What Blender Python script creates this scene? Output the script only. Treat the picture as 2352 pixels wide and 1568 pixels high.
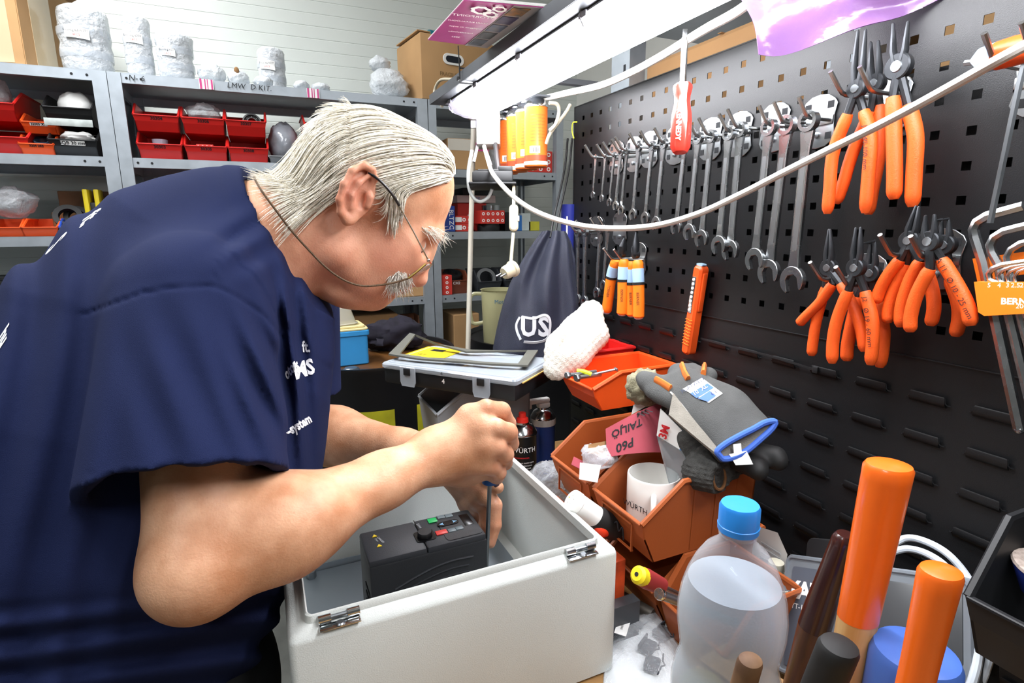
import bpy, bmesh, math, random
import numpy as np
from mathutils import Vector, Matrix, Euler, Quaternion
from mathutils.bvhtree import BVHTree

for o in list(bpy.data.objects):
    bpy.data.objects.remove(o, do_unlink=True)
SC = bpy.context.scene
COL = SC.collection
random.seed(7)
np.random.seed(7)

# ------------------------------------------------------------------ camera
H = 1.475                                  # lens height above the floor
FPX, YAW, PITCH, ROLL = 1276.4, math.radians(24.055), math.radians(-11.767), math.radians(-0.382)
XP = 0.7393                                # plane of the tool panel
_f = Vector((math.sin(YAW)*math.cos(PITCH), math.cos(YAW)*math.cos(PITCH), math.sin(PITCH)))
_r0 = Vector((math.cos(YAW), -math.sin(YAW), 0)); _u0 = _r0.cross(_f)
_r = _r0*math.cos(ROLL) + _u0*math.sin(ROLL); _u = -_r0*math.sin(ROLL) + _u0*math.cos(ROLL)
cam_d = bpy.data.cameras.new('camera'); cam = bpy.data.objects.new('camera', cam_d); COL.objects.link(cam)
cam_d.sensor_width = 36.0; cam_d.lens = 36.0*FPX/2352.0; cam_d.clip_start = 0.02; cam_d.clip_end = 60
cam.matrix_world = Matrix(((_r.x, _u.x, -_f.x, 0), (_r.y, _u.y, -_f.y, 0), (_r.z, _u.z, -_f.z, H), (0, 0, 0, 1)))
SC.camera = cam
EYE = Vector((0, 0, H))

# ------------------------------------------------------------------ world, exposure
w = bpy.data.worlds.new('world'); SC.world = w; w.use_nodes = True
w.node_tree.nodes['Background'].inputs[0].default_value = (0.75, 0.8, 0.85, 1)
w.node_tree.nodes['Background'].inputs[1].default_value = 0.3
SC.view_settings.view_transform = 'Standard'; SC.view_settings.look = 'None'
SC.view_settings.gamma = 1.0; SC.view_settings.use_curve_mapping = False
SC.view_settings.exposure = 0.12
CEIL_W = 32.0                              # watts of each ceiling luminaire
LAMP_E = 33.0                               # emission of the bench lamp tubes

# ------------------------------------------------------------------ pixel -> place helpers (2352x1568 frame)
def ray(x, y): return _r*((x-1176)/FPX) + _u*(-(y-784)/FPX) + _f
def at(x, y, d): return EYE + ray(x, y)*d                       # at camera depth d
def onz(x, y, z): r = ray(x, y); return EYE + r*((z-H)/r.z)     # on the level z
def onx(x, y, X=XP): r = ray(x, y); return EYE + r*(X/r.x)
def ony(x, y, Y): r = ray(x, y); return EYE + r*(Y/r.y)
def pix(p):
    v = Vector(p)-EYE; d = v.dot(_f); return (1176+FPX*v.dot(_r)/d, 784-FPX*v.dot(_u)/d, d)

# ------------------------------------------------------------------ materials
def lin(h):
    h = h.lstrip('#'); v = [int(h[i:i+2], 16)/255 for i in (0, 2, 4)]
    return tuple((c/12.92 if c <= .04045 else ((c+.055)/1.055)**2.4) for c in v)
MATS = {}
def mat(name, col='#808080', rough=.5, metal=0., spec=.5, var=0., vscale=20., col2=None, bump=0., bscale=80., detail=4.,
        trans=0., ior=1.45, alpha=1., emit=0., coat=0., sss=0., sheen=0., stretch=None, rvar=0.):
    if name in MATS: return MATS[name]
    m = bpy.data.materials.new(name); m.use_nodes = True
    nt = m.node_tree; b = nt.nodes['Principled BSDF']; L = nt.links.new
    c = lin(col) if isinstance(col, str) else col
    b.inputs['Base Color'].default_value = (*c, 1)
    b.inputs['Roughness'].default_value = rough; b.inputs['Metallic'].default_value = metal
    b.inputs['Specular IOR Level'].default_value = spec; b.inputs['IOR'].default_value = ior
    b.inputs['Transmission Weight'].default_value = trans; b.inputs['Alpha'].default_value = alpha
    if coat: b.inputs['Coat Weight'].default_value = coat; b.inputs['Coat Roughness'].default_value = .1
    if sss:
        b.inputs['Subsurface Weight'].default_value = sss; b.inputs['Subsurface Radius'].default_value = (.012, .005, .003)
        b.inputs['Subsurface Scale'].default_value = .6
    if sheen: b.inputs['Sheen Weight'].default_value = sheen; b.inputs['Sheen Roughness'].default_value = .5
    if emit: b.inputs['Emission Color'].default_value = (*c, 1); b.inputs['Emission Strength'].default_value = emit
    tc = None
    def coords():
        nonlocal tc
        if tc: return tc
        g = nt.nodes.new('ShaderNodeTexCoord'); o = g.outputs['Object']
        if stretch:
            mp = nt.nodes.new('ShaderNodeMapping'); mp.inputs['Scale'].default_value = stretch
            L(o, mp.inputs[0]); o = mp.outputs[0]
        tc = o; return o
    if var or col2 or rvar:
        n = nt.nodes.new('ShaderNodeTexNoise'); n.inputs['Scale'].default_value = vscale; n.inputs['Detail'].default_value = detail
        L(coords(), n.inputs['Vector'])
        r = nt.nodes.new('ShaderNodeValToRGB'); L(n.outputs['Fac'], r.inputs[0])
        r.color_ramp.elements[0].position = .3; r.color_ramp.elements[1].position = .7
        if col2: a, z = c, (lin(col2) if isinstance(col2, str) else col2)
        else: a, z = tuple(max(0, v*(1-var)) for v in c), tuple(min(1, v*(1+var)) for v in c)
        r.color_ramp.elements[0].color = (*a, 1); r.color_ramp.elements[1].color = (*z, 1)
        L(r.outputs[0], b.inputs['Base Color'])
        if rvar:
            q = nt.nodes.new('ShaderNodeMapRange'); q.inputs[3].default_value = max(0, rough-rvar); q.inputs[4].default_value = min(1, rough+rvar)
            L(n.outputs['Fac'], q.inputs[0]); L(q.outputs[0], b.inputs['Roughness'])
    if bump:
        n2 = nt.nodes.new('ShaderNodeTexNoise'); n2.inputs['Scale'].default_value = bscale; n2.inputs['Detail'].default_value = 5
        L(coords(), n2.inputs['Vector'])
        bp = nt.nodes.new('ShaderNodeBump'); bp.inputs['Strength'].default_value = bump; bp.inputs['Distance'].default_value = .002
        L(n2.outputs['Fac'], bp.inputs['Height']); L(bp.outputs[0], b.inputs['Normal'])
    MATS[name] = m; return m

def film_mat(name, tint='#f2f5f8', body='#e4e8ec', base=.18, edge=.6, rough=.12, bump=.5, bscale=40., bdist=.004, var=.0, vscale=20.):
    """thin clear plastic: see-through with glossy folds"""
    if name in MATS: return MATS[name]
    m = bpy.data.materials.new(name); m.use_nodes = True; nt = m.node_tree; L = nt.links.new; b = nt.nodes['Principled BSDF']
    b.inputs['Base Color'].default_value = (*lin(body), 1); b.inputs['Roughness'].default_value = rough; b.inputs['Specular IOR Level'].default_value = .8
    tr = nt.nodes.new('ShaderNodeBsdfTransparent'); tr.inputs[0].default_value = (*lin(tint), 1)
    lw = nt.nodes.new('ShaderNodeLayerWeight'); lw.inputs['Blend'].default_value = .35
    mr = nt.nodes.new('ShaderNodeMapRange'); mr.inputs[3].default_value = base; mr.inputs[4].default_value = min(1, base+edge); L(lw.outputs['Facing'], mr.inputs[0])
    mx = nt.nodes.new('ShaderNodeMixShader'); L(mr.outputs[0], mx.inputs[0]); L(tr.outputs[0], mx.inputs[1]); L(b.outputs[0], mx.inputs[2])
    tc = nt.nodes.new('ShaderNodeTexCoord'); n = nt.nodes.new('ShaderNodeTexNoise'); n.inputs['Scale'].default_value = bscale; n.inputs['Detail'].default_value = 6; L(tc.outputs['Object'], n.inputs['Vector'])
    bp = nt.nodes.new('ShaderNodeBump'); bp.inputs['Strength'].default_value = bump; bp.inputs['Distance'].default_value = bdist; L(n.outputs['Fac'], bp.inputs['Height']); L(bp.outputs[0], b.inputs['Normal']); L(bp.outputs[0], lw.inputs['Normal'])
    if var:
        ad = nt.nodes.new('ShaderNodeMath'); ad.operation = 'MULTIPLY_ADD'; L(n.outputs['Fac'], ad.inputs[0]); ad.inputs[1].default_value = var; L(mr.outputs[0], ad.inputs[2]); ad.use_clamp = True; L(ad.outputs[0], mx.inputs[0])
    L(mx.outputs[0], nt.nodes['Material Output'].inputs[0]); MATS[name] = m; return m

# ------------------------------------------------------------------ mesh building
def frame_from(z, up=(0, 0, 1)):
    z = Vector(z).normalized(); u = Vector(up)
    if abs(z.dot(u)) > .98: u = Vector((0, 1, 0))
    x = u.cross(z).normalized(); y = z.cross(x)
    return Matrix(((x.x, y.x, z.x), (x.y, y.y, z.y), (x.z, y.z, z.z)))
def TM(loc=(0, 0, 0), rot=(0, 0, 0), s=1.0):
    return Matrix.Translation(Vector(loc)) @ Euler(rot).to_matrix().to_4x4() @ Matrix.Scale(s, 4)
def axes(o, x, y, z):
    o, x, y, z = Vector(o), Vector(x), Vector(y), Vector(z)
    return Matrix(((x.x, y.x, z.x, o.x), (x.y, y.y, z.y, o.y), (x.z, y.z, z.z, o.z), (0, 0, 0, 1)))
def rrect(w, h, r, n=4):
    """rounded rectangle outline centred on 0"""
    out = []
    for cx, cy, a0 in ((w/2-r, h/2-r, 0), (-w/2+r, h/2-r, 90), (-w/2+r, -h/2+r, 180), (w/2-r, -h/2+r, 270)):
        for i in range(n+1):
            a = math.radians(a0+90*i/n); out.append((cx+r*math.cos(a), cy+r*math.sin(a)))
    return out
class MB:
    def __init__(s): s.v = []; s.f = []; s.M = None
    def add(s, vs, fs, M=None):
        k = len(s.v); M = M if M is not None else s.M
        if M is not None: vs = [M @ Vector(p) for p in vs]
        s.v += [tuple(p) for p in vs]; s.f += [tuple(i+k for i in f) for f in fs]; return s
    def box(s, c, d, M=None, bev=0., seg=2):
        x, y, z = d[0]/2, d[1]/2, d[2]/2
        if bev <= 0:
            vs = [(c[0]+a*x, c[1]+b*y, c[2]+e*z) for a in (-1, 1) for b in (-1, 1) for e in (-1, 1)]
            return s.add(vs, [(0, 1, 3, 2), (4, 6, 7, 5), (0, 4, 5, 1), (2, 3, 7, 6), (0, 2, 6, 4), (1, 5, 7, 3)], M)
        bm = bmesh.new(); bmesh.ops.create_cube(bm, size=1)
        for v in bm.verts: v.co = Vector((c[0]+v.co.x*d[0], c[1]+v.co.y*d[1], c[2]+v.co.z*d[2]))
        bmesh.ops.bevel(bm, geom=bm.edges[:], offset=bev, segments=seg, affect='EDGES', profile=.5)
        s.bm(bm, M); return s
    def bm(s, bm, M=None):
        bm.verts.index_update()
        s.add([v.co.copy() for v in bm.verts], [[v.index for v in f.verts] for f in bm.faces], M); bm.free(); return s
    def prism(s, pts, z0, z1, M=None, bev=0.):
        n = len(pts)
        a = sum(pts[i][0]*pts[(i+1) % n][1]-pts[(i+1) % n][0]*pts[i][1] for i in range(n))
        if a < 0: pts = pts[::-1]
        if bev:
            # inset outline along normals for the chamfer
            ins = []
            for i in range(n):
                p0, p1, p2 = Vector(pts[i-1]), Vector(pts[i]), Vector(pts[(i+1) % n])
                d1 = (p1-p0).normalized(); d2 = (p2-p1).normalized()
                nn = Vector((-(d1.y+d2.y), d1.x+d2.x))
                if nn.length < 1e-6: nn = Vector((-d1.y, d1.x))
                nn.normalize(); ins.append(p1+nn*bev)
            rings = [[(p.x, p.y, z0) for p in ins], [(p[0], p[1], z0+bev) for p in pts], [(p[0], p[1], z1-bev) for p in pts], [(p.x, p.y, z1) for p in ins]]
        else: rings = [[(p[0], p[1], z0) for p in pts], [(p[0], p[1], z1) for p in pts]]
        vs = [p for r in rings for p in r]; fs = []
        for k in range(len(rings)-1):
            for i in range(n):
                j = (i+1) % n; fs.append((k*n+i, k*n+j, (k+1)*n+j, (k+1)*n+i))
        fs.append(tuple(range(n-1, -1, -1))); fs.append(tuple((len(rings)-1)*n+i for i in range(n)))
        return s.add(vs, fs, M)
    def tube(s, path, r, n=8, closed=False, caps=True, M=None, flat=None, up=None):
        P = [Vector(p) for p in path]; m = len(P)
        R = r if isinstance(r, (list, tuple)) else [r]*m
        vs = []; prev = None
        for i in range(m):
            if closed: t = P[(i+1) % m]-P[i-1]
            else: t = P[min(i+1, m-1)]-P[max(i-1, 0)]
            if t.length < 1e-9: t = Vector((0, 0, 1))
            t.normalize()
            if prev is None:
                a = Vector(up) if up else (Vector((0, 0, 1)) if abs(t.z) < .9 else Vector((1, 0, 0)))
                x = (a-t*a.dot(t)).normalized()
            else:
                x = prev-t*prev.dot(t)
                x = x.normalized() if x.length > 1e-6 else Vector((1, 0, 0))
            prev = x; y = t.cross(x)
            for k in range(n):
                an = 2*math.pi*(k+.5)/n; fy = flat if flat else 1.
                vs.append(P[i]+x*(R[i]*math.cos(an))+y*(R[i]*fy*math.sin(an)))
        fs = []
        for i in range(m if closed else m-1):
            i2 = (i+1) % m
            for k in range(n): fs.append((i*n+k, i*n+(k+1) % n, i2*n+(k+1) % n, i2*n+k))
        if caps and not closed:
            fs.append(tuple(range(n-1, -1, -1))); fs.append(tuple((m-1)*n+k for k in range(n)))
        return s.add(vs, fs, M)
    def lathe(s, prof, n=24, M=None, cap=True, wob=None):
        vs = []; fs = []
        for i, (r, z) in enumerate(prof):
            for k in range(n):
                a = 2*math.pi*k/n; q = r if wob is None else r*wob(a, z)
                vs.append((q*math.cos(a), q*math.sin(a), z))
        for i in range(len(prof)-1):
            for k in range(n):
                k2 = (k+1) % n; fs.append((i*n+k, i*n+k2, (i+1)*n+k2, (i+1)*n+k))
        if cap:
            fs.append(tuple(range(n-1, -1, -1))); fs.append(tuple((len(prof)-1)*n+k for k in range(n)))
        return s.add(vs, fs, M)
    def grid(s, fn, nu, nv, thick=0., M=None):
        """fn(u,v) -> point, u,v in 0..1; thick > 0 gives it a second skin"""
        P = [[Vector(fn(i/nu, j/nv)) for j in range(nv+1)] for i in range(nu+1)]
        vs = [p for row in P for p in row]; st = nv+1
        fs = [(i*st+j, (i+1)*st+j, (i+1)*st+j+1, i*st+j+1) for i in range(nu) for j in range(nv)]
        if thick:
            N = []
            for i in range(nu+1):
                for j in range(nv+1):
                    du = P[min(i+1, nu)][j]-P[max(i-1, 0)][j]; dv = P[i][min(j+1, nv)]-P[i][max(j-1, 0)]
                    q = du.cross(dv); N.append(q.normalized() if q.length > 1e-12 else Vector((0, 0, 1)))
            k = len(vs); vs = vs+[p-nn*thick for p, nn in zip(vs, N)]
            fs += [tuple(i+k for i in f[::-1]) for f in fs]
            edge = [i*st for i in range(nu+1)]+[nu*st+j for j in range(1, nv+1)]+[i*st+nv for i in range(nu-1, -1, -1)]+[j for j in range(nv-1, 0, -1)]
            for a, b in zip(edge, edge[1:]+edge[:1]): fs.append((b, a, a+k, b+k))
        return s.add(vs, fs, M)
    def ball(s, c, r, nu=16, nv=10, M=None):
        if not isinstance(r, (tuple, list)): r = (r, r, r)
        vs = [(c[0], c[1], c[2]-r[2])]; fs = []
        for j in range(1, nv):
            t = -math.pi/2+math.pi*j/nv
            for k in range(nu):
                a = 2*math.pi*k/nu; vs.append((c[0]+r[0]*math.cos(t)*math.cos(a), c[1]+r[1]*math.cos(t)*math.sin(a), c[2]+r[2]*math.sin(t)))
        vs.append((c[0], c[1], c[2]+r[2])); e = len(vs)-1
        for k in range(nu):
            fs.append((0, 1+(k+1) % nu, 1+k)); fs.append((e, e-nu+k, e-nu+(k+1) % nu))
        for j in range(nv-2):
            for k in range(nu): fs.append((1+j*nu+k, 1+j*nu+(k+1) % nu, 1+(j+1)*nu+(k+1) % nu, 1+(j+1)*nu+k))
        return s.add(vs, fs, M)
    def mesh(s, name, ang=35):
        me = bpy.data.meshes.new(name); me.from_pydata(s.v, [], s.f); me.update()
        me.polygons.foreach_set('use_smooth', [True]*len(me.polygons)); me.set_sharp_from_angle(angle=math.radians(ang))
        return me
    def build(s, name, m, parent=None, ang=35, fixn=True):
        me = s.mesh(name, ang)
        if fixn:
            bm = bmesh.new(); bm.from_mesh(me); bmesh.ops.recalc_face_normals(bm, faces=bm.faces[:]); bm.to_mesh(me); bm.free()
            me.set_sharp_from_angle(angle=math.radians(ang))
        return link(name, me, m, parent)
def link(name, me, m, parent=None, M=None):
    o = bpy.data.objects.new(name, me); COL.objects.link(o)
    if m is not None and (not me.materials): me.materials.append(m)
    if M is not None: o.matrix_basis = M
    if parent is not None: o.parent = parent
    return o
def tag(o, label, cat, group=None, kind=None):
    o['label'] = label; o['category'] = cat
    if group: o['group'] = group
    if kind: o['kind'] = kind
    return o
def thing(name, label, cat, M=None, group=None):
    o = bpy.data.objects.new(name, None); COL.objects.link(o); o.empty_display_size = .02
    if M is not None: o.matrix_basis = M
    return tag(o, label, cat, group)
def struct(name, mb, m, parent=None):
    o = mb.build(name, m, parent)
    if parent is None: o['kind'] = 'structure'
    return o
def text_mesh(t, size, align='CENTER', bold=0., shear=0., space=1.):
    c = bpy.data.curves.new('lettering', 'FONT'); c.body = t; c.size = size; c.align_x = align; c.align_y = 'CENTER'
    c.offset = bold; c.shear = shear; c.space_character = space; c.resolution_u = 2; c.fill_mode = 'FRONT'
    o = bpy.data.objects.new('lettering', c); COL.objects.link(o)
    dg = bpy.context.evaluated_depsgraph_get()
    me = bpy.data.meshes.new_from_object(o.evaluated_get(dg))
    bpy.data.objects.remove(o); bpy.data.curves.remove(c)
    return me
def text(t, size, M, m, parent, name='lettering', **k):
    me = text_mesh(t, size, **k); me.name = name
    return link(name, me, m, parent, M)
def text_on(t, size, M, m, parent, bvh, d, off=.0012, name='lettering', **k):
    """lettering projected along direction d on to the surface of a bvh"""
    me = text_mesh(t, size, **k); d = Vector(d).normalized()
    bm = bmesh.new(); bm.from_mesh(me)
    for _ in range(2):
        es = [e for e in bm.edges if e.calc_length() > size*.12]
        if es: bmesh.ops.subdivide_edges(bm, edges=es, cuts=1)
    bmesh.ops.triangulate(bm, faces=bm.faces[:])
    for v in bm.verts:
        p = M @ v.co; h = bvh.ray_cast(p, d)
        v.co = (h[0]-d*off) if h[0] else p
    bm.to_mesh(me); bm.free()
    return link(name, me, m, parent)
def copy_tree(o, parent=None):
    c = o.copy(); COL.objects.link(c)
    if parent is not None: c.parent = parent
    for ch in [x for x in o.children]: copy_tree(ch, c)
    return c
def smooth_path(pts, n=8):
    """Catmull-Rom through points"""
    P = [Vector(p) for p in pts]; P = [P[0]*2-P[1]]+P+[P[-1]*2-P[-2]]; out = []
    for i in range(1, len(P)-2):
        for k in range(n):
            t = k/n; a, b, c, d = P[i-1], P[i], P[i+1], P[i+2]
            out.append(.5*((2*b)+(c-a)*t+(2*a-5*b+4*c-d)*t*t+(3*b-a-3*c+d)*t**3))
    out.append(P[-2]); return out
# ================================================================== distance-field modelling (bodies, cloth)
def nv(v): return np.array(v, dtype=np.float64)
class Prim:
    def __init__(s, fn, k, op, tagv=0): s.fn, s.k, s.op, s.tag = fn, k, op, tagv
class Field:
    """ordered list of primitives blended into one solid; xf maps world points to the local frame of the next prims"""
    def __init__(s): s.p = []; s.xf = None; s.disp = None
    def _add(s, fn, k, op):
        xf = s.xf; s.p.append(Prim((lambda P: fn(xf(P))) if xf else fn, k, op))
    def rc(s, a, b, ra, rb, k=.01, op='u', sq=None):
        a, b = nv(a), nv(b); ab = b-a; L2 = max(ab@ab, 1e-12)
        ax = None if sq is None else (nv(sq[0])/np.linalg.norm(nv(sq[0])), sq[1])
        def fn(P):
            q = P-a
            t = np.clip(q@ab/L2, 0, 1); r = q-t[:, None]*ab
            if ax is not None: r = r+((ax[1]-1)*(r@ax[0]))[:, None]*ax[0]
            return np.sqrt((r*r).sum(1))-(ra+(rb-ra)*t)
        s._add(fn, k, op)
    def chain(s, pts, rs, k=.008, op='u', k0=None):
        for i in range(len(pts)-1): s.rc(pts[i], pts[i+1], rs[i], rs[i+1], (k0 if (k0 is not None and i == 0) else k), op)
    def ell(s, c, r, R=None, k=.01, op='u'):
        c = nv(c); r = nv(r); R = np.eye(3) if R is None else np.array([nv(x)/np.linalg.norm(nv(x)) for x in R])
        def fn(P):
            q = (P-c)@R.T
            k0 = np.sqrt(((q/r)**2).sum(1)); k1 = np.sqrt(((q/(r*r))**2).sum(1))+1e-9
            return k0*(k0-1)/k1
        s._add(fn, k, op)
    def plane(s, c, n, k=.003, lim=None):
        """cut away everything on the +n side (inside sphere lim=(centre, radius) only)"""
        c, n = nv(c), nv(n)/np.linalg.norm(nv(n))
        def fn(P):
            d = -((P-c)@n)                                     # negative on the side to remove
            if lim is not None: d = np.maximum(d, np.sqrt(((P-nv(lim[0]))**2).sum(1))-lim[1])
            return d
        s._add(fn, k, 's')
    def custom(s, fn, k=.01, op='u'): s._add(fn, k, op)
    def eval(s, P, sel=None):
        d = np.full(len(P), 1e3)
        for i, p in enumerate(s.p):
            if sel is not None and not sel[i]: continue
            e = p.fn(P)
            if p.op == 'u':
                h = np.maximum(p.k-np.abs(d-e), 0)/p.k; d = np.minimum(d, e)-h*h*p.k*.25
            else:
                e = -e; h = np.maximum(p.k-np.abs(d-e), 0)/p.k; d = np.maximum(d, e)+h*h*p.k*.25
        if s.disp is not None: d = d+s.disp(P)
        return d
    def mesh(s, lo, hi, h, B=12):
        lo, hi = nv(lo), nv(hi); nb = np.ceil((hi-lo)/(h*B)).astype(int); n = nb*B+1
        D = np.full(n, 1e3, dtype=np.float32)
        bi = np.stack(np.meshgrid(*[np.arange(k) for k in nb], indexing='ij'), -1).reshape(-1, 3)
        cen = lo+(bi*B+B/2)*h; Rb = h*B*.5*math.sqrt(3)*1.03
        dc = np.stack([p.fn(cen) for p in s.p], 0)
        full = s.eval(cen)
        ks = np.array([p.k for p in s.p])
        near = dc < (Rb*1.6+ks[:, None]+.004)
        act = np.abs(full) < Rb*2.2+.012
        g = np.stack(np.meshgrid(*[np.arange(B+1)]*3, indexing='ij'), -1).reshape(-1, 3)
        for q in range(len(bi)):
            i, j, k = bi[q]*B
            if act[q]:
                v = s.eval(lo+(bi[q]*B+g)*h, near[:, q]).reshape(B+1, B+1, B+1)
                D[i:i+B+1, j:j+B+1, k:k+B+1] = v
            else:
                sub = D[i:i+B+1, j:j+B+1, k:k+B+1]; sub[sub == 1e3] = np.sign(full[q])*.5
        return surfnet(D, lo, h)
def surfnet(D, lo, h):
    S = D < 0
    n = np.array(D.shape)-1
    cnt = np.zeros(n, np.int8)
    offs = [(a, b, c) for a in (0, 1) for b in (0, 1) for c in (0, 1)]
    for a, b, c in offs: cnt += S[a:a+n[0], b:b+n[1], c:c+n[2]]
    cells = np.argwhere((cnt > 0) & (cnt < 8))
    idx = np.full(n, -1, np.int32); idx[tuple(cells.T)] = np.arange(len(cells))
    acc = np.zeros((len(cells), 3)); num = np.zeros(len(cells))
    val = {o: D[cells[:, 0]+o[0], cells[:, 1]+o[1], cells[:, 2]+o[2]].astype(np.float64) for o in offs}
    for o in offs:
        for ax in range(3):
            if o[ax]: continue
            o2 = list(o); o2[ax] = 1; o2 = tuple(o2)
            a, b = val[o], val[o2]; m = (a < 0) != (b < 0)
            t = np.where(m, a/np.where(m, a-b, 1), 0)
            pt = np.tile(nv(o), (len(cells), 1)); pt[:, ax] += t
            acc[m] += pt[m]; num[m] += 1
    V = lo+(cells+acc/num[:, None])*h
    F = []
    for ax in range(3):
        b, c = (ax+1) % 3, (ax+2) % 3
        sl0 = [slice(1, -1)]*3; sl1 = [slice(1, -1)]*3
        sl0[ax] = slice(0, -1); sl1[ax] = slice(1, None)
        e = S[tuple(sl0)] != S[tuple(sl1)]
        pos = np.argwhere(e); pos[:, b] += 1; pos[:, c] += 1
        def cell(db, dc):
            q = pos.copy(); q[:, b] -= db; q[:, c] -= dc; return idx[tuple(q.T)]
        f = np.stack([cell(1, 1), cell(0, 1), cell(0, 0), cell(1, 0)], 1)
        ins = S[tuple(pos.T)]; f[~ins] = f[~ins][:, ::-1]
        F.append(f[(f >= 0).all(1)])
    return V, np.concatenate(F)
def np_mesh(name, parts):
    """one mesh from several (V, F) parts"""
    V = np.concatenate([p[0] for p in parts]); off = np.cumsum([0]+[len(p[0]) for p in parts[:-1]])
    F = np.concatenate([p[1]+o for p, o in zip(parts, off)])
    me = bpy.data.meshes.new(name); me.vertices.add(len(V)); me.vertices.foreach_set('co', V.astype(np.float32).ravel())
    me.loops.add(F.size); me.loops.foreach_set('vertex_index', F.astype(np.int32).ravel())
    me.polygons.add(len(F)); me.polygons.foreach_set('loop_start', np.arange(0, F.size, 4, dtype=np.int32)); me.polygons.foreach_set('loop_total', np.full(len(F), 4, np.int32))
    me.polygons.foreach_set('use_smooth', np.ones(len(F), bool)); me.update(calc_edges=True); me.validate()
    return me
def w3(v): return np.array(tuple(v))
def lerp(a, b, t): return a+(b-a)*t
def boxof(pts, m):
    a = np.array([tuple(p) for p in pts]); return a.min(0)-m, a.max(0)+m
def sin_noise(P, s, seed):
    r = np.random.RandomState(seed); v = np.zeros(len(P))
    for _ in range(4):
        k = r.normal(size=3); k /= np.linalg.norm(k); v += np.sin(P@k*s*(.6+r.rand())+r.rand()*6.28)
    return v/4
# ================================================================== ROOM
RX0, RX1, RY0, RY1, RZ1 = -2.6, 1.75, -2.6, 2.98, 3.15
m_wall = mat('wall_panel_paint', '#ced3cd', .55, var=.03, vscale=3)
m_white = mat('white_plaster', '#d8d8d2', .8, var=.03, vscale=4)
m_conc = mat('concrete_floor', '#565752', .7, var=.2, vscale=9, bump=.3)
def ribbed_wall(fix, a0, a1, axis, sgn):
    mb = MB(); prof = []; z = 0.
    while z < RZ1:
        for dz, d in ((0, 0), (.049, 0), (.0505, .0016), (.053, .0016)): prof.append((min(z+dz, RZ1), d))
        z += .0545
    vs = []
    for zz, d in prof:
        for a in (a0, a1): vs.append((a, fix+sgn*d, zz) if axis == 'x' else (fix+sgn*d, a, zz))
    mb.add(vs, [(2*i, 2*i+1, 2*i+3, 2*i+2) for i in range(len(prof)-1)]); return mb
struct('wall_back', ribbed_wall(RY1, RX0, RX1, 'x', 1), m_wall)
m_dim = mat('grey_block_wall', '#6d6e6a', .8, var=.08, vscale=3)
struct('wall_left', MB().box((RX0-.05, (RY0+RY1)/2, RZ1/2), (.1, RY1-RY0+.2, RZ1)), m_dim)
struct('wall_right', MB().box((RX1+.05, (RY0+RY1)/2, RZ1/2), (.1, RY1-RY0+.2, RZ1)), m_white)
struct('wall_front', MB().box(((RX0+RX1)/2, RY0-.05, RZ1/2), (RX1-RX0, .1, RZ1)), m_dim)
struct('floor', MB().box(((RX0+RX1)/2, (RY0+RY1)/2, -.05), (RX1-RX0+.2, RY1-RY0+.2, .1)), m_conc)
struct('ceiling', MB().box(((RX0+RX1)/2, (RY0+RY1)/2, RZ1+.05), (RX1-RX0+.2, RY1-RY0+.2, .1)), m_white)
# ceiling luminaires of the workshop
m_lampbody = mat('lamp_body_grey', '#9a9da2', .5)
m_glow = mat('ceiling_tube_glow', '#f4f6ff', .4, emit=4.)
for i, (x, y, nm, wf) in enumerate(((-.55, .75, 'above the man', .8), (-1.3, -1.1, 'behind the camera', .75), (-.7, 1.85, 'in front of the steel shelves', 1.55), (.95, -.75, 'above the bench end', .75))):
    t = thing('ceiling_light', 'long white ceiling luminaire of the workshop, ' + nm, 'light', TM((x, y, RZ1-.09)), 'ceiling luminaires')
    MB().box((0, 0, .055), (.34, 1.3, .07), bev=.01).build('housing', m_lampbody, t)
    MB().box((0, 0, .012), (.30, 1.24, .02), bev=.006).build('diffuser', m_glow, t)
    ld = bpy.data.lights.new('ceiling_light_glow', 'AREA'); ld.shape = 'RECTANGLE'; ld.size = .3; ld.size_y = 1.24; ld.energy = CEIL_W*wf; ld.color = (.97, .985, 1)
    lo = bpy.data.objects.new('light_source', ld); COL.objects.link(lo); lo.parent = t; lo.location = (0, 0, -.004)

# ================================================================== WORKBENCH
BZ = .88
m_ply = mat('bench_plywood', '#8f6a40', .6, col2='#a8824f', vscale=6, stretch=(1, 8, 1), bump=.15, bscale=60)
m_blk = mat('black_powder_coat', '#121315', .42, var=.25, vscale=3, bump=.12, bscale=900)
m_steel = mat('dull_steel', '#8f9498', .4, metal=1., rvar=.12, vscale=12)
t = thing('workbench', 'wooden topped workbench against the black tool panel', 'workbench', TM((.366, .33, 0)))
MB().box((0, 0, BZ-.02), (.744, 1.94, .04), bev=.003).build('worktop', m_ply, t)
MB().box((0, 0, BZ-.075), (.66, 1.86, .07)).build('apron', m_blk, t)
for sx in (-1, 1):
    for sy in (-1, 1): MB().box((sx*.31, sy*.9, (BZ-.04)/2), (.05, .05, BZ-.04)).build('leg', m_blk, t)

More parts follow.
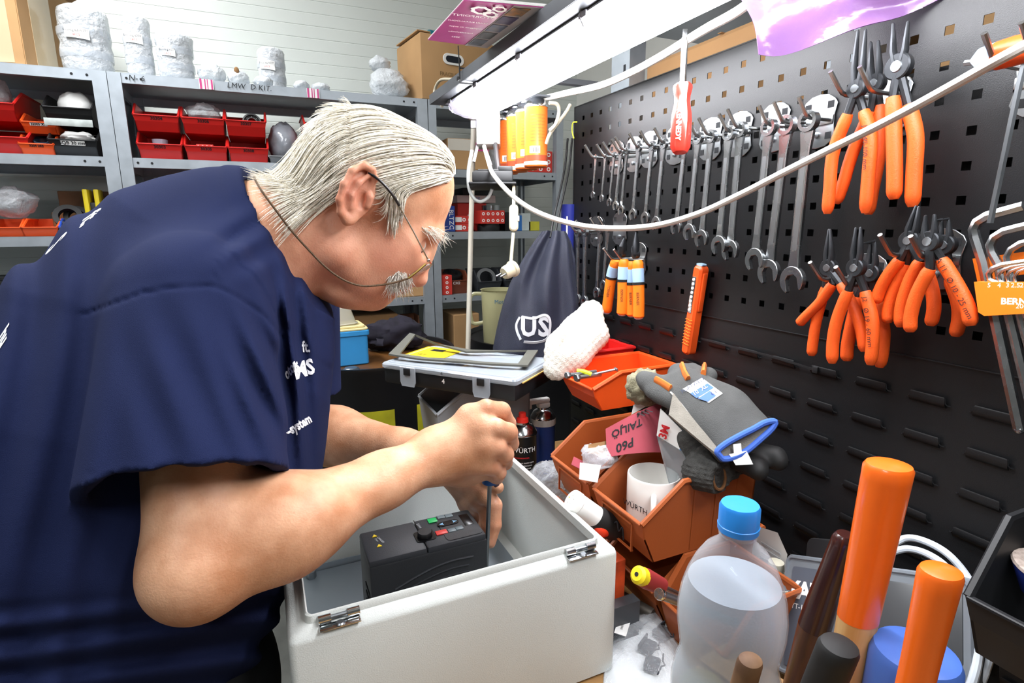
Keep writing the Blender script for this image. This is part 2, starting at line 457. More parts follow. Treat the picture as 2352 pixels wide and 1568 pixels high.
# ================================================================== TOOL PANEL
PT, PS, PB, PY0, PY1 = H+.284, H-.165, BZ-.0, -.62, 1.267
tp = thing('pegboard', 'black steel pegboard, square holes above and louvers below, behind the bench', 'pegboard', TM((XP, (PY0+PY1)/2, BZ)))
tpi = tp.matrix_basis.inverted()
def wall_mb(): q = MB(); q.M = tpi; return q
HY = [.6934+.038*n for n in range(-34, 15)]; HZ = [H+.215-.038*k for k in range(-1, 10)]
ys = [PY0]; zs = [PS]
for y in HY: ys += [y-.005, y+.005]
ys.append(PY1)
for z in HZ[::-1]: zs += [z-.005, z+.005]
zs.append(PT)
mb = wall_mb(); T = .0012; ny = len(ys)
vs = [(XP+d, y, z) for d in (0, T) for z in zs for y in ys]; fs = []
nl = len(zs)*ny
for i in range(len(zs)-1):
    for j in range(ny-1):
        q = (i*ny+j, i*ny+j+1, (i+1)*ny+j+1, (i+1)*ny+j)
        if i % 2 == 1 and j % 2 == 1:
            for a, b in zip(q, q[1:]+q[:1]): fs.append((a, b, b+nl, a+nl))
        else: fs += [q, tuple(k+nl for k in q[::-1])]
mb.add(vs, fs)
mb.build('perforated_sheet', m_blk, tp, fixn=True)
mb = wall_mb(); mb.box((XP+.0125, (PY0+PY1)/2, PT), (.027, PY1-PY0, .002)); mb.box((XP+.0125, PY1, (PT+PB)/2), (.027, .002, PT-PB)); mb.box((XP+.0125, PY0, (PT+PB)/2), (.027, .002, PT-PB))
mb.build('edge_flange', m_blk, tp)
mb = wall_mb(); mb.box((XP+.001, (PY0+PY1)/2, (PS+PB)/2-.0005), (.002, PY1-PY0, PS-PB-.001)); mb.build('louvered_sheet', m_blk, tp)
mb = wall_mb(); mb.box((XP-.0012, (PY0+PY1)/2, PS), (.0024, PY1-PY0, .0016), bev=.0006); mb.build('seam_lip', m_blk, tp)
for y in (PY1-.03, .35, PY0+.04):
    mb = wall_mb(); mb.box((XP+.033, y, (PT)/2), (.04, .04, PT-.01)); mb.build('upright', m_blk, tp)
mb = wall_mb(); mb.box((XP+.055, (PY0+PY1)/2, (BZ+H+.19)/2), (.0015, PY1-PY0-.02, H+.19-BZ)); mb.build('hole_shade_sheet', m_blk, tp)  # unseen sheet added behind the board so its holes look dark
# louvers: pressed-out tongues in a 70 x 51 mm raster
lm = MB()
def louv(u, v):
    rows = [(.0186, .0, .0036), (.0200, -.0014, .0042), (.0204, -.0090, .0036), (.0208, -.0125, .0008)]
    k = u*(len(rows)-1); i = min(int(k), len(rows)-2); t = k-i
    wv, z, d = [rows[i][q]*(1-t)+rows[i+1][q]*t for q in range(3)]
    return (-d, wv*(2*v-1), z)
lm.grid(louv, 6, 4, thick=.0012)
for sg in (-1, 1):   # bent feet at both sides
    lm.tube([(-.0036, sg*.0194, -.0008), (-.0038, sg*.0204, -.007), (-.003, sg*.0222, -.0092), (-.0006, sg*.0250, -.0098)], .0008, 5)
lme = lm.mesh('louver'); lme.materials.append(m_blk)
for r in range(8):
    for k in range(-8, 12):
        y = .461+.07*k; z = H-.206-.051*r
        if z < BZ+.03 or y > PY1-.03: continue
        link('louver', lme, None, tp, Matrix.Translation(tpi @ Vector((XP-.0005, y, z))))
# ================================================================== STEEL SHELVING ALONG THE BACK WALL
SF, SD = 2.45, .44
LV = [H+.530, H+.247, H-.026, H-.312, H-.60, H-.89, .34, .08]
m_galv = mat('galvanised_steel', '#a9b1b8', .42, metal=.55, var=.06, vscale=30, rvar=.1)
m_shelfpan = mat('shelf_pan_grey', '#7d8288', .5, metal=.4, var=.06, vscale=8)
m_ink = mat('black_marker_ink', '#16161a', .7)
m_hole = mat('punched_hole_dark', '#15171a', .8)
m_paper = mat('white_paper', '#e9e9e6', .8, var=.02)
m_redink = mat('red_print', '#c83a32', .7)
m_magenta = mat('magenta_tape', '#c2417f', .6)
FACE = axes((0, 0, 0), (1, 0, 0), (0, 0, 1), (0, -1, 0))      # text plane facing -Y
def face_M(p): return Matrix.Translation(Vector(p)) @ FACE
def shelving(x0, x1, label, posts):
    t = thing('steel_shelving', label, 'shelving', TM(((x0+x1)/2, SF+SD/2, 0)), 'galvanised shelving units'); inv = t.matrix_basis.inverted()
    top = LV[0]-.0008
    for px_, wd in posts:
        for yy, sy in ((SF, 1), (SF+SD, -1)):
            mb = MB(); mb.M = inv
            mb.box((px_, yy, top/2), (wd, .002, top)); mb.box((px_-wd/2+.001, yy+sy*.018, top/2), (.002, .036, top))
            mb.box((px_+wd/2-.001, yy+sy*.006, top/2), (.002, .012, top))
            mb.build('post', m_galv, t)
    for k, z in enumerate(LV):
        mb = MB(); mb.M = inv
        xa, xb = x0+.004, x1-.004
        mb.box(((xa+xb)/2, SF+SD/2, z-.0006), (xb-xa, SD-.008, .0012))
        for yy in (SF+.005, SF+SD-.005):
            mb.box(((xa+xb)/2, yy, z-.017), (xb-xa, .0016, .034), bev=.0005, seg=1); mb.box(((xa+xb)/2, yy+(.007 if yy < SF+.1 else -.007), z-.0335), (xb-xa, .014, .0012))
        for xx in (xa, xb): mb.box((xx, SF+SD/2, z-.017), (.0016, SD-.01, .034))
        s = mb.build('shelf', m_galv, t)
        for xh in (xa+.052, xa+.095, xb-.052, xb-.095):
            q = MB(); q.M = inv; q.lathe([(.0001, 0), (.0042, 0), (.0042, .0006), (.0001, .0006)], 10, M=inv @ Matrix.Translation((xh, SF+.0036, z-.017)) @ Euler((math.pi/2, 0, 0)).to_matrix().to_4x4())
            q.build('bolt_hole', m_hole, s)
    return t
shA = shelving(-1.50, -.430, 'leftmost galvanised shelving unit holding the big cardboard box', ((-1.48, .042), (-.4515, .043)))
shB = shelving(-.4285, .705, 'middle galvanised shelving unit with handwriting on its top shelf edge', ((-.408, .04), (.683, .044)))
shC = shelving(.7055, 1.37, 'right galvanised shelving unit partly hidden by the black tool panel', ((.726, .035), (1.35, .036)))
def edge_text(s, x, z, size, par=shB, m=m_ink, **k):
    text(s, size, par.matrix_basis.inverted() @ face_M((x, SF-.0012, z)), m, par, name='handwriting', **k)
p = ony(313, 180, SF); edge_text('N- 6', p.x, p.z, .026, shear=.2)
p = ony(573, 200, SF); edge_text('LMW  D KIT.', p.x, p.z, .026, shear=.2, space=1.05)
for c in ((474, 194), (719, 212)):
    p = ony(*c, SF); mb = MB(); mb.M = shB.matrix_basis.inverted()
    mb.box((p.x, SF-.0009, LV[0]-.016), (.047, .0008, .034)); o = mb.build('tape', m_paper, shB)
    mb = MB(); mb.M = shB.matrix_basis.inverted()
    for dx, wv in ((-.018, .007), (-.004, .004), (.004, .003), (.018, .006)): mb.box((p.x+dx, SF-.0016, LV[0]-.016), (wv, .0006, .034))
    mb.build('stripe', m_magenta, o)

# ---------------------------------------------------------------- storage bins
m_red = mat('red_plastic', '#c8201c', .42, var=.05, vscale=9)
m_orange = mat('orange_plastic', '#e2531b', .42, var=.05, vscale=9)
m_blackpl = mat('black_plastic', '#17181a', .5, var=.2, vscale=9)
m_brown = mat('brown_plastic', '#9a4e24', .45, var=.08, vscale=7, bump=.05, bscale=300)
m_bluepl = mat('blue_plastic', '#2c4fb0', .45)
m_greybin = mat('grey_plastic', '#8a8d90', .5, var=.05, vscale=9)
BIN_CACHE = {}
def bin_meshes(w, d, h, hl, mt):
    key = (round(w, 4), round(d, 4), round(h, 4), round(hl, 4), mt.name)
    if key in BIN_CACHE: return BIN_CACHE[key]
    t = .0028; tp_ = .93; dl = d*.30                            # taper of the foot, depth of the slanted mouth
    def sx(z): return w/2*(tp_+(1-tp_)*z/h)
    mb = MB()
    side = [(d*.09, 0), (0, hl*.62), (-d*.03, hl), (dl, h), (d, h), (d*.985, 0)]
    for s in (-1, 1):
        outer = [(s*sx(z), y, z) for y, z in side]; inner = [(s*(sx(z)-t), y, z) for y, z in side]; n = len(side)
        fs = [tuple(range(n)), tuple(range(2*n-1, n-1, -1))]+[(i, (i+1) % n, n+(i+1) % n, n+i) for i in range(n)]
        mb.add(outer+inner, fs)
        for yy in (d*.42, d*.62, d*.82):                          # pressed ribs
            mb.add([(s*sx(.004)+s*.0008, yy-.002, .004), (s*sx(.004)+s*.0008, yy+.002, .004), (s*sx(h*.9)+s*.0008, yy+.002, h*.9), (s*sx(h*.9)+s*.0008, yy-.002, h*.9)], [(0, 1, 2, 3)])
    def quadslab(a, b, c, e, nrm):
        q = [Vector(a), Vector(b), Vector(c), Vector(e)]; nv = Vector(nrm)*t
        mb.add(q+[v+nv for v in q], [(0, 1, 2, 3), (7, 6, 5, 4), (0, 4, 5, 1), (1, 5, 6, 2), (2, 6, 7, 3), (3, 7, 4, 0)])
    quadslab((-sx(0), d*.09, 0), (sx(0), d*.09, 0), (sx(0), d*.985, 0), (-sx(0), d*.985, 0), (0, 0, 1))
    quadslab((-sx(0), d*.985, 0), (sx(0), d*.985, 0), (sx(h), d, h), (-sx(h), d, h), (0, -1, 0))
    quadslab((-sx(0), d*.09, 0), (sx(0), d*.09, 0), (sx(hl*.62), 0, hl*.62), (-sx(hl*.62), 0, hl*.62), (0, 1, 0))
    body = mb.mesh('body'); body.materials.append(mt)
    # rim: flange on top of the walls
    rm = MB(); r = .0042
    path = [(-sx(hl)-.001, -d*.03, hl), (-sx(h)-.001, dl, h), (-sx(h)-.001, d, h), (sx(h)+.001, d, h), (sx(h)+.001, dl, h), (sx(hl)+.001, -d*.03, hl)]
    rm.tube(path, r, 6); rm_me = rm.mesh('rim'); rm_me.materials.append(mt)
    # slanted front label lip
    fm = MB(); z0, z1 = hl*.62, hl
    q = [(-sx(z0), 0, z0), (sx(z0), 0, z0), (sx(z1)+.003, -d*.035, z1), (-sx(z1)-.003, -d*.035, z1)]
    fm.add([Vector(v) for v in q]+[Vector(v)+Vector((0, t, 0)) for v in q], [(0, 1, 2, 3), (7, 6, 5, 4), (0, 4, 5, 1), (1, 5, 6, 2), (2, 6, 7, 3), (3, 7, 4, 0)])
    fm.box((0, -d*.0345, hl), (w*.98, .006, .004), bev=.001, seg=1)
    fr = fm.mesh('front_lip'); fr.materials.append(mt)
    BIN_CACHE[key] = (body, rm_me, fr); return BIN_CACHE[key]
def storage_bin(label, M, w, d, h, mt, hl=None, txt=None, group=None, card=False, tcol=None, cat='bin'):
    hl = hl or h*.52
    t = thing('storage_bin', label, cat, M, group)
    b, r, f = bin_meshes(w, d, h, hl, mt)
    link('body', b, None, t); link('rim', r, None, t); fo = link('front_lip', f, None, t)
    tilt = math.atan2(d*.035, hl*.38); pm = Matrix.Translation((0, -d*.018-.0012, hl*.81)) @ Euler((math.pi/2-tilt*-1, 0, 0)).to_matrix().to_4x4()
    if card:
        mb = MB(); mb.box((0, 0, 0), (w*.5, hl*.3, .0006), M=pm); mb.build('label_card', m_paper, fo); pm = pm @ Matrix.Translation((0, 0, .0008))
    if txt: text(txt, hl*.3, pm, tcol or m_ink, fo, bold=.0004)
    return t
m_cloud = film_mat('crumpled_clear_film', base=.10, edge=.55, bump=1., bscale=38, bdist=.012, var=.25)
m_wrap = film_mat('bubble_wrap', body='#dfe3e6', base=.42, edge=.4, rough=.2, bump=1., bscale=46, bdist=.012, var=.35)
m_core = mat('wrapped_core', '#b9bdc1', .6, var=.25, vscale=28)
m_card = mat('cardboard', '#b08a5e', .85, var=.08, vscale=6, bump=.1, bscale=120)
m_card2 = mat('brown_cardboard', '#8d6a44', .85, var=.1, vscale=6)
m_bearing = mat('bearing_steel', '#9a9da0', .22, metal=1.)
m_rubber = mat('black_rubber', '#141414', .65, var=.3, vscale=20)
def noise3(p, s, seed=0.):
    from mathutils import noise
    return noise.noise(Vector(p)*s+Vector((seed, seed*1.7, -seed)))
def crumple(mb, c, r, amp=.25, fs=18., nu=22, nv=14, seed=0.):
    k = len(mb.v); mb.ball((0, 0, 0), 1, nu, nv)
    for i in range(k, len(mb.v)):
        v = Vector(mb.v[i]); q = 1+amp*noise3(v, fs*.1, seed)+amp*.5*noise3(v, fs*.3, seed+3)
        z = v.z*q
        mb.v[i] = (c[0]+r[0]*v.x*q, c[1]+r[1]*v.y*q, c[2]+max(-r[2]*.92, r[2]*z))
    return mb
def film_bag(label, c, r, cat='bag', mt=None, seed=0., group=None, amp=.28, name='plastic_bag'):
    return tag(crumple(MB(), c, r, amp, seed=seed).build(name, mt or m_cloud, ang=60), label, cat, group)
# ---- second level of the middle unit: three columns of red bins, two high
def cx(px_, py_, Y=SF+.03): return ony(px_, py_, Y).x
YB = SF+.022
names = [['30304', '30306', '30307'], ['30303', '30305', '30308']]
def redbin(x, z, txt, lab, w=.141, d=.23, h=.098, mt=m_red, Y=YB, **k):
    return storage_bin(lab, TM((x, Y, z)), w, d, h, mt, txt=txt, group='red bins on the steel shelves', **k)
xs3 = [cx(368, 335), cx(474, 340), cx(571, 345)]
ords = ['first', 'second', 'third']
lab_up = ['red plastic bin, top of the first column left on the middle shelf, seems empty', 'red bin heaped with clear film bag, top of the second column', 'red bin holding a shiny ball bearing, top of the third column']
lab_lo = ['red bin with two clear plastic cups, bottom of the first column', 'red bin with a small red and white carton, bottom of the second column', 'red bin under the bearing bin, bottom of the third column, small bag inside']
for i, x in enumerate(xs3):
    redbin(x, LV[1]+.099, names[0][i], lab_up[i]); redbin(x, LV[1]+.0005, names[1][i], lab_lo[i])
film_bag('clear crumpled film bag heaped in a red bin', (xs3[1], YB+.09, LV[1]+.175), (.058, .07, .045), seed=2)
film_bag('small film bag inside the lower red bin of the third column', (xs3[2], YB+.09, LV[1]+.040), (.046, .05, .024), seed=5)
def ring_thing(label, c, R, r, wd, M=None, cat='bearing', name='ball_bearing', mt=None):
    t = thing(name, label, cat, Matrix.Translation(Vector(c)) @ (M or Matrix()))
    MB().lathe([(R*.84, -wd/2), (R, -wd/2), (R, wd/2), (R*.84, wd/2), (R*.84, -wd/2)], 28, cap=False).build('outer_ring', mt or m_bearing, t)
    MB().lathe([(r, -wd/2), (r*1.22, -wd/2), (r*1.22, wd/2), (r, wd/2), (r, -wd/2)], 28, cap=False).build('inner_ring', mt or m_bearing, t)
    MB().lathe([(r*1.2, -wd*.2), (R*.86, -wd*.2), (R*.86, wd*.2), (r*1.2, wd*.2), (r*1.2, -wd*.2)], 28, cap=False).build('cage', m_rubber, t)
    for k in range(8):
        a = k*math.pi/4; MB().ball(((R*.84+r*1.22)/2*math.cos(a), (R*.84+r*1.22)/2*math.sin(a), 0), (R*.84-r*1.22)*.45, 8, 6).build('ball', m_bearing, t)
    return t
tilt = Euler((math.radians(72), 0, 0)).to_matrix().to_4x4()
ring_thing('shiny steel ball bearing leaning in a red bin', (xs3[2]+.022, YB+.055, LV[1]+.155), .034, .015, .018, tilt)
def cup(label, c, r, h, tilt=0.):
    t = MB(); t.lathe([(.0001, 0), (r*.8, 0), (r, h), (r*.95, h), (r*.76, .002), (.0001, .002)], 18, cap=False, M=TM(c, (tilt, 0, .3)))
    return tag(t.build('plastic_cup', mat('frosted_cup', '#cdc6d6', .3, trans=.6)), label, 'cup', 'clear cups in a bin')
cup('taller frosted plastic cup standing in a red bin', (xs3[0]-.004, YB+.05, LV[1]+.006), .026, .068)
cup('short frosted plastic cup lying beside the taller one', (xs3[0]+.042, YB+.045, LV[1]+.006), .02, .045)
m_redcarton = mat('red_carton', '#c7352b', .6, var=.04); m_whiteprint = mat('white_print', '#efece8', .6)
def carton(name, label, M, d, mt, cat='box', group=None, rings=None, band=None, txt=None, tm=None, tsize=None, flaps=False):
    """a carton: body, lid seam, printed rings on its front"""
    t = thing(name, label, cat, M, group)
    MB().box((0, 0, d[2]/2), d, bev=min(d)*.03, seg=1).build('body', mt, t)
    MB().box((0, 0, d[2]-.0002), (d[0]*.02, d[1], .0012)).build('lid_seam', mt, t)
    if rings:
        nx, nz = rings; st = min(d[0]/nx, d[2]/nz)*.3
        for i in range(nx):
            for k in range(nz):
                mb = MB(); mb.lathe([(st*.5, 0), (st, 0), (st, .0006), (st*.5, .0006), (st*.5, 0)], 14, cap=False,
                    M=Matrix.Translation((-d[0]/2+(i+.5)*d[0]/nx, -d[1]/2-.0002, (k+.5)*d[2]/nz)) @ Euler((math.pi/2, 0, 0)).to_matrix().to_4x4())
                mb.build('printed_ring', m_whiteprint, t)
    if band: MB().box((0, -d[1]/2-.0004, d[2]*band[0]), (d[0]*.98, .0006, d[2]*band[1])).build('printed_band', band[2], t)
    if txt: text(txt, tsize or d[2]*.4, Matrix.Translation((0, -d[1]/2-.0012, d[2]*.5)) @ FACE, tm or m_ink, t)
    return t
carton('small_carton', 'tiny red and white dotted carton lying in a red bin', TM((xs3[1]-.005, YB+.045, LV[1]+.03)), (.058, .05, .032), m_redcarton, rings=(4, 2))
# wrapped ball and the stack of two red bins right of it
p = ony(651, 312, SF+.12)
tag(crumple(MB(), (p.x, SF+.13, LV[1]+.085), (.062, .075, .085), .12, 30, 24, 16, 4.).build('wrapped_ball', mat('stretch_film_dark', '#8d9198', .15, spec=.9, bump=.8, bscale=40, var=.3, vscale=18), ang=60), 'shiny ball of stretch film beside the red bins', 'wrapped part')
MB_ = cx(655, 372)
storage_bin('dark grey low bin under the film wrapped ball', TM((p.x+.005, YB, LV[1]+.0005)), .138, .20, .030, m_greybin, hl=.026)
xr = cx(742, 300)
redbin(xr, LV[1]+.099, 'AZP', 'red bin on top of the two-high stack behind the white hair', w=.14)
redbin(xr, LV[1]+.0005, None, 'red bin under another, just behind the white hair', w=.14)
# level three of the middle unit: one red bin peeking over the collar
redbin(-.298, LV[2]+.0005, None, 'large red bin peeking out above the shirt collar', w=.17, d=.30, h=.155)
# ---- left unit, second level
xl = cx(12, 300)
redbin(xl-.035, LV[1]+.107, None, 'upper of two tall red bins at the left picture edge', w=.15, d=.26, h=.10)
redbin(xl-.015, LV[1]+.0005, None, 'lower of two tall red bins at the left picture edge', w=.15, d=.26, h=.10)
film_bag('white film bag rising out of the upper red bin at the left edge', (xl-.05, YB+.10, LV[1]+.20), (.05, .06, .075), seed=9, mt=m_wrap)
storage_bin('small orange-red bin with a blue ring inside, lower row', TM((cx(88, 345), YB, LV[1]+.0005)), .095, .15, .066, m_orange, txt='3204 2RS', group='orange bins on the left shelf')
storage_bin('small orange-red bin behind, standing on the lower one', TM((cx(92, 310), YB+.015, LV[1]+.073)), .095, .17, .066, m_orange, txt='32005 XA', card=True, group='orange bins on the left shelf')
ring_thing('blue rubber ring lying in the small orange bin', (cx(88, 330), YB+.055, LV[1]+.045), .04, .02, .02, Euler((.5, 0, 0)).to_matrix().to_4x4(), 'seal', 'blue_ring', mat('blue_steel', '#41586f', .35, metal=.4))
xb = cx(170, 330)
storage_bin('black bin with white rags inside, lower of the two black ones', TM((xb, YB, LV[1]+.0005)), .138, .26, .10, m_blackpl, txt='SQB 30 mm', card=True, group='black bins on the left shelf')
storage_bin('black bin holding a white sack, stacked on the other black one', TM((xb, YB, LV[1]+.105)), .138, .26, .10, m_blackpl, group='black bins on the left shelf')
tag(MB().box((xb, YB-.016, LV[1]+.108), (.136, .003, .024), bev=.001).build('marked_strip', mat('scuffed_strip', '#a9b1ae', .6, var=.2, vscale=40)), 'pale scuffed label strip between the two black bins', 'label')
tag(crumple(MB(), (xb+.01, YB+.08, LV[1]+.17), (.055, .06, .055), .15, seed=3).build('sack', m_paper, ang=60), 'white paper sack standing in the upper black bin', 'sack')
tag(crumple(MB(), (xb+.004, YB+.05, LV[1]+.068), (.050, .040, .020), .3, seed=8).build('rag', m_paper, ang=60), 'crumpled white rag in the lower black bin', 'rag')
# ---- left unit, third level
redbin(cx(12, 520), LV[2]+.0005, None, 'low red bin with a clear film bag on top, left picture edge', w=.100, d=.16, h=.058, mt=m_orange)
redbin(cx(92, 520), LV[2]+.0005, None, 'low empty orange-red bin beside the blue one', w=.104, d=.16, h=.058, mt=m_orange)
storage_bin('low blue bin half hidden by the man\'s back', TM((cx(180, 525), YB, LV[2]+.0005)), .104, .16, .058, m_bluepl)
film_bag('clear film bag of dark parts on a red bin at the left edge', (cx(14, 480), YB+.08, LV[2]+.115), (.066, .07, .055), seed=12)
for i, (qx, rr) in enumerate(((162, .044), (176, .040))):
    q = ony(qx, 495, YB+.08); tag(MB().lathe([(rr*.62, -.009), (rr, -.009), (rr, .009), (rr*.62, .009), (rr*.62, -.009)], 26, cap=False, M=TM((q.x, YB+.05+.035*i, LV[2]+.068), (math.radians(62), .1, 0))).build('rubber_ring', m_rubber), ('front', 'rear')[i]+' black rubber ring leaning in the blue bin', 'seal', 'rings in the blue bin')
p = ony(208, 470, SF+.22)
carton('cardboard_box', 'brown cardboard box below a darker one, beside the yellow straps', TM((p.x-.03, SF+.24, LV[2]+.001)), (.16, .16, .085), m_card2)
carton('cardboard_box', 'dark brown cardboard box on top, behind yellow straps', TM((p.x+.0, SF+.25, LV[2]+.088)), (.17, .16, .075), mat('dark_cardboard', '#5e4631', .85, var=.1))
m_yel = mat('yellow_plastic', '#d9c21c', .5)
for i, c in enumerate(((203, 462), (228, 460))):
    q = ony(*c, SF+.10); mb = MB(); mb.box((q.x, SF+.10, LV[2]+.085), (.016, .07, .16), bev=.004); o = mb.build('strap_roll', m_yel); tag(o, ('left', 'right')[i]+' yellow strap roll standing by the brown cardboard boxes', 'strap', 'yellow straps')
tag(MB().box((ony(215, 455, SF+.10).x, SF+.105, LV[2]+.06), (.03, .05, .118), bev=.004).build('black_case', m_blackpl), 'small black case between the two yellow straps', 'case')
# level four, left: stacks of black tubs
for i, (qx, n, r, nm) in enumerate(((2, 9, .055, 'taller'), (70, 6, .042, 'shorter'))):
    q = ony(qx, 650, SF+.1); t = thing('tub_stack', nm+' stack of black plastic lids at the left picture edge', 'tubs', TM((q.x, SF+.12, LV[3])))
    for k in range(n): MB().lathe([(r*.95, 0), (r, .003), (r, .013), (r*.96, .0155), (.001, .0155)], 22, M=Matrix.Translation((0, 0, .001+k*.0165))).build('lid', m_blackpl, t)

# ---- top shelf
ZT = LV[0]+.0006
p = ony(38, 75, SF+.20)
t = thing('cardboard_box', 'big taped cardboard box with an open flap on the left top shelf', 'box', TM((p.x-.045, SF+.22, ZT), (0, 0, math.radians(-14))))
mb = MB(); W_, D_, HH = .30, .34, .30
mb.box((0, 0, .002), (W_, D_, .004)); mb.box((0, -D_/2, HH/2), (W_, .005, HH)); mb.box((0, D_/2, HH/2), (W_, .005, HH)); mb.box((-W_/2, 0, HH/2), (.005, D_, HH)); mb.box((W_/2, 0, HH/2), (.005, D_, HH))
mb.build('walls', m_card, t)
MB().box((0, 0, 0), (.005, D_*.98, .14), M=TM((W_/2+.045, 0, HH+.03), (0, math.radians(62), 0))).build('flap', m_card2, t)
MB().box((0, 0, 0), (W_, .005, .12), M=TM((0, D_/2+.02, HH+.05), (math.radians(-20), 0, 0))).build('flap', m_card, t)
m_tape = mat('clear_tape', '#c9b593', .15, spec=.9, bump=.4, bscale=30)
MB().box((W_*.32, -D_/2-.0032, HH*.5), (.05, .0008, HH*.96)).build('tape', m_tape, t)
MB().box((W_/2+.0032, -.05, HH*.5), (.0008, .12, HH*.96)).build('tape', m_tape, t)
def wrapped_roll(label, px0, px1, py0, py1, Y=.10, card=None, amp=.06, seed=1., flat=1., txt=('Bearing 6213 2RS', '4PCS')):
    a = ony(px0, py1, SF+Y); b = ony(px1, py1, SF+Y); c = ony((px0+px1)/2, py0, SF+Y)
    r = (b.x-a.x)/2*.93; h = c.z-ZT
    t = thing('wrapped_roll', label, 'wrapped roll', TM(((a.x+b.x)/2, SF+Y, ZT)), 'bubble-wrapped parts on the top shelf')
    mb = MB(); prof = [(r*.86, 0), (r*.97, h*.05)]+[(r*(1+.03*math.sin(9*k)), h*(.05+.85*k/8)) for k in range(1, 9)]+[(r*.95, h*.95), (r*.7, h), (.001, h*.985)]
    mb.lathe(prof, 40, wob=lambda an, z: 1+amp*noise3((math.cos(an)*r, math.sin(an)*r, z), 22, seed)+amp*.6*noise3((math.cos(an)*r, math.sin(an)*r, z), 60, seed))
    mb.build('bubble_wrap', m_wrap, t, ang=60)
    MB().lathe([(r*.80, .002), (r*.86, h*.1), (r*.86, h*.85), (r*.6, h*.93), (.001, h*.93)], 24).build('wrapped_parts', m_core, t)
    for zc in (.3, .62):
        MB().lathe([(r*1.035, h*zc-.012), (r*1.045, h*zc), (r*1.035, h*zc+.012)], 28, cap=False, wob=lambda an, z: 1+amp*.5*noise3((math.cos(an), math.sin(an), z), 3, seed)).build('tape_band', film_mat('tape_band_clear', base=.25, edge=.5, bump=.6, bscale=50), t)
    if card:
        zc, dx, wv, hv = card; mb = MB(); R_ = r*1.07
        mb.grid(lambda u, v: (R_*math.sin(dx+(u-.5)*wv/R_), -R_*math.cos(dx+(u-.5)*wv/R_), h*zc+(v-.5)*hv+(u-.5)*-.006), 8, 1, thick=.0006)
        cobj = mb.build('label_card', m_paper, t)
        pm = Matrix.Translation((R_*math.sin(dx), -R_*math.cos(dx)-.0022, h*zc+.006)) @ Euler((0, 0, dx)).to_matrix().to_4x4() @ FACE
        text(txt[0], .0105, pm, m_ink, cobj); text(txt[1], .0105, pm @ Matrix.Translation((0, -.0135, 0)), m_redink, cobj)
    return t
wrapped_roll('largest bubble-wrapped roll with a printed label, beside the open cardboard box', 143, 268, 22, 162, .14, (.56, -.1, .075, .034), seed=1.)
wrapped_roll('tall narrow bubble-wrapped roll with a printed label on the top shelf', 292, 360, 40, 174, .12, (.62, -.15, .06, .034), .05, 2., txt=('Bearing 6206', '10PCS'))
wrapped_roll('medium rounded bubble-wrapped bundle beside the tall roll', 364, 452, 80, 176, .10, (.55, -.3, .05, .026), .12, 3., txt=('Bearing 6209', '5PCS'))
wrapped_roll('film wrapped roll standing behind small packets near the shelf middle', 594, 660, 113, 198, .16, (.58, -.35, .06, .034), .07, 4., txt=('Bearing 6008', '6PCS'))
def packet(label, px_, py_, r, seed, Y=.08, mt=None):
    q = ony(px_, py_, SF+Y); return tag(crumple(MB(), (q.x, SF+Y, ZT+r[2]*.93), r, .16, 25, 24, 16, seed).build('wrapped_packet', mt or m_wrap, ang=60), label, 'packet', 'bubble-wrapped parts on the top shelf')
packet('white bubble-wrapped ball on the top shelf edge', 487, 165, (.047, .05, .038), 1.5)
t = packet('crumpled paper ball with a brown spot on the top shelf', 547, 170, (.038, .045, .03), 2.5)
q = ony(543, 160, SF+.034); MB().ball((q.x, SF+.045, q.z), (.009, .006, .013), 10, 8).build('brown_spot', m_card2, t)
packet('small oval white packet in front of the film wrapped roll', 604, 180, (.036, .04, .022), 3.5, .06)
packet('left of two flat white packets on the shelf edge', 692, 188, (.03, .04, .022), 4.5, .07)
packet('right flat white packet with pink printing on the shelf edge', 736, 192, (.036, .04, .02), 5.5, .07)
film_bag('big crumpled clear bag beside the cardboard box with a hand hole', (ony(893, 175, SF+.12).x, SF+.13, ZT+.062), (.082, .09, .066), seed=21, mt=m_wrap)
packet('wrapped lump on top of the big clear bag', 872, 140, (.045, .045, .032), 6.5, .16).location.z += .128
# cardboard box with a hand hole, corner towards the camera
q = ony(1000, 222, SF+.1); zb = ZT
t = thing('cardboard_box', 'tall cardboard box with a white-rimmed hand hole on the top shelf', 'box', TM((.845, SF+.16, ZT), (0, 0, math.radians(8))))
W_, D_, HH = .36, .27, .26
MB().box((0, 0, HH/2), (W_, D_, HH), bev=.004).build('body', m_card, t)
hm = Matrix.Translation((-.03, -D_/2-.001, HH*.66)) @ FACE
mb = MB(); mb.prism(rrect(.10, .045, .0224), 0, .004, M=hm, bev=.001); o = mb.build('hand_hole_rim', mat('white_plastic', '#e6e6e2', .4), t)
MB().prism(rrect(.074, .026, .0129), .0042, .0048, M=hm).build('hand_hole', mat('hand_hole_shade', '#0d1420', .8), o)  # flat dark plate painted for the shade inside the hand hole
m_faint = mat('faded_print', '#7d6440', .9)
text('FRAGILE', .022, Matrix.Translation((-.055, -D_/2-.0012, HH*.42)) @ FACE, m_faint, t, name='faded_print')
for dx in (-.06, -.018): MB().box((dx, -D_/2-.001, HH*.22), (.026, .001, .036)).build('printed_symbol', m_faint, t)
text('W', .02, Matrix.Translation((-.06, -D_/2-.0022, HH*.22)) @ FACE, m_card, t, name='printed_symbol'); text('II', .02, Matrix.Translation((-.018, -D_/2-.0022, HH*.22)) @ FACE, m_card, t, name='printed_symbol')
MB().box((-W_/2+.02, -.01, HH+.006), (.06, D_*.9, .004), M=TM((0, 0, 0))).build('flap', m_card, t)
m_teal = mat('teal_plastic', '#2b93a0', .4)
q = ony(960, 62, SF+.10)
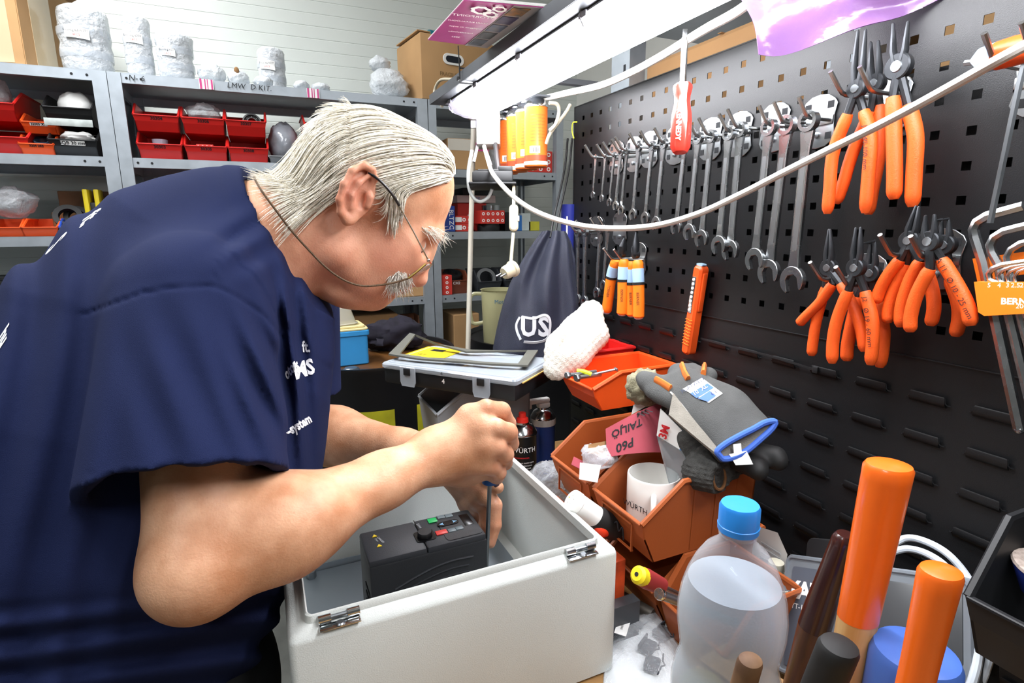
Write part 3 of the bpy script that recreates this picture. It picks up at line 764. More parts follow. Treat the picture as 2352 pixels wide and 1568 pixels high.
t = thing('spray_bottle', 'teal plastic bottle lying on the cardboard box', 'bottle', TM((.79, SF+.13, ZT+HH+.031), (0, math.radians(90), math.radians(12))))
MB().lathe([(.001, 0), (.026, .002), (.028, .01), (.028, .09), (.022, .108), (.012, .115), (.012, .125)], 20).build('body', m_teal, t)
MB().lathe([(.019, -.034), (.02, -.03), (.02, -.004), (.018, 0)], 16).build('cap', mat('dark_teal', '#1d6f80', .4), t)
tag(crumple(MB(), (.905, SF+.17, ZT+HH+.075), (.04, .04, .07), .2, seed=31).build('cloth', mat('navy_cloth_dark', '#2a3a78', .8), ang=60), 'blue-violet cloth bundle on the cardboard box behind the magazine', 'cloth')

# ---- right unit
q = ony(1010, 370, SF+.08)
carton('cardboard_box', 'cardboard box with magenta printed sticker right of the white hair', TM((.90, SF+.12, LV[1]+.001)), (.20, .18, .135), m_card, band=(.8, .36, mat('sticker_grey', '#c9c3b6', .7)))
mb = MB(); mb.box((.958, SF+.0285, LV[1]+.105), (.075, .001, .038)); tag(mb.build('sticker', m_magenta), 'magenta sticker on the cardboard box front', 'sticker')
film_bag('clear film bag on the shelf behind the grey junction box', (1.07, SF+.12, LV[1]+.08), (.075, .08, .085), seed=41, mt=m_wrap)
t = carton('bearing_carton', 'red carton with white rings behind the orange spray cans', TM((1.24, SF+.10, LV[1]+.001), (0, 0, 0)), (.17, .15, .10), m_redcarton, rings=(4, 3), group='red ring-printed cartons')
# third level
Yc = SF+.07
carton('blue_carton', 'blue carton with white vertical lettering beside the forehead', TM((ony(1026, 505, Yc).x, Yc+.03, LV[2]+.001)), (.062, .12, .115), mat('blue_carton', '#27418c', .5, var=.08))
text('BLTZC', .03, face_M((ony(1026, 505, Yc).x+.008, Yc-.0315, LV[2]+.055)) @ Euler((0, 0, -math.pi/2)).to_matrix().to_4x4(), m_whiteprint, None, name='lettering').parent = [o for o in bpy.data.objects if o.name == 'blue_carton'][0]
bo = [o for o in bpy.data.objects if o.name == 'blue_carton'][0]
for ch in bo.children:
    if ch.name.startswith('lettering'): ch.matrix_basis = bo.matrix_basis.inverted() @ face_M((ony(1026, 505, Yc).x+.012, Yc-.0315, LV[2]+.055)) @ Euler((0, 0, -math.pi/2)).to_matrix().to_4x4()
for k, nm in enumerate(('lower', 'upper')):
    carton('bearing_carton', nm+' of two small red cartons with white labels beside the blue one', TM((ony(1066, 515, Yc).x-.005, Yc+.04, LV[2]+.001+.036*k)), (.085, .11, .035), m_redcarton, rings=(3, 1), group='red ring-printed cartons')
    MB().box((ony(1060, 515, Yc).x-.022, Yc-.0165, LV[2]+.019+.036*k), (.036, .001, .022)).build('label_card', m_paper, [o for o in bpy.data.objects if o.name.startswith('bearing_carton') and o.type == 'EMPTY'][-1])
for o in bpy.data.objects:
    if o.name.startswith('label_card') and o.parent and o.parent.name.startswith('bearing_carton') and o.matrix_basis == Matrix(): o.matrix_basis = o.parent.matrix_basis.inverted()
xq = ony(1128, 510, Yc).x
carton('bearing_carton', 'long red carton with two rows of white rings, lying on black rings', TM((xq, Yc+.03, LV[2]+.035)), (.122, .11, .062), m_redcarton, rings=(5, 2), group='red ring-printed cartons')
tag(MB().lathe([(.03, 0), (.052, 0), (.054, .01), (.054, .024), (.05, .033), (.03, .033), (.03, 0)], 30, cap=False, M=TM((xq-.002, Yc+.03, LV[2]+.0008))).build('rubber_ring', m_rubber), 'black rubber ring under the long red carton', 'seal')
tag(MB().lathe([(.03, 0), (.045, 0), (.045, .022), (.03, .022), (.03, 0)], 30, cap=False, M=TM((xq+.012, Yc+.03, LV[2]+.099))).build('bearing_ring', m_bearing), 'grey steel bearing ring lying on the long red carton', 'bearing')
carton('bearing_carton', 'dark red carton with white letters behind the steel bearing ring', TM((xq-.05, Yc+.17, LV[2]+.001)), (.15, .1, .135), m_redcarton, group='red ring-printed cartons', txt='FAG', tm=m_whiteprint, tsize=.03)
carton('pale_carton', 'pale pink carton with blue logo on top of the dark red carton', TM((xq-.03, Yc+.17, LV[2]+.137)), (.20, .12, .035), mat('pale_carton', '#c9b2ad', .7), txt='SKF', tm=mat('blue_print', '#2c5fa8', .6), tsize=.022)
tag(MB().box((xq-.02, Yc+.18, LV[2]+.19), (.16, .13, .035), bev=.006).build('black_case', m_blackpl), 'flat black case on top of the pale carton', 'case')
for i, (dx, wv, h, cl, nm) in enumerate(((.115, .05, .09, '#1b1c1f', 'black'), (.165, .035, .075, '#2f6fb5', 'bright blue'), (.205, .05, .085, '#bfc8c4', 'pale grey'), (.25, .06, .045, '#c9c23a', 'yellow and white'))):
    carton('small_carton', nm+' small carton standing behind the inline switch', TM((xq+dx, Yc+.08, LV[2]+.001)), (wv, .08, h), mat('carton_'+nm.replace(' ', '_'), cl, .6, var=.1), group='small cartons on the right shelf')
# fourth level: brown bin with gears, dark bins with rings
q = ony(1042, 650, Yc)
storage_bin('reddish brown bin holding dark steel rings on the right unit', TM((q.x, SF+.03, LV[3]+.0006)), .12, .17, .10, mat('rust_brown_plastic', '#7a3f2a', .5), txt='CH2', tcol=m_whiteprint, hl=.062)
for k in range(3): tag(MB().lathe([(.028, 0), (.045, 0), (.047, .008), (.045, .016), (.028, .016), (.028, 0)], 26, cap=False, M=TM((q.x-.004+.006*k, SF+.09+.012*k, LV[3]+.035+.022*k), (.35, .05, 0))).build('steel_ring', mat('dark_steel', '#4a4b4d', .4, metal=.8)), ('bottom', 'middle', 'top')[k]+' dark steel ring in the reddish brown bin', 'ring', 'rings in the brown bin')
q = ony(1118, 650, Yc)
storage_bin('dark grey bin with a big grey ring behind the white cord', TM((q.x, SF+.03, LV[3]+.0006)), .12, .17, .10, mat('charcoal_plastic', '#33363a', .5), hl=.05)
tag(MB().lathe([(.034, -.008), (.05, -.008), (.05, .008), (.034, .008), (.034, -.008)], 30, cap=False, M=TM((q.x-.002, SF+.075, LV[3]+.062), (math.radians(70), 0, 0))).build('grey_ring', mat('grey_ring', '#7f8285', .4, metal=.6)), 'big grey ring standing in the dark grey bin', 'ring')
storage_bin('dark grey bin right of the ring bin, behind the measuring jug', TM((q.x+.14, SF+.03, LV[3]+.0006)), .12, .17, .10, mat('charcoal_plastic', '#33363a', .5), hl=.05)
carton('bearing_carton', 'narrow red ring-printed carton edge beside the shelf post', TM((.772, SF+.06, LV[3]+.001)), (.05, .1, .09), m_redcarton, rings=(1, 4), group='red ring-printed cartons')
carton('cardboard_box', 'cardboard box on the shelf below the grey moustache', TM((ony(925, 660, SF+.1).x, SF+.12, LV[3]+.001)), (.24, .2, .12), m_card)
carton('cardboard_box', 'cardboard box beside the shelf post, on the lower shelf', TM((ony(1052, 790, SF+.1).x+.02, SF+.12, LV[4]+.001)), (.13, .2, .19), m_card)
carton('cardboard_box', 'long cardboard box behind the dark rag on the lower shelf', TM((.430, SF+.15, LV[4]+.001)), (.24, .2, .21), m_card2)
storage_bin('rusty brown tub standing behind the shelf post', TM((.608, SF+.04, LV[4]+.001)), .075, .1, .19, mat('rusty_tub', '#7b4a2c', .7, col2='#3b2416', vscale=14))
# ================================================================== ENCLOSURE AND DRIVE
m_encl = mat('light_grey_powder_coat', '#cdd1cd', .5, var=.02, vscale=6, bump=.25, bscale=700)
m_zinc = mat('zinc_plate', '#9aa3aa', .38, metal=.6, var=.06, vscale=10, rvar=.1)
m_chrome = mat('chrome', '#c9ccce', .16, metal=1.)
EX0, EX1, EY0, EY1, EZ = -.010, .390, .538, .938, BZ+.0005
RXa, RXb, RYa, RYb = .010, .366, .551, .912
encl = thing('electrical_enclosure', 'open light grey steel enclosure lying on the bench, door removed', 'enclosure', TM(((EX0+EX1)/2, (EY0+EY1)/2, EZ)))
eI = encl.matrix_basis.inverted()
def loop_rr(x0, x1, y0, y1, r, z, n=5): return [((x0+x1)/2+p[0], (y0+y1)/2+p[1], z) for p in rrect(x1-x0, y1-y0, r, n)]
rings = [loop_rr(EX0+.004, EX1-.004, EY0+.004, EY1-.004, .006, EZ), loop_rr(EX0, EX1, EY0, EY1, .008, EZ+.004), loop_rr(EX0, EX1, EY0, EY1, .008, EZ+.176),
         loop_rr(EX0+.0012, EX1-.0012, EY0+.0012, EY1-.0012, .008, EZ+.1805), loop_rr(EX0+.005, EX1-.005, EY0+.005, EY1-.005, .008, EZ+.184),
         loop_rr(RXa-.006, RXb+.006, RYa-.005, RYb+.006, .008, EZ+.1885), loop_rr(RXa-.0025, RXb+.0025, RYa-.0022, RYb+.0025, .008, EZ+.190), loop_rr(RXa-.0015, RXb+.0015, RYa-.0015, RYb+.0015, .008, EZ+.198),
         loop_rr(RXa, RXb, RYa, RYb, .008, EZ+.1995), loop_rr(RXa+.0015, RXb-.0015, RYa+.0015, RYb-.0015, .008, EZ+.198), loop_rr(RXa+.0015, RXb-.0015, RYa+.0015, RYb-.0015, .008, EZ+.186),
         loop_rr(EX0+.003, EX1-.003, EY0+.003, EY1-.003, .006, EZ+.180), loop_rr(EX0+.003, EX1-.003, EY0+.003, EY1-.003, .006, EZ+.003)]
mb = MB(); mb.M = eI; n = len(rings[0]); vs = [p for r in rings for p in r]; fs = []
for k in range(len(rings)-1):
    for i in range(n): fs.append((k*n+i, k*n+(i+1) % n, (k+1)*n+(i+1) % n, (k+1)*n+i))
fs += [tuple(range(n-1, -1, -1)), tuple((len(rings)-1)*n+i for i in range(n))]
mb.add(vs, fs); mb.build('body', m_encl, encl, ang=40, fixn=False)
mb = MB(); mb.M = eI; mb.box((.188, .735, EZ+.0165), (.345, .36, .003), bev=.001); mb.box((.188, .552, EZ+.022), (.345, .002, .012)); mb.box((.188, .918, EZ+.022), (.345, .002, .012))
mb.build('mounting_plate', m_zinc, encl)
for cxy in ((.03, .57), (.346, .57), (.03, .90), (.346, .90)):
    mb = MB(); mb.M = eI; mb.lathe([(.0001, .03), (.007, .03), (.008, .026), (.008, .018), (.0001, .018)], 6, M=eI @ Matrix.Translation((cxy[0], cxy[1], EZ))); mb.build('plate_bolt', m_steel, encl)
mb = MB(); mb.M = eI; mb.lathe([(.004, 0), (.011, 0), (.012, .004), (.010, .016), (.004, .018)], 14, M=eI @ TM((.335, .70, EZ+.02))); mb.build('cable_gland', m_rubber, encl)
def hinge(x):
    h = bpy.data.objects.new('hinge', None); COL.objects.link(h); h.parent = encl; h.matrix_basis = eI @ Matrix.Translation((x, RYa-.0085, EZ+.187))
    MB().box((0, .001, 0), (.042, .0155, .0022), bev=.001).build('leaf', m_chrome, h)
    for s_ in (-1, 1): MB().tube([(s_*.021, .0045, .006), (s_*.0085, .0045, .006)], .0048, 12).build('knuckle', m_chrome, h)
    MB().tube([(-.009, .0045, .006), (.009, .0045, .006)], .0026, 10).build('pin', m_steel, h)
    MB().lathe([(.0001, .0036), (.0035, .0036), (.0048, .0022), (.0048, .001)], 14, M=Matrix.Translation((0, -.003, 0))).build('screw', m_chrome, h)
    MB().box((0, -.003, .0037), (.0056, .001, .0006)).build('screw_slot', m_hole, h)
# hinges are groups of parts: keep them as single meshes with sub-parts
def hinge2(x):
    base = Matrix.Translation((x, RYa-.0085, EZ+.187)); mb = MB(); mb.M = eI @ base
    mb.box((0, .001, 0), (.042, .0155, .0022), bev=.001); hb = mb.build('hinge', m_chrome, encl)
    for s_ in (-1, 1): q = MB(); q.M = eI @ base; q.tube([(s_*.021, .0045, .006), (s_*.0085, .0045, .006)], .0048, 12); q.build('knuckle', m_chrome, hb)
    q = MB(); q.M = eI @ base; q.tube([(-.009, .0045, .006), (.009, .0045, .006)], .0026, 10); q.build('pin', m_steel, hb)
    q = MB(); q.lathe([(.0001, .0036), (.0035, .0036), (.0048, .0022), (.0048, .001)], 14, M=eI @ base @ Matrix.Translation((0, -.003, 0))); q.build('screw', m_steel, hb)
hinge2(.042); hinge2(.337)
# frequency drive on the mounting plate
m_vfd = mat('drive_charcoal_plastic', '#26282b', .48, var=.08, vscale=8, bump=.12, bscale=900)
m_vfd2 = mat('drive_face_plastic', '#303236', .5, bump=.12, bscale=900)
VX0, VX1, VY0, VY1, VZ0, VZ1 = .087, .2425, .628, .703, EZ+.018, H-.401
vfd = thing('frequency_drive', 'black frequency drive with keypad and round knob inside the enclosure', 'drive', TM(((VX0+VX1)/2, (VY0+VY1)/2, VZ0))); vI = vfd.matrix_basis.inverted()
def vb(name, c, d, m, par=vfd, bev=.001): q = MB(); q.M = vI; q.box(c, d, bev=bev, seg=2); return q.build(name, m, par)
vc = ((VX0+VX1)/2, (VY0+VY1)/2)
vb('body', (vc[0], vc[1], (VZ0+VZ1)/2-.004), (VX1-VX0, VY1-VY0, VZ1-VZ0-.008), m_vfd, bev=.003)
vb('terminal_cover', (VX0+.037, vc[1], VZ1-.006), (.074, VY1-VY0-.002, .011), m_vfd2, bev=.003)
kp = vb('keypad_panel', (VX1-.041, vc[1], VZ1-.0058), (.080, VY1-VY0-.002, .0112), m_vfd2, bev=.003)
ZT_ = VZ1+.0002
def vpos(x, y): p = onz(x, y, ZT_); return p.x, p.y
m_blackgl = mat('black_gloss', '#0c0c0e', .25)
q = MB(); q.M = vI; q.prism([(p[0]+VX1-.0285, p[1]+vc[1]) for p in rrect(.050, .066, .006)], ZT_-.0008, ZT_+.0004); q.build('keypad_overlay', m_vfd, kp)
def key(x, y, w_, h_, c, nm): px_, py_ = vpos(x, y); vb(nm, (px_, py_, ZT_+.0006), (w_, h_, .0016), mat('key_'+c[1:], c, .4), kp, bev=.0005)
key(993, 1196, .0125, .0115, '#1fae5a', 'run_key'); key(1014, 1223, .0155, .0100, '#d8413a', 'stop_key')
for c in ((1013, 1188), (1031, 1185), (1038, 1218), (1055, 1213)): key(*c, .0105, .0085, '#6d7b80', 'key')
px_, py_ = vpos(1029, 1202)
q = MB(); q.prism([(p[0]+px_, p[1]+py_) for p in rrect(.030, .0115, .0056)], ZT_+.0002, ZT_+.0012, M=vI); q.build('arrow_pad', m_blackgl, kp)
m_arrow = mat('key_arrow_blue', '#8fc3e6', .4)
for dx, s_ in ((-.009, -1), (.009, 1)):
    q = MB(); q.prism([(px_+dx+s_*.0035, py_), (px_+dx-s_*.0025, py_+.003), (px_+dx-s_*.0012, py_), (px_+dx-s_*.0025, py_-.003)], ZT_+.0013, ZT_+.0016, M=vI); q.build('arrow', m_arrow, kp)
px_, py_ = vpos(1068, 1192); vb('display', (px_+.0008, py_-.002, ZT_+.0004), (.013, .030, .0008), m_blackgl, kp, bev=.0003)
px_, py_ = vpos(976, 1230)
q = MB(); q.lathe([(.0095, 0), (.0100, .001), (.0095, .0055), (.0088, .0064), (.0001, .0066)], 28, M=vI @ Matrix.Translation((px_, py_, ZT_)), wob=lambda a, z: 1+.025*math.cos(a*20)); q.build('knob', m_blackpl, vfd)
q = MB(); q.prism([(p[0]+px_, p[1]+py_) for p in rrect(.026, .026, .004)], ZT_-.001, ZT_+.0003, M=vI); q.build('knob_recess', m_blackgl, vfd)
m_warn = mat('warning_yellow', '#e0c21e', .5)
for c in ((860, 1230), (871, 1252)):
    px_, py_ = vpos(*c); q = MB(); q.prism([(px_-.0032, py_-.0028), (px_+.0032, py_-.0028), (px_, py_+.003)], ZT_-.0006, ZT_+.0003, M=vI); q.build('warning_triangle', m_warn, vfd)
m_lgrey = mat('light_grey_print', '#b9bdc0', .6)
px_, py_ = vpos(867, 1241)
text('DANGER', .0042, vI @ TM((px_+.004, py_-.001, ZT_+.0005), (0, 0, math.radians(-75))), m_lgrey, vfd); text('3 min', .0036, vI @ TM((px_-.001, py_+.001, ZT_+.0005), (0, 0, math.radians(-75))), m_lgrey, vfd)
px_, py_ = vpos(963, 1208); text('Drive', .0055, vI @ TM((px_, py_, ZT_+.0005), (0, 0, math.radians(-80))), m_lgrey, vfd)
vb('seam_groove', (VX0+.0745, vc[1], ZT_-.0002), (.0010, VY1-VY0-.002, .0006), m_blackgl, bev=0)
# arched frame and ventilation louvers on the side facing the camera
def arch(u): return VX0+.030+.105*u, VZ1-.046+.020*math.sin(math.pi*min(1, u*1.05)*.62)
q = MB(); q.M = vI; q.tube([(arch(k/12)[0], VY0-.0003, arch(k/12)[1]) for k in range(13)], .0014, 6); q.build('arch_rib', m_vfd2, vfd)
for r in range(8):
    q = MB(); q.M = vI; q.tube([(arch(.06+.88*k/10)[0], VY0-.0002, arch(.06+.88*k/10)[1]-.011-.0095*r-(.003*r if k < 2 else 0)) for k in range(11)], .0011, 5); q.build('vent_rib', m_vfd2, vfd)
for r in range(9): vb('terminal_slot', (VX0-.0004, VY0+.02, VZ1-.05-.012*r), (.0014, .03, .005), m_hole, bev=0)
# screwdriver standing in the right hand
S0 = at(1117, 1300, .781); S1 = at(1125, 1110, .757); ax_ = (S1-S0).normalized()
tip = S0-ax_*((S0.z-(EZ+.0185))/ax_.z); hb_ = S1+ax_*.001; L0 = (hb_-tip).length
sd = thing('screwdriver', 'blue and black screwdriver gripped in the man\'s right hand', 'screwdriver', Matrix.Translation(tip) @ frame_from(ax_).to_4x4())
MB().lathe([(.0008, 0), (.0022, .004), (.0030, .012), (.0030, L0)], 12).build('shaft', m_steel, sd)
MB().lathe([(.006, L0-.001), (.0105, L0), (.0112, L0+.004), (.0108, L0+.012), (.0085, L0+.016), (.0085, L0+.02)], 20).build('collar', mat('handle_blue', '#1f5fb0', .4), sd)
MB().lathe([(.0085, L0+.018), (.0105, L0+.028), (.0115, L0+.05), (.0118, L0+.085), (.0105, L0+.10), (.004, L0+.104)], 20, wob=lambda a, z: 1+.03*math.cos(a*6)).build('handle', m_rubber, sd)

# ================================================================== BROWN BINS BY THE PANEL
FX = Matrix(((0, 1, 0, 0), (-1, 0, 0, 0), (0, 0, 1, 0), (0, 0, 0, 1)))           # bin front (-y) turned to -x
def bench_bin(label, x, y, z, w_, d, h, m, **k): return storage_bin(label, Matrix.Translation((x, y, z)) @ FX, w_, d, h, m, **k)
BW, BD, BH = .124, .205, .118
ZL = BZ+.0006; ZU = ZL+BH+.0045
for y, nm in ((.505, 'lower brown bin nearest the water bottle, holding a big bolt'), (.6405, 'lower brown bin hidden under the mug bin'), (.776, 'lower brown bin under the sandpaper bin')):
    bench_bin(nm, .492, y, ZL, BW, .125 if y < .55 else BD, BH, m_brown, hl=.062, group='brown bench bins')
b_mug = bench_bin('upper brown bin holding the white mug and gloves', .453, .627, ZU, BW, BD, BH, m_brown, hl=.066, group='brown bench bins')
b_snd = bench_bin('upper brown bin with red sandpaper and scraps', .453, .766, ZU, BW, BD, BH, m_brown, hl=.066, group='brown bench bins')
for b_ in (b_mug, b_snd):
    fm_ = MB(); z0 = .015
    for c, d in (((0, -.002, .012), (BW*.60, .003, .002)), ((0, -.0055, .055), (BW*.60, .003, .002)), ((-BW*.30, -.004, .034), (.002, .003, .044)), ((BW*.30, -.004, .034), (.002, .003, .044))): fm_.box(c, d)
    fm_.build('label_frame', m_brown, b_)
mb = MB(); mb.tube(smooth_path([(-.030, -.0068, .040), (-.024, -.0068, .046), (-.020, -.0068, .036), (-.012, -.0068, .044), (-.006, -.0068, .034), (.004, -.0068, .042), (.010, -.0068, .030), (.018, -.0068, .040), (.022, -.0068, .022)], 5), .0011, 5); mb.build('marker_scribble', m_ink, b_mug)
# mug
mz = ZU+.0035
m_cer = mat('white_ceramic', '#e4e3de', .15, coat=.4)
mug = thing('mug', 'white ceramic mug with black lettering standing in the brown bin', 'mug', TM((.5215, .636, mz)))
R_ = .0405
MB().lathe([(.0001, 0), (.036, 0), (.0385, .003), (R_, .01), (R_, .093), (R_-.001, .0955), (R_-.0025, .0955), (R_-.0035, .093), (R_-.0042, .012), (.03, .006), (.0001, .006)], 40).build('body', m_cer, mug)
ha = math.radians(-128); hd = Vector((math.cos(ha), math.sin(ha), 0))
MB().tube(smooth_path([hd*(R_-.002)+Vector((0, 0, .076)), hd*(R_+.013)+Vector((0, 0, .074)), hd*(R_+.021)+Vector((0, 0, .055)), hd*(R_+.018)+Vector((0, 0, .03)), hd*(R_-.002)+Vector((0, 0, .018))], 6), .0055, 10, flat=.8).build('handle', m_cer, mug)
a_ = math.radians(-168)
text('WÜRTH', .013, Matrix.Translation((math.cos(a_)*(R_+.0006), math.sin(a_)*(R_+.0006), .052)) @ Euler((math.pi/2, 0, a_+math.pi/2)).to_matrix().to_4x4(), m_ink, mug)
# red sandpaper sheet rolled in the back bin
m_sand = mat('sandpaper_red', '#a24450', .8, var=.08, vscale=30)
c0, c1, c2, c3 = at(1392, 985, .905), at(1518, 925, .880), at(1522, 1040, .865), at(1395, 1050, .885)
def sp(u, v):
    p = c0*(1-u)*(1-v)+c1*u*(1-v)+c2*u*v+c3*(1-u)*v; return p+(_f*-.012)*math.sin(math.pi*u)+Vector((0, 0, .006*math.sin(3*u)))
sand = tag(MB().grid(sp, 10, 6, thick=.0012).build('sandpaper_sheet', m_sand), 'red sandpaper sheet with black P60 print in the brown bin', 'sandpaper')
sbv2 = BVHTree.FromPolygons([v.co for v in sand.data.vertices], [p.vertices for p in sand.data.polygons])
xd_ = (c0-c1).normalized(); yd_ = (c3-c0).normalized()
for s_, u, v, sz in (('P60', .30, .72, .020), ('TAILJÖ', .35, .28, .017), ('114', .62, .04, .012)):
    p = sp(u, v); text_on(s_, sz, axes(p-_f*.05, xd_, yd_, _f), m_ink, sand, sbv2, _f, off=.0008, bold=.0004)
for a, b in ((.08, .12), (.08, .42)): pass
# 3M blister card, white scraps
m_3m = thing('blister_pack', 'white and blue card blister pack with red lettering beside the mug', 'package', Matrix.Translation(at(1545, 1010, .83)))
iI = m_3m.matrix_basis.inverted()
k0, k1, k2, k3 = at(1517, 938, .845), at(1577, 1000, .822), at(1573, 1040, .826), at(1508, 1000, .850)
k4, k5 = at(1538, 1118, .850), at(1578, 1112, .828)
def slab(vs_, t_, M=None):
    a = [Vector(v) for v in vs_]; nrm = (a[1]-a[0]).cross(a[2]-a[0]).normalized()*t_; n_ = len(a)
    mb = MB(); mb.M = M; mb.add(a+[v+nrm for v in a], [tuple(range(n_)), tuple(range(2*n_-1, n_-1, -1))]+[(i, (i+1) % n_, n_+(i+1) % n_, n_+i) for i in range(n_)]); return mb
slab([k0, k1, k2, k3], .0012, iI).build('card', m_paper, m_3m)
slab([lerp(k1, k0, .18), k1-_f*.0008, k2-_f*.0008, lerp(k2, k3, .18)], .0014, iI).build('blue_band', mat('pack_blue', '#1f7fc8', .5), m_3m)
slab([k3-_f*.001, k2-_f*.001, k5, k4], .012, iI).build('blister', mat('clear_blister', '#cdd5da', .08, trans=.75, spec=.8), m_3m)
xd3 = (k2-k3).normalized(); yd3 = (k0-k3).normalized(); zd3 = xd3.cross(yd3).normalized()
if zd3.dot(_f) > 0: zd3 = -zd3
text('3M', .017, iI @ axes(lerp(k3, k2, .22)+yd3*.012-_f*.004, (k0-k3).normalized(), -(xd3), zd3), mat('logo_red', '#d0202a', .5), m_3m, bold=.0006)
tag(slab([at(1332, 1062, .880), at(1380, 1068, .868), at(1372, 1108, .866), at(1330, 1100, .876)], .002).build('paper_scrap', m_paper), 'torn white paper scrap over the edge of the sandpaper bin', 'paper')
tag(slab([at(1455, 930, .93), at(1503, 905, .915), at(1508, 920, .915), at(1450, 952, .93)], .002).build('white_card', m_paper), 'white card sticking up behind the red sandpaper', 'card')
tag(slab([at(1352, 1020, .90), at(1395, 1012, .90), at(1398, 1050, .895), at(1350, 1040, .895)], .002).build('brown_scrap', m_card2), 'brown sandpaper scrap lying in the back brown bin', 'paper')
film_bag('clear film scrap in the back brown bin', tuple(at(1375, 1048, .90)), (.03, .03, .018), seed=51)
tag(slab([at(1318, 1048, .90), at(1342, 1060, .895), at(1335, 1078, .89), at(1312, 1066, .895)], .004).build('pink_scrap', m_sand), 'pink sandpaper scrap at the lip of the back brown bin', 'paper')
# fluffy olive pad poking out behind the gloves
tag(crumple(MB(), tuple(at(1478, 890, .92)), (.030, .03, .030), .25, 30, 26, 18, 61.).build('scouring_pad', mat('olive_fleece', '#85816a', .95, var=.25, vscale=60, bump=1, bscale=300), ang=60), 'fuzzy olive scouring pad beside the orange bin', 'pad')

# ================================================================== GLOVES
m_glv = mat('grey_glove_fabric', '#4a4b4a', .9, var=.12, vscale=40, bump=.5, bscale=900)
m_glv2 = mat('light_grey_suede', '#7a766d', .95, var=.15, vscale=50, bump=.6, bscale=500)
m_org = mat('orange_suede', '#c46a2b', .9, var=.2, vscale=30)
m_glbl = mat('glove_blue_binding', '#3a5fb8', .8)
glove = thing('work_glove', 'grey work glove with blue cuff binding and printed label, draped over the bins', 'glove', Matrix.Translation(at(1620, 960, .80))); gI = glove.matrix_basis.inverted()
gf = Field()
ga, gb_ = at(1565, 905, .830), at(1720, 1000, .775)
nrm_g = (EYE-at(1640, 950, .80)).normalized()
def fl(P0, P1, r0, r1, th=2.1, k=.012): gf.rc(P0, P1, r0, r1, k=k, sq=(tuple(nrm_g*.8+Vector((0, 0, .6))), th))
fl(at(1580, 900, .835), at(1648, 945, .805), .040, .046); fl(at(1648, 945, .805), at(1708, 1012, .775), .046, .048)
fl(at(1560, 890, .845), at(1490, 878, .872), .017, .015, 1.3); fl(at(1490, 878, .872), at(1478, 868, .885), .015, .012, 1.2)      # index pointing left
fl(at(1575, 885, .85), at(1560, 858, .872), .018, .015, 1.2); fl(at(1560, 858, .872), at(1590, 850, .88), .014, .012, 1.2)         # finger up
fl(at(1600, 890, .85), at(1625, 862, .87), .017, .014, 1.2)                                                                        # little finger
fl(at(1565, 915, .838), at(1520, 905, .85), .018, .015, 1.3); fl(at(1520, 905, .85), at(1500, 900, .855), .015, .012, 1.3)
gf.plane(at(1716, 1018, .770), (at(1716, 1018, .770)-at(1640, 940, .805)).normalized(), lim=(at(1716, 1018, .770), .07))
def gdisp(P): return .0016*sin_noise(P, 70, 41)+.0008*sin_noise(P, 160, 42)
def build_field(f, name, m, par, inv, pts, mg, h, disp=None):
    f.disp = disp; lo_, hi_ = boxof(pts, mg); return link(name, np_mesh(name, [f.mesh(lo_, hi_, h)]), m, par, inv)
gpts = [at(1478, 868, .885), at(1720, 1040, .765), at(1590, 850, .88), at(1640, 945, .80)]
build_field(gf, 'glove_body', m_glv, glove, gI, gpts, .055, .0026, gdisp)
gbv_o = [o for o in glove.children][0].data
gbv = BVHTree.FromPolygons([v.co for v in gbv_o.vertices], [p.vertices for p in gbv_o.polygons])
def on_glove(x, y, off=.001):
    h = gbv.ray_cast(EYE, ray(x, y)); return (h[0]-ray(x, y).normalized()*off) if h[0] else at(x, y, .8)
# printed label patch
def patch(name, quad, m, par, inv, nu=8, nv_=8, off=.0012):
    mb = MB(); mb.M = inv
    def fn(u, v):
        x = quad[0][0]*(1-u)*(1-v)+quad[1][0]*u*(1-v)+quad[2][0]*u*v+quad[3][0]*(1-u)*v
        y = quad[0][1]*(1-u)*(1-v)+quad[1][1]*u*(1-v)+quad[2][1]*u*v+quad[3][1]*(1-u)*v
        return on_glove(x, y, off)
    mb.grid(fn, nu, nv_); return mb.build(name, m, par, fixn=False)
lb = patch('label', [(1568, 893), (1612, 867), (1660, 903), (1628, 925)], m_whiteprint, glove, gI)
patch('label_blue_field', [(1585, 903), (1625, 880), (1640, 890), (1600, 914)], mat('label_blue', '#3c62b4', .6), glove, gI, off=.0018)
patch('label_crest', [(1603, 915), (1630, 897), (1645, 908), (1626, 922)], mat('label_blue', '#3c62b4', .6), glove, gI, off=.0022)
pa, pb = on_glove(1574, 892), on_glove(1612, 868); xg = (pb-pa).normalized(); zg = (EYE-pa).normalized(); yg = zg.cross(xg)
text_on('PORTWEST', .0085, axes(on_glove(1592, 884)-ray(1592, 884)*.06, xg, yg, zg), mat('label_ink', '#2a3550', .6), glove, gbv, ray(1592, 884), off=.003).matrix_basis = gI
text_on('10  XL', .0095, axes(on_glove(1608, 895)-ray(1608, 895)*.06, xg, yg, zg), m_whiteprint, glove, gbv, ray(1608, 895), off=.0032).matrix_basis = gI
text_on('CE', .009, axes(on_glove(1640, 900)-ray(1640, 900)*.06, xg, yg, zg), mat('label_ink', '#2a3550', .6), glove, gbv, ray(1640, 900), off=.0034).matrix_basis = gI
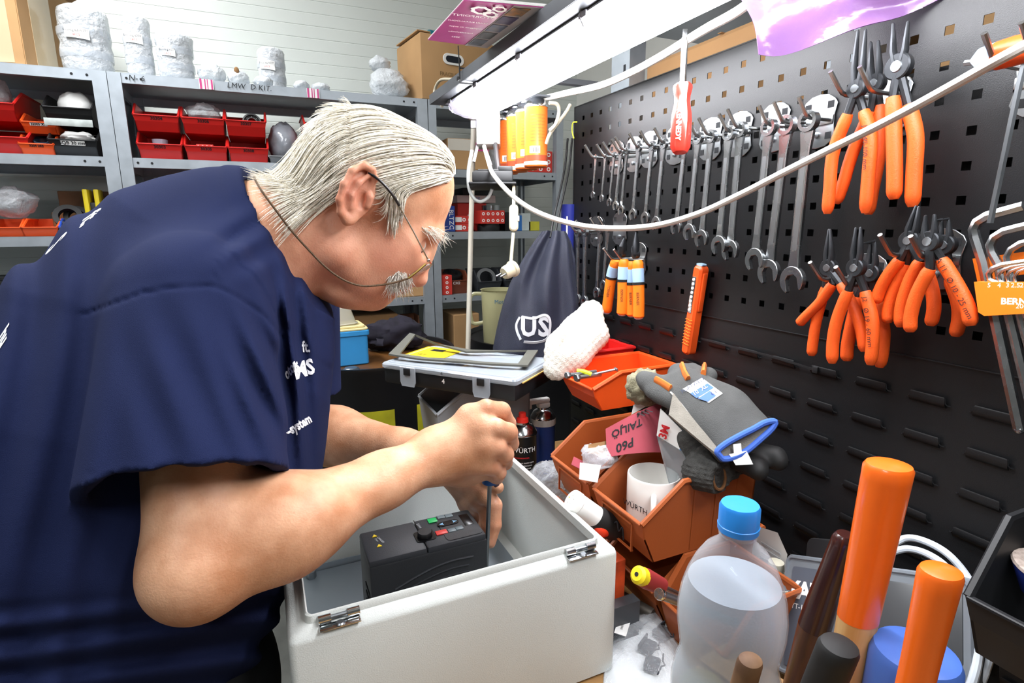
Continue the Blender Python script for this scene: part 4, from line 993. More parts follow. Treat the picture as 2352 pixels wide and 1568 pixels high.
# orange finger sides, cuff binding, seam, size tag
for pts, r in (([(1505, 872), (1520, 880), (1540, 893)], .007), ([(1566, 840), (1572, 858), (1580, 872)], .008), ([(1618, 842), (1615, 860)], .008)):
    mb = MB(); mb.M = gI; mb.tube([on_glove(x, y, .0005) for x, y in pts], r, 8, flat=.5); mb.build('orange_side', m_org, glove)
cuff = [(1652, 1045), (1648, 1035), (1668, 1018), (1700, 1000), (1730, 985), (1758, 970), (1780, 968), (1772, 985), (1745, 1010), (1715, 1035), (1685, 1050), (1662, 1054)]
CD = .744
mb = MB(); mb.M = gI; mb.tube(smooth_path([at(x, y, CD) for x, y in cuff+cuff[:1]], 4), .0042, 8); mb.build('cuff_binding', m_glbl, glove)
ccx = sum(c[0] for c in cuff)/len(cuff); ccy = sum(c[1] for c in cuff)/len(cuff)
mb = MB(); mb.M = gI; mb.add([at(ccx, ccy, CD+.008)]+[at(x, y, CD+.001) for x, y in cuff], [(0, i+1, (i+1) % len(cuff)+1) for i in range(len(cuff))]); mb.build('cuff_lining', m_glv2, glove)
seam = [(1540, 900), (1562, 925), (1585, 955), (1610, 990), (1640, 1025)]
mb = MB(); mb.M = gI; mb.tube(smooth_path([on_glove(x, y, .0006) for x, y in seam], 5), .0013, 6); mb.build('seam', m_paper, glove)
slab([at(1684, 1020, .742), at(1702, 1018, .741), at(1704, 1040, .741), at(1686, 1044, .742)], .0008, gI).build('size_tag', m_paper, glove)
slab([at(1675, 1043, .741), at(1715, 1035, .740), at(1730, 1066, .740), at(1690, 1068, .741)], .0008, gI).build('care_tag', m_paper, glove)
# light suede palm side visible under the seam
mb = MB(); mb.M = gI
mb.grid(lambda u, v: lerp(on_glove(*[a*(1-u)+b*u for a, b in zip((1545, 905), (1640, 1028))], .0002), at(*[a*(1-u)+b*u for a, b in zip((1535, 955), (1650, 1052))], .798-.045*u), v), 10, 4, thick=.004); mb.build('suede_palm', m_glv2, glove)
# second glove, black dipped, below
g2 = thing('work_glove', 'dark knitted glove with black dipped fingers hanging under the grey one', 'glove', Matrix.Translation(at(1640, 1080, .80))); g2I = g2.matrix_basis.inverted()
f2 = Field()
f2.rc(at(1700, 1040, .80), at(1640, 1060, .815), .030, .032, k=.012); f2.rc(at(1640, 1060, .815), at(1612, 1082, .800), .028, .026, k=.014)
f2.rc(at(1612, 1082, .800), at(1655, 1098, .775), .024, .024, k=.012); f2.plane(at(1656, 1100, .774), (at(1656, 1100, .774)-at(1612, 1082, .80)), lim=(at(1656, 1100, .774), .05))
build_field(f2, 'knit_body', mat('dark_knit', '#3c3c3a', .95, var=.3, vscale=160, bump=.8, bscale=700), g2, g2I, [at(1700, 1040, .80), at(1600, 1100, .80), at(1660, 1110, .77)], .05, .003, lambda P: .0012*np.sin(P@w3(_u)*900))
f3 = Field()
f3.rc(at(1690, 1050, .79), at(1738, 1075, .765), .018, .014, k=.01); f3.rc(at(1738, 1075, .765), at(1742, 1082, .760), .014, .012, k=.006)
f3.rc(at(1735, 1045, .79), at(1780, 1050, .775), .020, .015, k=.01); f3.rc(at(1780, 1050, .775), at(1788, 1060, .77), .014, .012, k=.006)
build_field(f3, 'dipped_fingers', m_rubber, g2, g2I, [at(1690, 1050, .79), at(1790, 1060, .77), at(1742, 1082, .76)], .03, .0026)
mb = MB(); mb.M = g2I; mb.tube(smooth_path([at(1652+14*math.cos(a), 1098+26*math.sin(a), .772+.006*math.cos(a)) for a in [i*math.pi/5 for i in range(11)]], 3), .0022, 6); mb.build('cuff', mat('brown_cuff', '#6e4a2a', .9), g2)
g3 = Field(); g3.rc(at(1590, 1010, .835), at(1610, 1040, .825), .020, .024, k=.01); g3.rc(at(1555, 960, .86), at(1590, 1010, .835), .02, .022, k=.01)
o = link('knitted_glove', np_mesh('knitted_glove', [(lambda b: g3.mesh(b[0], b[1], .003))(boxof([at(1555, 960, .86), at(1610, 1045, .82)], .035))]), mat('dark_knit', '#3c3c3a', .95)); tag(o, 'crumpled dark knitted glove stuffed behind the blister pack', 'glove')

# ================================================================== ORANGE AND RED BINS HUNG ON THE PANEL
ob = storage_bin('orange bin of bolts and a tap hung on the louvers', Matrix.Translation((.548, .905, H-.345)) @ FX, .118, .185, .072, m_orange, hl=.045)
storage_bin('red bin hung behind the orange one on the louvers', Matrix.Translation((.575, 1.035, H-.335)) @ FX, .10, .16, .07, m_red, hl=.04)
for i, (c, d, L_, r, a) in enumerate((((1300, 862), (1330, 858), .07, .006, 'large bolt with a hexagon head sticking out of the orange bin'), ((1322, 868), (1350, 864), .06, .007, 'second bolt lying lower in the orange bin'))):
    p0, p1 = at(*c, 1.03), at(*d, 1.045); dv = (p1-p0).normalized()
    t = thing('bolt', a, 'bolt', Matrix.Translation(p0) @ frame_from(dv).to_4x4(), 'bolts in the orange bin')
    MB().tube([(0, 0, .006), (0, 0, L_)], r*.62, 10).build('shank', m_steel, t); MB().lathe([(r, 0), (r*1.1, .001), (r*1.1, .007), (r, .008)], 6).build('head', m_steel, t)
p0, p1 = at(1335, 866, 1.05), at(1415, 848, 1.06)
t = thing('tap_wrench', 'long steel tap lying across the orange bin', 'tool', Matrix.Translation(p0) @ frame_from(p1-p0).to_4x4())
MB().tube([(0, 0, 0), (0, 0, (p1-p0).length)], .0026, 8).build('rod', m_steel, t); MB().box((0, 0, (p1-p0).length), (.014, .006, .004), bev=.001).build('square_end', m_steel, t)
p0, p1 = at(1325, 852, 1.05), at(1358, 860, 1.045)
tag(MB().tube(smooth_path([p0, lerp(p0, p1, .5)+Vector((0, 0, .002)), p1], 5), .0045, 8).build('yellow_handle', mat('lime_yellow', '#c9cf2a', .5)), 'lime yellow striped grip lying in the orange bin', 'grip')
# white knitted cloth hanging over the organizer corner
m_knit = mat('white_knit_cotton', '#d9d6ca', .95, var=.10, vscale=120, bump=1, bscale=420)
cl = Field()
cp_ = [at(1352, 715, 1.17), at(1330, 760, 1.155), at(1300, 805, 1.14), at(1276, 845, 1.13)]
for a, b, r0, r1 in ((0, 1, .022, .034), (1, 2, .034, .042), (2, 3, .042, .026)): cl.rc(cp_[a], cp_[b], r0, r1, k=.02, sq=(tuple((EYE-cp_[1]).normalized()), 1.5))
cl.rc(at(1365, 712, 1.165), at(1372, 770, 1.15), .014, .02, k=.02); cl.rc(at(1372, 770, 1.15), at(1330, 825, 1.135), .02, .018, k=.02)
cl.rc(at(1343, 712, 1.14), at(1300, 790, 1.11), .010, .016, k=.012, op='s')
def cdisp(P): return .003*sin_noise(P, 55, 71)+.0012*np.sin(P@w3(_r)*420)*np.sin(P@w3(_u)*420)
lo_, hi_ = boxof(cp_+[at(1372, 770, 1.15)], .06); cl.disp = cdisp
o = link('cotton_glove', np_mesh('cotton_glove', [cl.mesh(lo_, hi_, .0028)]), m_knit); tag(o, 'white knitted cotton glove slumped beside the drawstring bag', 'glove')

# ================================================================== THINGS AROUND THE ENCLOSURE
# white torch with black and red grip
T0, T1 = at(1312, 1147, .822), at(1374, 1190, .838)
tor = thing('torch', 'white torch with LED face and black red grip lying beside the enclosure', 'torch', Matrix.Translation(T0) @ frame_from(T1-T0).to_4x4())
MB().lathe([(.0001, 0), (.0150, 0), (.0165, .001), (.0170, .004), (.0170, .012), (.0162, .013), (.0160, .055), (.0165, .06)], 28).build('barrel', mat('white_plastic', '#e6e6e2', .4), tor)
MB().lathe([(.0001, -.0004), (.0128, -.0004), (.0128, .0006)], 24).build('lens', mat('led_lens', '#e9ecd8', .1, coat=.5), tor)
for k in range(5): MB().ball((.007*math.cos(k*1.257), .007*math.sin(k*1.257), -.0006), .0012, 8, 6).build('led', m_warn if k == 0 else m_chrome, tor)
MB().lathe([(.0172, .05), (.0185, .056), (.0182, .09), (.012, .10), (.0001, .10)], 24).build('grip', m_rubber, tor)
MB().ball((-.010, -.009, .066), (.010, .010, .014), 14, 10).build('switch', mat('red_button', '#d83a1c', .4), tor)
Zt = min(v.z for v in (T0, T1))
t = carton('torn_carton', 'torn orange and grey tool carton lying between enclosure and bins', TM((.424, .690, BZ+.001), (0, 0, math.radians(2))), (.052, .17, .112), mat('orange_carton', '#c84a1e', .6, var=.35, vscale=40, detail=8))
MB().box((-.0265, 0, .05), (.001, .168, .10)).build('grey_side', mat('sage_grey', '#8d978c', .6), t); MB().box((-.0272, -.05, .03), (.0008, .09, .012)).build('dark_stripe', m_ink, t)
MB().grid(lambda u, v: (-.028+.012*v+.003*math.sin(u*23), -.085+.17*u, .1132+.004*math.sin(u*31)*v), 24, 3, thick=.001).build('torn_edge', mat('torn_paper', '#b9ab8c', .9), t)
tag(MB().box((.424, .795, BZ+.0605), (.05, .03, .12), bev=.003).build('wood_block', mat('orange_block', '#c65a2a', .6)), 'small orange block standing beside the torch', 'block')
# yellow and red screwdriver, steel bar, rod, bolt
p0, p1 = at(1462, 1318, .70), at(1520, 1345, .735)
t = thing('screwdriver', 'insulated screwdriver with yellow and red handle poking out of the lower bins', 'screwdriver', Matrix.Translation(p0) @ frame_from(p1-p0).to_4x4())
MB().lathe([(.0001, 0), (.008, .0006), (.0115, .004), (.0118, .012), (.0122, .014)], 20).build('end_cap', m_yel, t)
MB().lathe([(.0122, .013), (.0128, .02), (.0115, .045), (.0105, .06), (.006, .062)], 20, wob=lambda a, z: 1+.05*math.cos(3*a)).build('handle', mat('dark_red_rubber', '#8f2a2a', .6), t)
MB().lathe([(.0001, -.0004), (.0028, -.0004), (.0028, .0006)], 12).build('hang_hole', m_hole, t)
MB().box((.0108, 0, .034), (.004, .008, .022), bev=.0015).build('yellow_inlay', m_yel, t)
MB().tube([(0, 0, .06), (0, 0, .12)], .003, 8).build('blade', m_steel, t)
p0, p1 = onz(1402, 1335, BZ+.045), onz(1470, 1318, BZ+.045)
tag(MB().box((.433, .588, BZ+.030), (.055, .018, .058), M=TM((0, 0, 0))).build('steel_block', mat('dark_grey_steel', '#55585c', .45, metal=.7)), 'dark grey steel block beside the enclosure corner', 'block')
p0, p1 = onz(1410, 1360, BZ+.012), onz(1500, 1412, BZ+.012)
tag(MB().tube([p0, p1], .0095, 14).build('steel_rod', mat('old_steel', '#6e6a63', .5, metal=.7, var=.2, vscale=30)), 'thick old steel rod lying on the bench behind the bag', 'rod')
p0 = at(1513, 1363, .665); p1 = Vector((.60, .505, BZ+.02))
t = thing('bolt', 'big headless steel pin sticking out of the lowest brown bin', 'bolt', Matrix.Translation(p0) @ frame_from(p1-p0).to_4x4())
MB().lathe([(.0001, 0), (.0062, 0), (.007, .001), (.007, .004), (.006, .0045), (.006, (p1-p0).length)], 18).build('shank', m_steel, t); MB().lathe([(.0068, .0), (.0072, .001), (.0072, .006), (.0066, .007)], 18).build('head', m_chrome, t)
# clear zip bag with clamps
t = thing('parts_bag', 'clear zip bag of grey metal clamps lying on the bench', 'bag', TM((.415, .47, BZ))); bI = t.matrix_basis.inverted()
cor = [(1398, 1412), (1512, 1388), (1562, 1470), (1545, 1560), (1385, 1560), (1390, 1480)]
P_ = [onz(x, y, BZ+.012) for x, y in cor]; cen = sum(P_, Vector())/len(P_)
mb = MB(); mb.M = bI
def bagf(u, v):
    a = u*len(P_); i = int(a) % len(P_); f_ = a-int(a); e = lerp(P_[i], P_[(i+1) % len(P_)], f_); p = lerp(cen, e, v)
    return (p.x, p.y, BZ+.002+.024*(1-v**2.5)+.004*noise3((p.x, p.y, 0), 60, 3.)*(1-v)+.003*noise3((p.x, p.y, 1), 150, 5.)*(1-v*.5))
mb.grid(bagf, 60, 14); mb.build('film', film_mat('zip_bag_film', base=.06, edge=.5, rough=.06, bump=1., bscale=30, bdist=.010, var=.15), t, ang=60)
mb = MB(); mb.M = bI; mb.grid(lambda u, v: (lambda p: (p.x, p.y, BZ+.0015))(lerp(cen, lerp(P_[int(u*len(P_)) % 6], P_[(int(u*len(P_))+1) % 6], u*6-int(u*6)), v*.98)), 48, 3); mb.build('white_foam_sheet', m_paper, t)
m_clamp = mat('grey_clamp', '#4e545c', .4, metal=.5)
for i, (x, y, a) in enumerate(((1490, 1480, .5), (1525, 1450, .3), (1500, 1520, .7), (1455, 1430, .1))):
    c = onz(x, y, BZ+.01); q = MB(); q.M = bI @ TM((c.x, c.y, BZ+.005), (0, 0, a))
    q.prism(rrect(.030, .017, .004), 0, .002); q.box((0, .009, .005), (.03, .002, .01)); q.tube([(-.02, -.010, .006), (-.004, -.012, .006), (0, -.016, .006), (.006, -.012, .006), (.02, -.010, .006)], .0012, 6); q.build('clamp', m_clamp, t)
c = onz(1430, 1440, BZ+.026); q = MB(); q.M = bI @ TM((c.x, c.y, BZ+.0275), (.05, 0, .75)); q.box((0, 0, 0), (.036, .017, .0005)); lbq = q.build('label', m_paper, t)
text('5900 9 0', .0045, bI @ TM((c.x, c.y, BZ+.0285), (.05, 0, .75)), m_ink, lbq)
# spray cans behind the hands
def spray_can(label, x, y, z, r, h, m_body, cap=None, nozzle=None, name='spray_can', txt=None, group=None, M=None):
    t = thing(name, label, 'spray can', M or TM((x, y, z)), group)
    MB().lathe([(.0001, .004), (r*.8, .002), (r*.94, 0), (r, .003), (r*.96, .006), (r*.96, h), (r, h+.002)], 30).build('body', m_body, t)
    MB().lathe([(r*1.0, h), (r*1.01, h+.002), (r*.97, h+.005), (r*.75, h+.017), (r*.48, h+.022), (r*.48, h+.026), (.0001, h+.026)], 28).build('shoulder', m_chrome, t)
    if nozzle:
        MB().lathe([(r*.42, h+.025), (r*.40, h+.033), (r*.26, h+.036), (r*.24, h+.046), (.0001, h+.047)], 18).build('nozzle', nozzle, t)
    return t
m_canblk = mat('black_can_paint', '#17181a', .3, metal=.2)
cz = BZ+.0006
wc_ = spray_can('black spray can with white lettering and red nozzle behind the hand', .490, 1.045, cz, .0325, .150, m_canblk, nozzle=mat('red_nozzle', '#d3281d', .4))
def can_text(t, s_, size, ang, z, R_, m):
    """lettering wrapped round a can"""
    me = text_mesh(s_, size)
    for v in me.vertices:
        a = ang+v.co.x/R_; zz = z+v.co.y; v.co = Vector((R_*math.cos(a), R_*math.sin(a), zz))
    return link('lettering', me, m, t)
va = math.atan2(-1.045, -.49)
can_text(wc_, 'WÜRTH', .0155, va+.12, .120, .0329, m_whiteprint); can_text(wc_, '■', .012, va-.72, .120, .0329, mat('logo_red', '#d0202a', .5))
can_text(wc_, 'BREMSENREINIGER', .0045, va-.1, .103, .0329, mat('logo_red', '#d0202a', .5))
for k in range(11): can_text(wc_, ('Hatásfokozott tisztító spray', 'gyors, maradékmentes', 'fékek és alkatrészek', 'zsírtalanítás előtt')[k % 4], .0048, va+.02, .092-.0065*k, .0329, m_whiteprint)
bc_ = spray_can('blue and white spray can with white trigger behind the black can', .577, 1.115, cz, .030, .150, mat('blue_can_paint', '#2b4fa8', .35), nozzle=None)
MB().lathe([(.0302, .135), (.0302, .150), (.0295, .152)], 26, cap=False).build('white_band', m_paper, bc_)
mb = MB(); mb.box((0, 0, .181), (.03, .018, .012), bev=.003); mb.box((-.012, 0, .192), (.055, .016, .012), bev=.004); mb.box((-.036, 0, .186), (.01, .012, .022), bev=.003); mb.build('trigger_head', mat('white_plastic', '#e6e6e2', .4), bc_)
film_bag('crumpled clear bag lying between spray can and brown bins', (.505, .935, BZ+.062), (.055, .05, .068), seed=71)
# grey bin carrying the organizer case
gz = BZ+.0006
bench_bin('grey open-front bin under the organizer case', .322, 1.178, gz, .152, .215, .2495, m_greybin, hl=.198)
# organizer case
oz = gz+.2545
OC = [onz(876, 834, oz+.045), onz(1182, 875, oz+.045), onz(1256, 824, oz+.045)]
ocx = (OC[1]-OC[0]).normalized(); ocy = Vector((-ocx.y, ocx.x, 0)); oW = .338; oD = .202
ocen = lerp(OC[0], OC[1], .5)+ocy*(oD/2)
org = thing('organizer_case', 'black organizer case with clear lid, balanced on the grey bin', 'case', axes((ocen.x, ocen.y, oz), ocx, ocy, (0, 0, 1)))
MB().box((0, 0, .018), (oW*.97, oD*.95, .036), bev=.006).build('base', m_blackpl, org)
m_clear = film_mat('clear_lid_plastic', body='#b9c2ca', base=.45, edge=.4, rough=.12, bump=.05)
ld_ = MB(); ld_.prism(rrect(oW, oD, .012), .034, .046, bev=.003); lid = ld_.build('lid', m_clear, org)
q = MB(); q.tube([(p[0], p[1], .046) for p in rrect(oW*.93, oD*.88, .012)], .0022, 6, closed=True); q.build('lid_rib', m_clear, lid)
for sx in (-1, 1):
    q = MB(); q.prism([(-.020, .045), (-.020, .012), (-.016, .002), (.016, .002), (.020, .012), (.020, .045)], 0, .004, M=Matrix.Translation((sx*oW*.27, -oD/2-.001, 0)) @ FACE, bev=.001); la = q.build('latch', m_clear, lid)
    q = MB(); q.box((sx*oW*.27, -oD/2-.006, .035), (.017, .003, .015), bev=.001); q.build('latch_catch', m_blackpl, la)
m_div = mat('yellow_divider', '#c9a55a', .5)
for k in range(5): q = MB(); q.box((-.06+k*.058, .0, .0370), (.003, oD*.8, .0022)); q.build('divider', m_div, org)
q = MB(); q.box((-.115, .02, .0470), (.105, .12, .0006)); yl = q.build('yellow_label', m_warn, lid)
q = MB(); q.box((-.118, .050, .0476), (.035, .018, .0008), bev=.0002); q.build('printed_tool', m_ink, yl); text('SET', .016, TM((-.13, 0, .0478)), m_ink, yl)
text('4', .013, Matrix.Translation((-.005, -oD*.475-.0008, .022)) @ FACE, m_whiteprint, org, bold=.0006)
text('4', .011, Matrix.Translation((-.005, -oD/2-.0012, .040)) @ FACE, m_ink, org)
m_gsk = mat('gasket_grey', '#56564f', .85, var=.08, vscale=25)
gk = [(895, 820), (945, 785), (990, 797), (1060, 806), (1130, 812), (1235, 814), (1225, 838), (1205, 846), (1120, 838), (1020, 834)]
def gk_band(p_out, p_in): pass
g_out = [onz(x, y, oz+.050) for x, y in ((893, 822), (942, 785), (1000, 801), (1080, 810), (1160, 812), (1236, 813), (1212, 847), (1130, 843), (1040, 836), (960, 830))]
gc = sum(g_out, Vector())/len(g_out)
gs = MB(); nG = len(g_out); Pn = []
for p in g_out: d_ = (gc-p); d_.z = 0; Pn.append(p+d_.normalized()*.020+d_*.03)
lift_ = [.006, .020, .010, .004, .004, .006, .004, .003, .003, .003]
vs = [(p.x, p.y, p.z+l) for p, l in zip(g_out, lift_)]+[(p.x, p.y, p.z+l) for p, l in zip(Pn, lift_)]
vs += [(x, y, z+.004) for x, y, z in vs]; fs = []
for i in range(nG):
    j = (i+1) % nG; fs += [(i, j, nG+j, nG+i), (2*nG+i, 3*nG+i, 3*nG+j, 2*nG+j), (i, 2*nG+i, 2*nG+j, j), (nG+i, nG+j, 3*nG+j, 3*nG+i)]
gs.add(vs, fs); tag(gs.build('rubber_gasket', m_gsk), 'dark grey rectangular rubber gasket lying warped on the organizer lid', 'gasket')
# ================================================================== TOOLS ON THE PANEL
m_wr = mat('satin_chrome_vanadium', '#b3b6b8', .27, metal=1., rvar=.08, vscale=40)
m_hookm = mat('zinc_hook', '#9b9c9a', .33, metal=1.)
m_plate = mat('zinc_back_plate', '#aeb2b4', .3, metal=1., rvar=.06, vscale=20)
def wall_frame(o, dv):
    """origin o, local y up the tool, z towards the room (-X)"""
    y = Vector(dv).normalized(); z = Vector((-1, 0, 0)); z = (z-y*z.dot(y)).normalized(); return axes(o, y.cross(z), y, z)
def hook_plate(label, hooks, group='zinc tool hooks on the panel', drop=.0, reach=.062, pz=0.):
    """hooks: list of (y, z) where rods leave the panel"""
    y = sum(h[0] for h in hooks)/len(hooks); z = sum(h[1] for h in hooks)/len(hooks)+pz
    t = thing('tool_hook', label, 'hook', TM((XP, y, z)), group)
    w_, h_ = .054, .070
    out = [(-w_/2, -h_*.30), (-w_/2+.004, -h_*.40), (-w_*.25, -h_*.49), (0, -h_*.52), (w_*.25, -h_*.49), (w_/2-.004, -h_*.40), (w_/2, -h_*.30), (w_/2-.003, -.006), (w_/2-.003, .006), (w_/2, h_*.30), (w_/2-.004, h_*.40), (w_*.25, h_*.49), (0, h_*.52), (-w_*.25, h_*.49), (-w_/2+.004, h_*.40), (-w_/2, h_*.30), (-w_/2+.003, .006), (-w_/2+.003, -.006)]
    WM = axes((-.0012, 0, 0), (0, -1, 0), (0, 0, 1), (-1, 0, 0))
    mb = MB(); mb.prism(out, 0, .0018, M=WM, bev=.0005); mb.box((0, 0, .003), (w_*.9, .012, .003), M=WM, bev=.001); pl = mb.build('plate', m_plate, t)
    for sx in (-1, 1):
        for sz in (-1, 1): MB().box((sx*.0175, sz*.0205, .0019), (.009, .009, .0008), M=WM).build('square_hole', m_hole, pl)
    MB().lathe([(.0042, 0), (.0042, .0025), (.002, .0035), (.0001, .0035)], 12, M=WM @ Matrix.Translation((0, -.018, .0018))).build('screw', m_steel, pl)
    for hy, hz in hooks:
        q = MB(); b = Vector((0, hy-y, hz-z)); q.tube([b+Vector((-.001, 0, 0)), b+Vector((-reach*.72, 0, 0)), b+Vector((-reach*.82, 0, .002)), b+Vector((-reach*.90, 0, .007)), b+Vector((-reach*1.12, 0, .024))], .0028, 8); q.build('hook', m_hookm, t)
    return t
def wrench(label, ring, opn, dx, group='combination wrenches on the panel'):
    R0 = onx(*ring, XP-dx); R1 = onx(*opn, XP-dx); L = (R1-R0).length; M = wall_frame(R0, R0-R1)        # local -y runs down to the jaw
    t = thing('combination_wrench', label, 'wrench', M, group)
    ro = max(.0060, L*.060); ri = ro*.66; th = max(.0028, L*.030); rj = max(.0075, L*.082)
    mb = MB(); n = 24; vs = []; fs = []
    for z in (-th*.7, th*.7):
        for k in range(n): a = 2*math.pi*k/n; vs.append((ro*math.cos(a), ro*math.sin(a), z))
        for k in range(n): a = 2*math.pi*k/n; r = ri*(1.04 if k % 2 else .90); vs.append((r*math.cos(a), r*math.sin(a), z))
    for k in range(n):
        k2 = (k+1) % n
        fs += [(k, k2, n+k2, n+k), (2*n+k, 3*n+k, 3*n+k2, 2*n+k2), (k, 2*n+k, 2*n+k2, k2), (n+k, n+k2, 3*n+k2, 3*n+k)]
    mb.add(vs, fs); mb.build('ring_end', m_wr, t, ang=25)
    y0, y1 = -ro*.93, -L+rj*1.55; w0, w1 = ro*.72, ro*.52
    MB().prism([(-w0, y0), (-w1, y0-L*.10), (-w1, y1+L*.10), (-w1*1.25, y1), (w1*1.25, y1), (w1, y1+L*.10), (w1, y0-L*.10), (w0, y0)], -th*.5, th*.5, bev=th*.18).build('shaft', m_wr, t)
    MB().prism([(-w1*.55, y0-L*.14), (-w1*.55, y1+L*.13), (w1*.55, y1+L*.13), (w1*.55, y0-L*.14)], th*.44, th*.53).build('recess', mat('wrench_recess', '#8b8e90', .45, metal=1.), t)
    c = (0, -L+rj*.92); ta = math.radians(15); pts = []; s_ = rj*.50
    for k in range(29):
        a = math.radians(-90+38+(360-76)*k/28)+ta; pts.append((c[0]+rj*math.cos(a), c[1]+rj*math.sin(a)*1.06))
    def rot(x, y): return (c[0]+x*math.cos(ta)-y*math.sin(ta), c[1]+x*math.sin(ta)+y*math.cos(ta))
    pts += [rot(-s_, -rj*.75), rot(-s_, rj*.12), rot(-s_*.55, rj*.40), rot(s_*.55, rj*.40), rot(s_, rj*.12), rot(s_, -rj*.75)]
    MB().prism(pts, -th*.62, th*.62, bev=th*.1).build('open_end', m_wr, t, ang=30)
    return t, R0, ri
WR = [((1369, 361), (1361, 455)), ((1391, 360), (1381, 463)), ((1411, 356), (1399, 473)), ((1426, 350), (1413, 482)), ((1440, 346), (1426, 493)), ((1467, 339), (1453, 505)), ((1498, 335), (1481, 514)), ((1525, 330), (1506, 528)),
      ((1575, 322), (1552, 538)), ((1604, 317), (1582, 550)), ((1634, 313), (1610, 567)), ((1675, 306), (1650, 584)), ((1701, 297), (1676, 597)), ((1767, 292), (1732, 620)), ((1808, 287), (1763, 651)), ((1858, 278), (1818, 672))]
ORD = ['smallest chrome wrench, first at the far end of the row', 'second smallest wrench of the row', 'third wrench from the far end of the row', 'fourth wrench from the far end of the row', 'fifth wrench from the far end of the row', 'sixth wrench from the far end of the row', 'seventh wrench, left of the red hanging screwdriver', 'eighth wrench, just left of the red hanging screwdriver',
       'ninth wrench, partly behind the red hanging screwdriver', 'tenth wrench, just right of the red hanging screwdriver', 'sixth largest wrench of the long row', 'fifth largest wrench, overlapped by its right neighbour', 'fourth largest wrench, overlapping its left neighbour', 'third largest wrench of the long row', 'second largest wrench of the long row', 'largest chrome wrench, nearest the orange pliers']
hk = []
for i, ((a, b), nm) in enumerate(zip(WR, ORD)):
    t, c, ri = wrench(nm, a, b, .046 if i % 2 else .040); hk.append((c.y, c.z+ri*.80-.003))
PN = ['far end', 'second place', 'third place', 'fourth place', 'right of the red screwdriver', 'sixth place', 'seventh place', 'near end']
for i in range(8): hook_plate('zinc double hook carrying two wrenches, ' + PN[i] + ' of the long row', hk[2*i:2*i+2])
hk = []
for i, (a, b, nm) in enumerate((((1327, 535), (1326, 700), 'thin wrench at the panel edge, leftmost of the lower four'), ((1344, 533), (1342, 705), 'thin wrench second from left of the lower four'), ((1378, 528), (1370, 684), 'wrench with visible jaw, third of the lower four'), ((1396, 525), (1385, 665), 'short wrench, rightmost of the lower four'))):
    t, c, ri = wrench(nm, a, b, .044, 'lower wrenches on the panel'); hk.append((c.y, c.z+ri*.8-.003))
hook_plate('zinc double hook of the two leftmost lower wrenches', hk[:2]); hook_plate('zinc double hook of the two right lower wrenches', hk[2:])
# ---------------------------------------------------------------- pliers
m_jaw = mat('phosphated_steel', '#3b3d40', .42, metal=.75, var=.15, vscale=60)
m_grip = mat('orange_dipped_grip', '#df5517', .5, var=.05, vscale=60, bump=.2, bscale=600)
def bp(x, y, dx): return onx(x, y, XP-dx)
def bez(pts, n=7): return smooth_path(pts, n)
def pliers(label, z5, pivot, tips, handles, dx, r=.0068, grips=m_grip, bent=None, group='circlip pliers on the panel', pr=.0115, txt=None, fr=.16, name='circlip_pliers'):
    """pixel outlines (already full-frame) on a plane dx in front of the panel"""
    P0 = bp(*pivot, dx); t = thing(name, label, 'pliers', Matrix.Translation(P0), group); inv = t.matrix_basis.inverted()
    for s_, tp_ in zip((-1, 1), tips):
        T_ = bp(*tp_, dx); mb = MB(); mb.M = inv; off = Vector((0, -s_*.004, 0))
        path = [P0+off*.6, lerp(P0, T_, .35)+off*.9, lerp(P0, T_, .97), T_]
        if bent: path[-1] = T_; path.insert(3, lerp(P0, T_, .99)+Vector((-bent, 0, -.002)))
        mb.tube(path, [.0058, .0052, .0022, .0011]+([.001] if bent else []), 8, flat=.7); mb.build('jaw', m_jaw, t)
    mb = MB(); mb.M = inv; PM = inv @ axes(P0+Vector((.0045, 0, 0)), (0, -1, 0), (0, 0, 1), (-1, 0, 0))
    MB().lathe([(pr*.96, -.001), (pr, .001), (pr, .0075), (pr*.9, .009), (.0001, .009)], 24, M=PM).build('pivot', m_jaw, t)
    MB().lathe([(pr*.45, .009), (pr*.40, .0102), (.0001, .0104)], 16, M=PM).build('rivet', m_steel, t)
    for k, hp in enumerate(handles):
        pts = [bp(x, y, dx-(.007 if k % 2 else 0)) for x, y in hp]; path = bez(pts, 6); n = len(path)
        mb = MB(); mb.M = inv; mb.tube([P0+(path[0]-P0)*.25, path[0], path[max(1, n//6)]], [.0052, .0048, .0046], 8); mb.build('arm', m_jaw, t)
        rad = [r*(.82 if i == 0 else 1.0) for i in range(n)]; rad[-1] = r*.55; rad[-2] = r*.9
        mb = MB(); mb.M = inv; mb.tube(path, rad, 12); g = mb.build('grip', grips, t)
        if txt and k == len(handles)-1:
            a, b = path[int(n*.25)], path[int(n*.55)]; dv = (b-a).normalized()
            me = text_mesh(txt, .0085); o = link('lettering', me, m_ink, g, inv @ axes(lerp(a, b, .5)+Vector((-r-.0006, 0, 0)), dv, Vector((-1, 0, 0)).cross(dv), (-1, 0, 0)))
    return t
def z5(x, y): return (1780+x/3.136, y/3.136)
def z6(x, y): return (1780+x/2.851, 450+y/2.851)
def mp(f, L): return [f(*p) for p in L]
pliers('orange-handled circlip pliers, left of the upper group with a size mark', None, z5(590, 640), mp(z5, [(598, 215), (655, 210)]), [mp(z5, [(525, 820), (420, 1100), (395, 1350), (378, 1540)]), mp(z5, [(640, 800), (690, 1000), (670, 1300), (650, 1535)])], .060, .0075, txt='J3   40-100 mm')
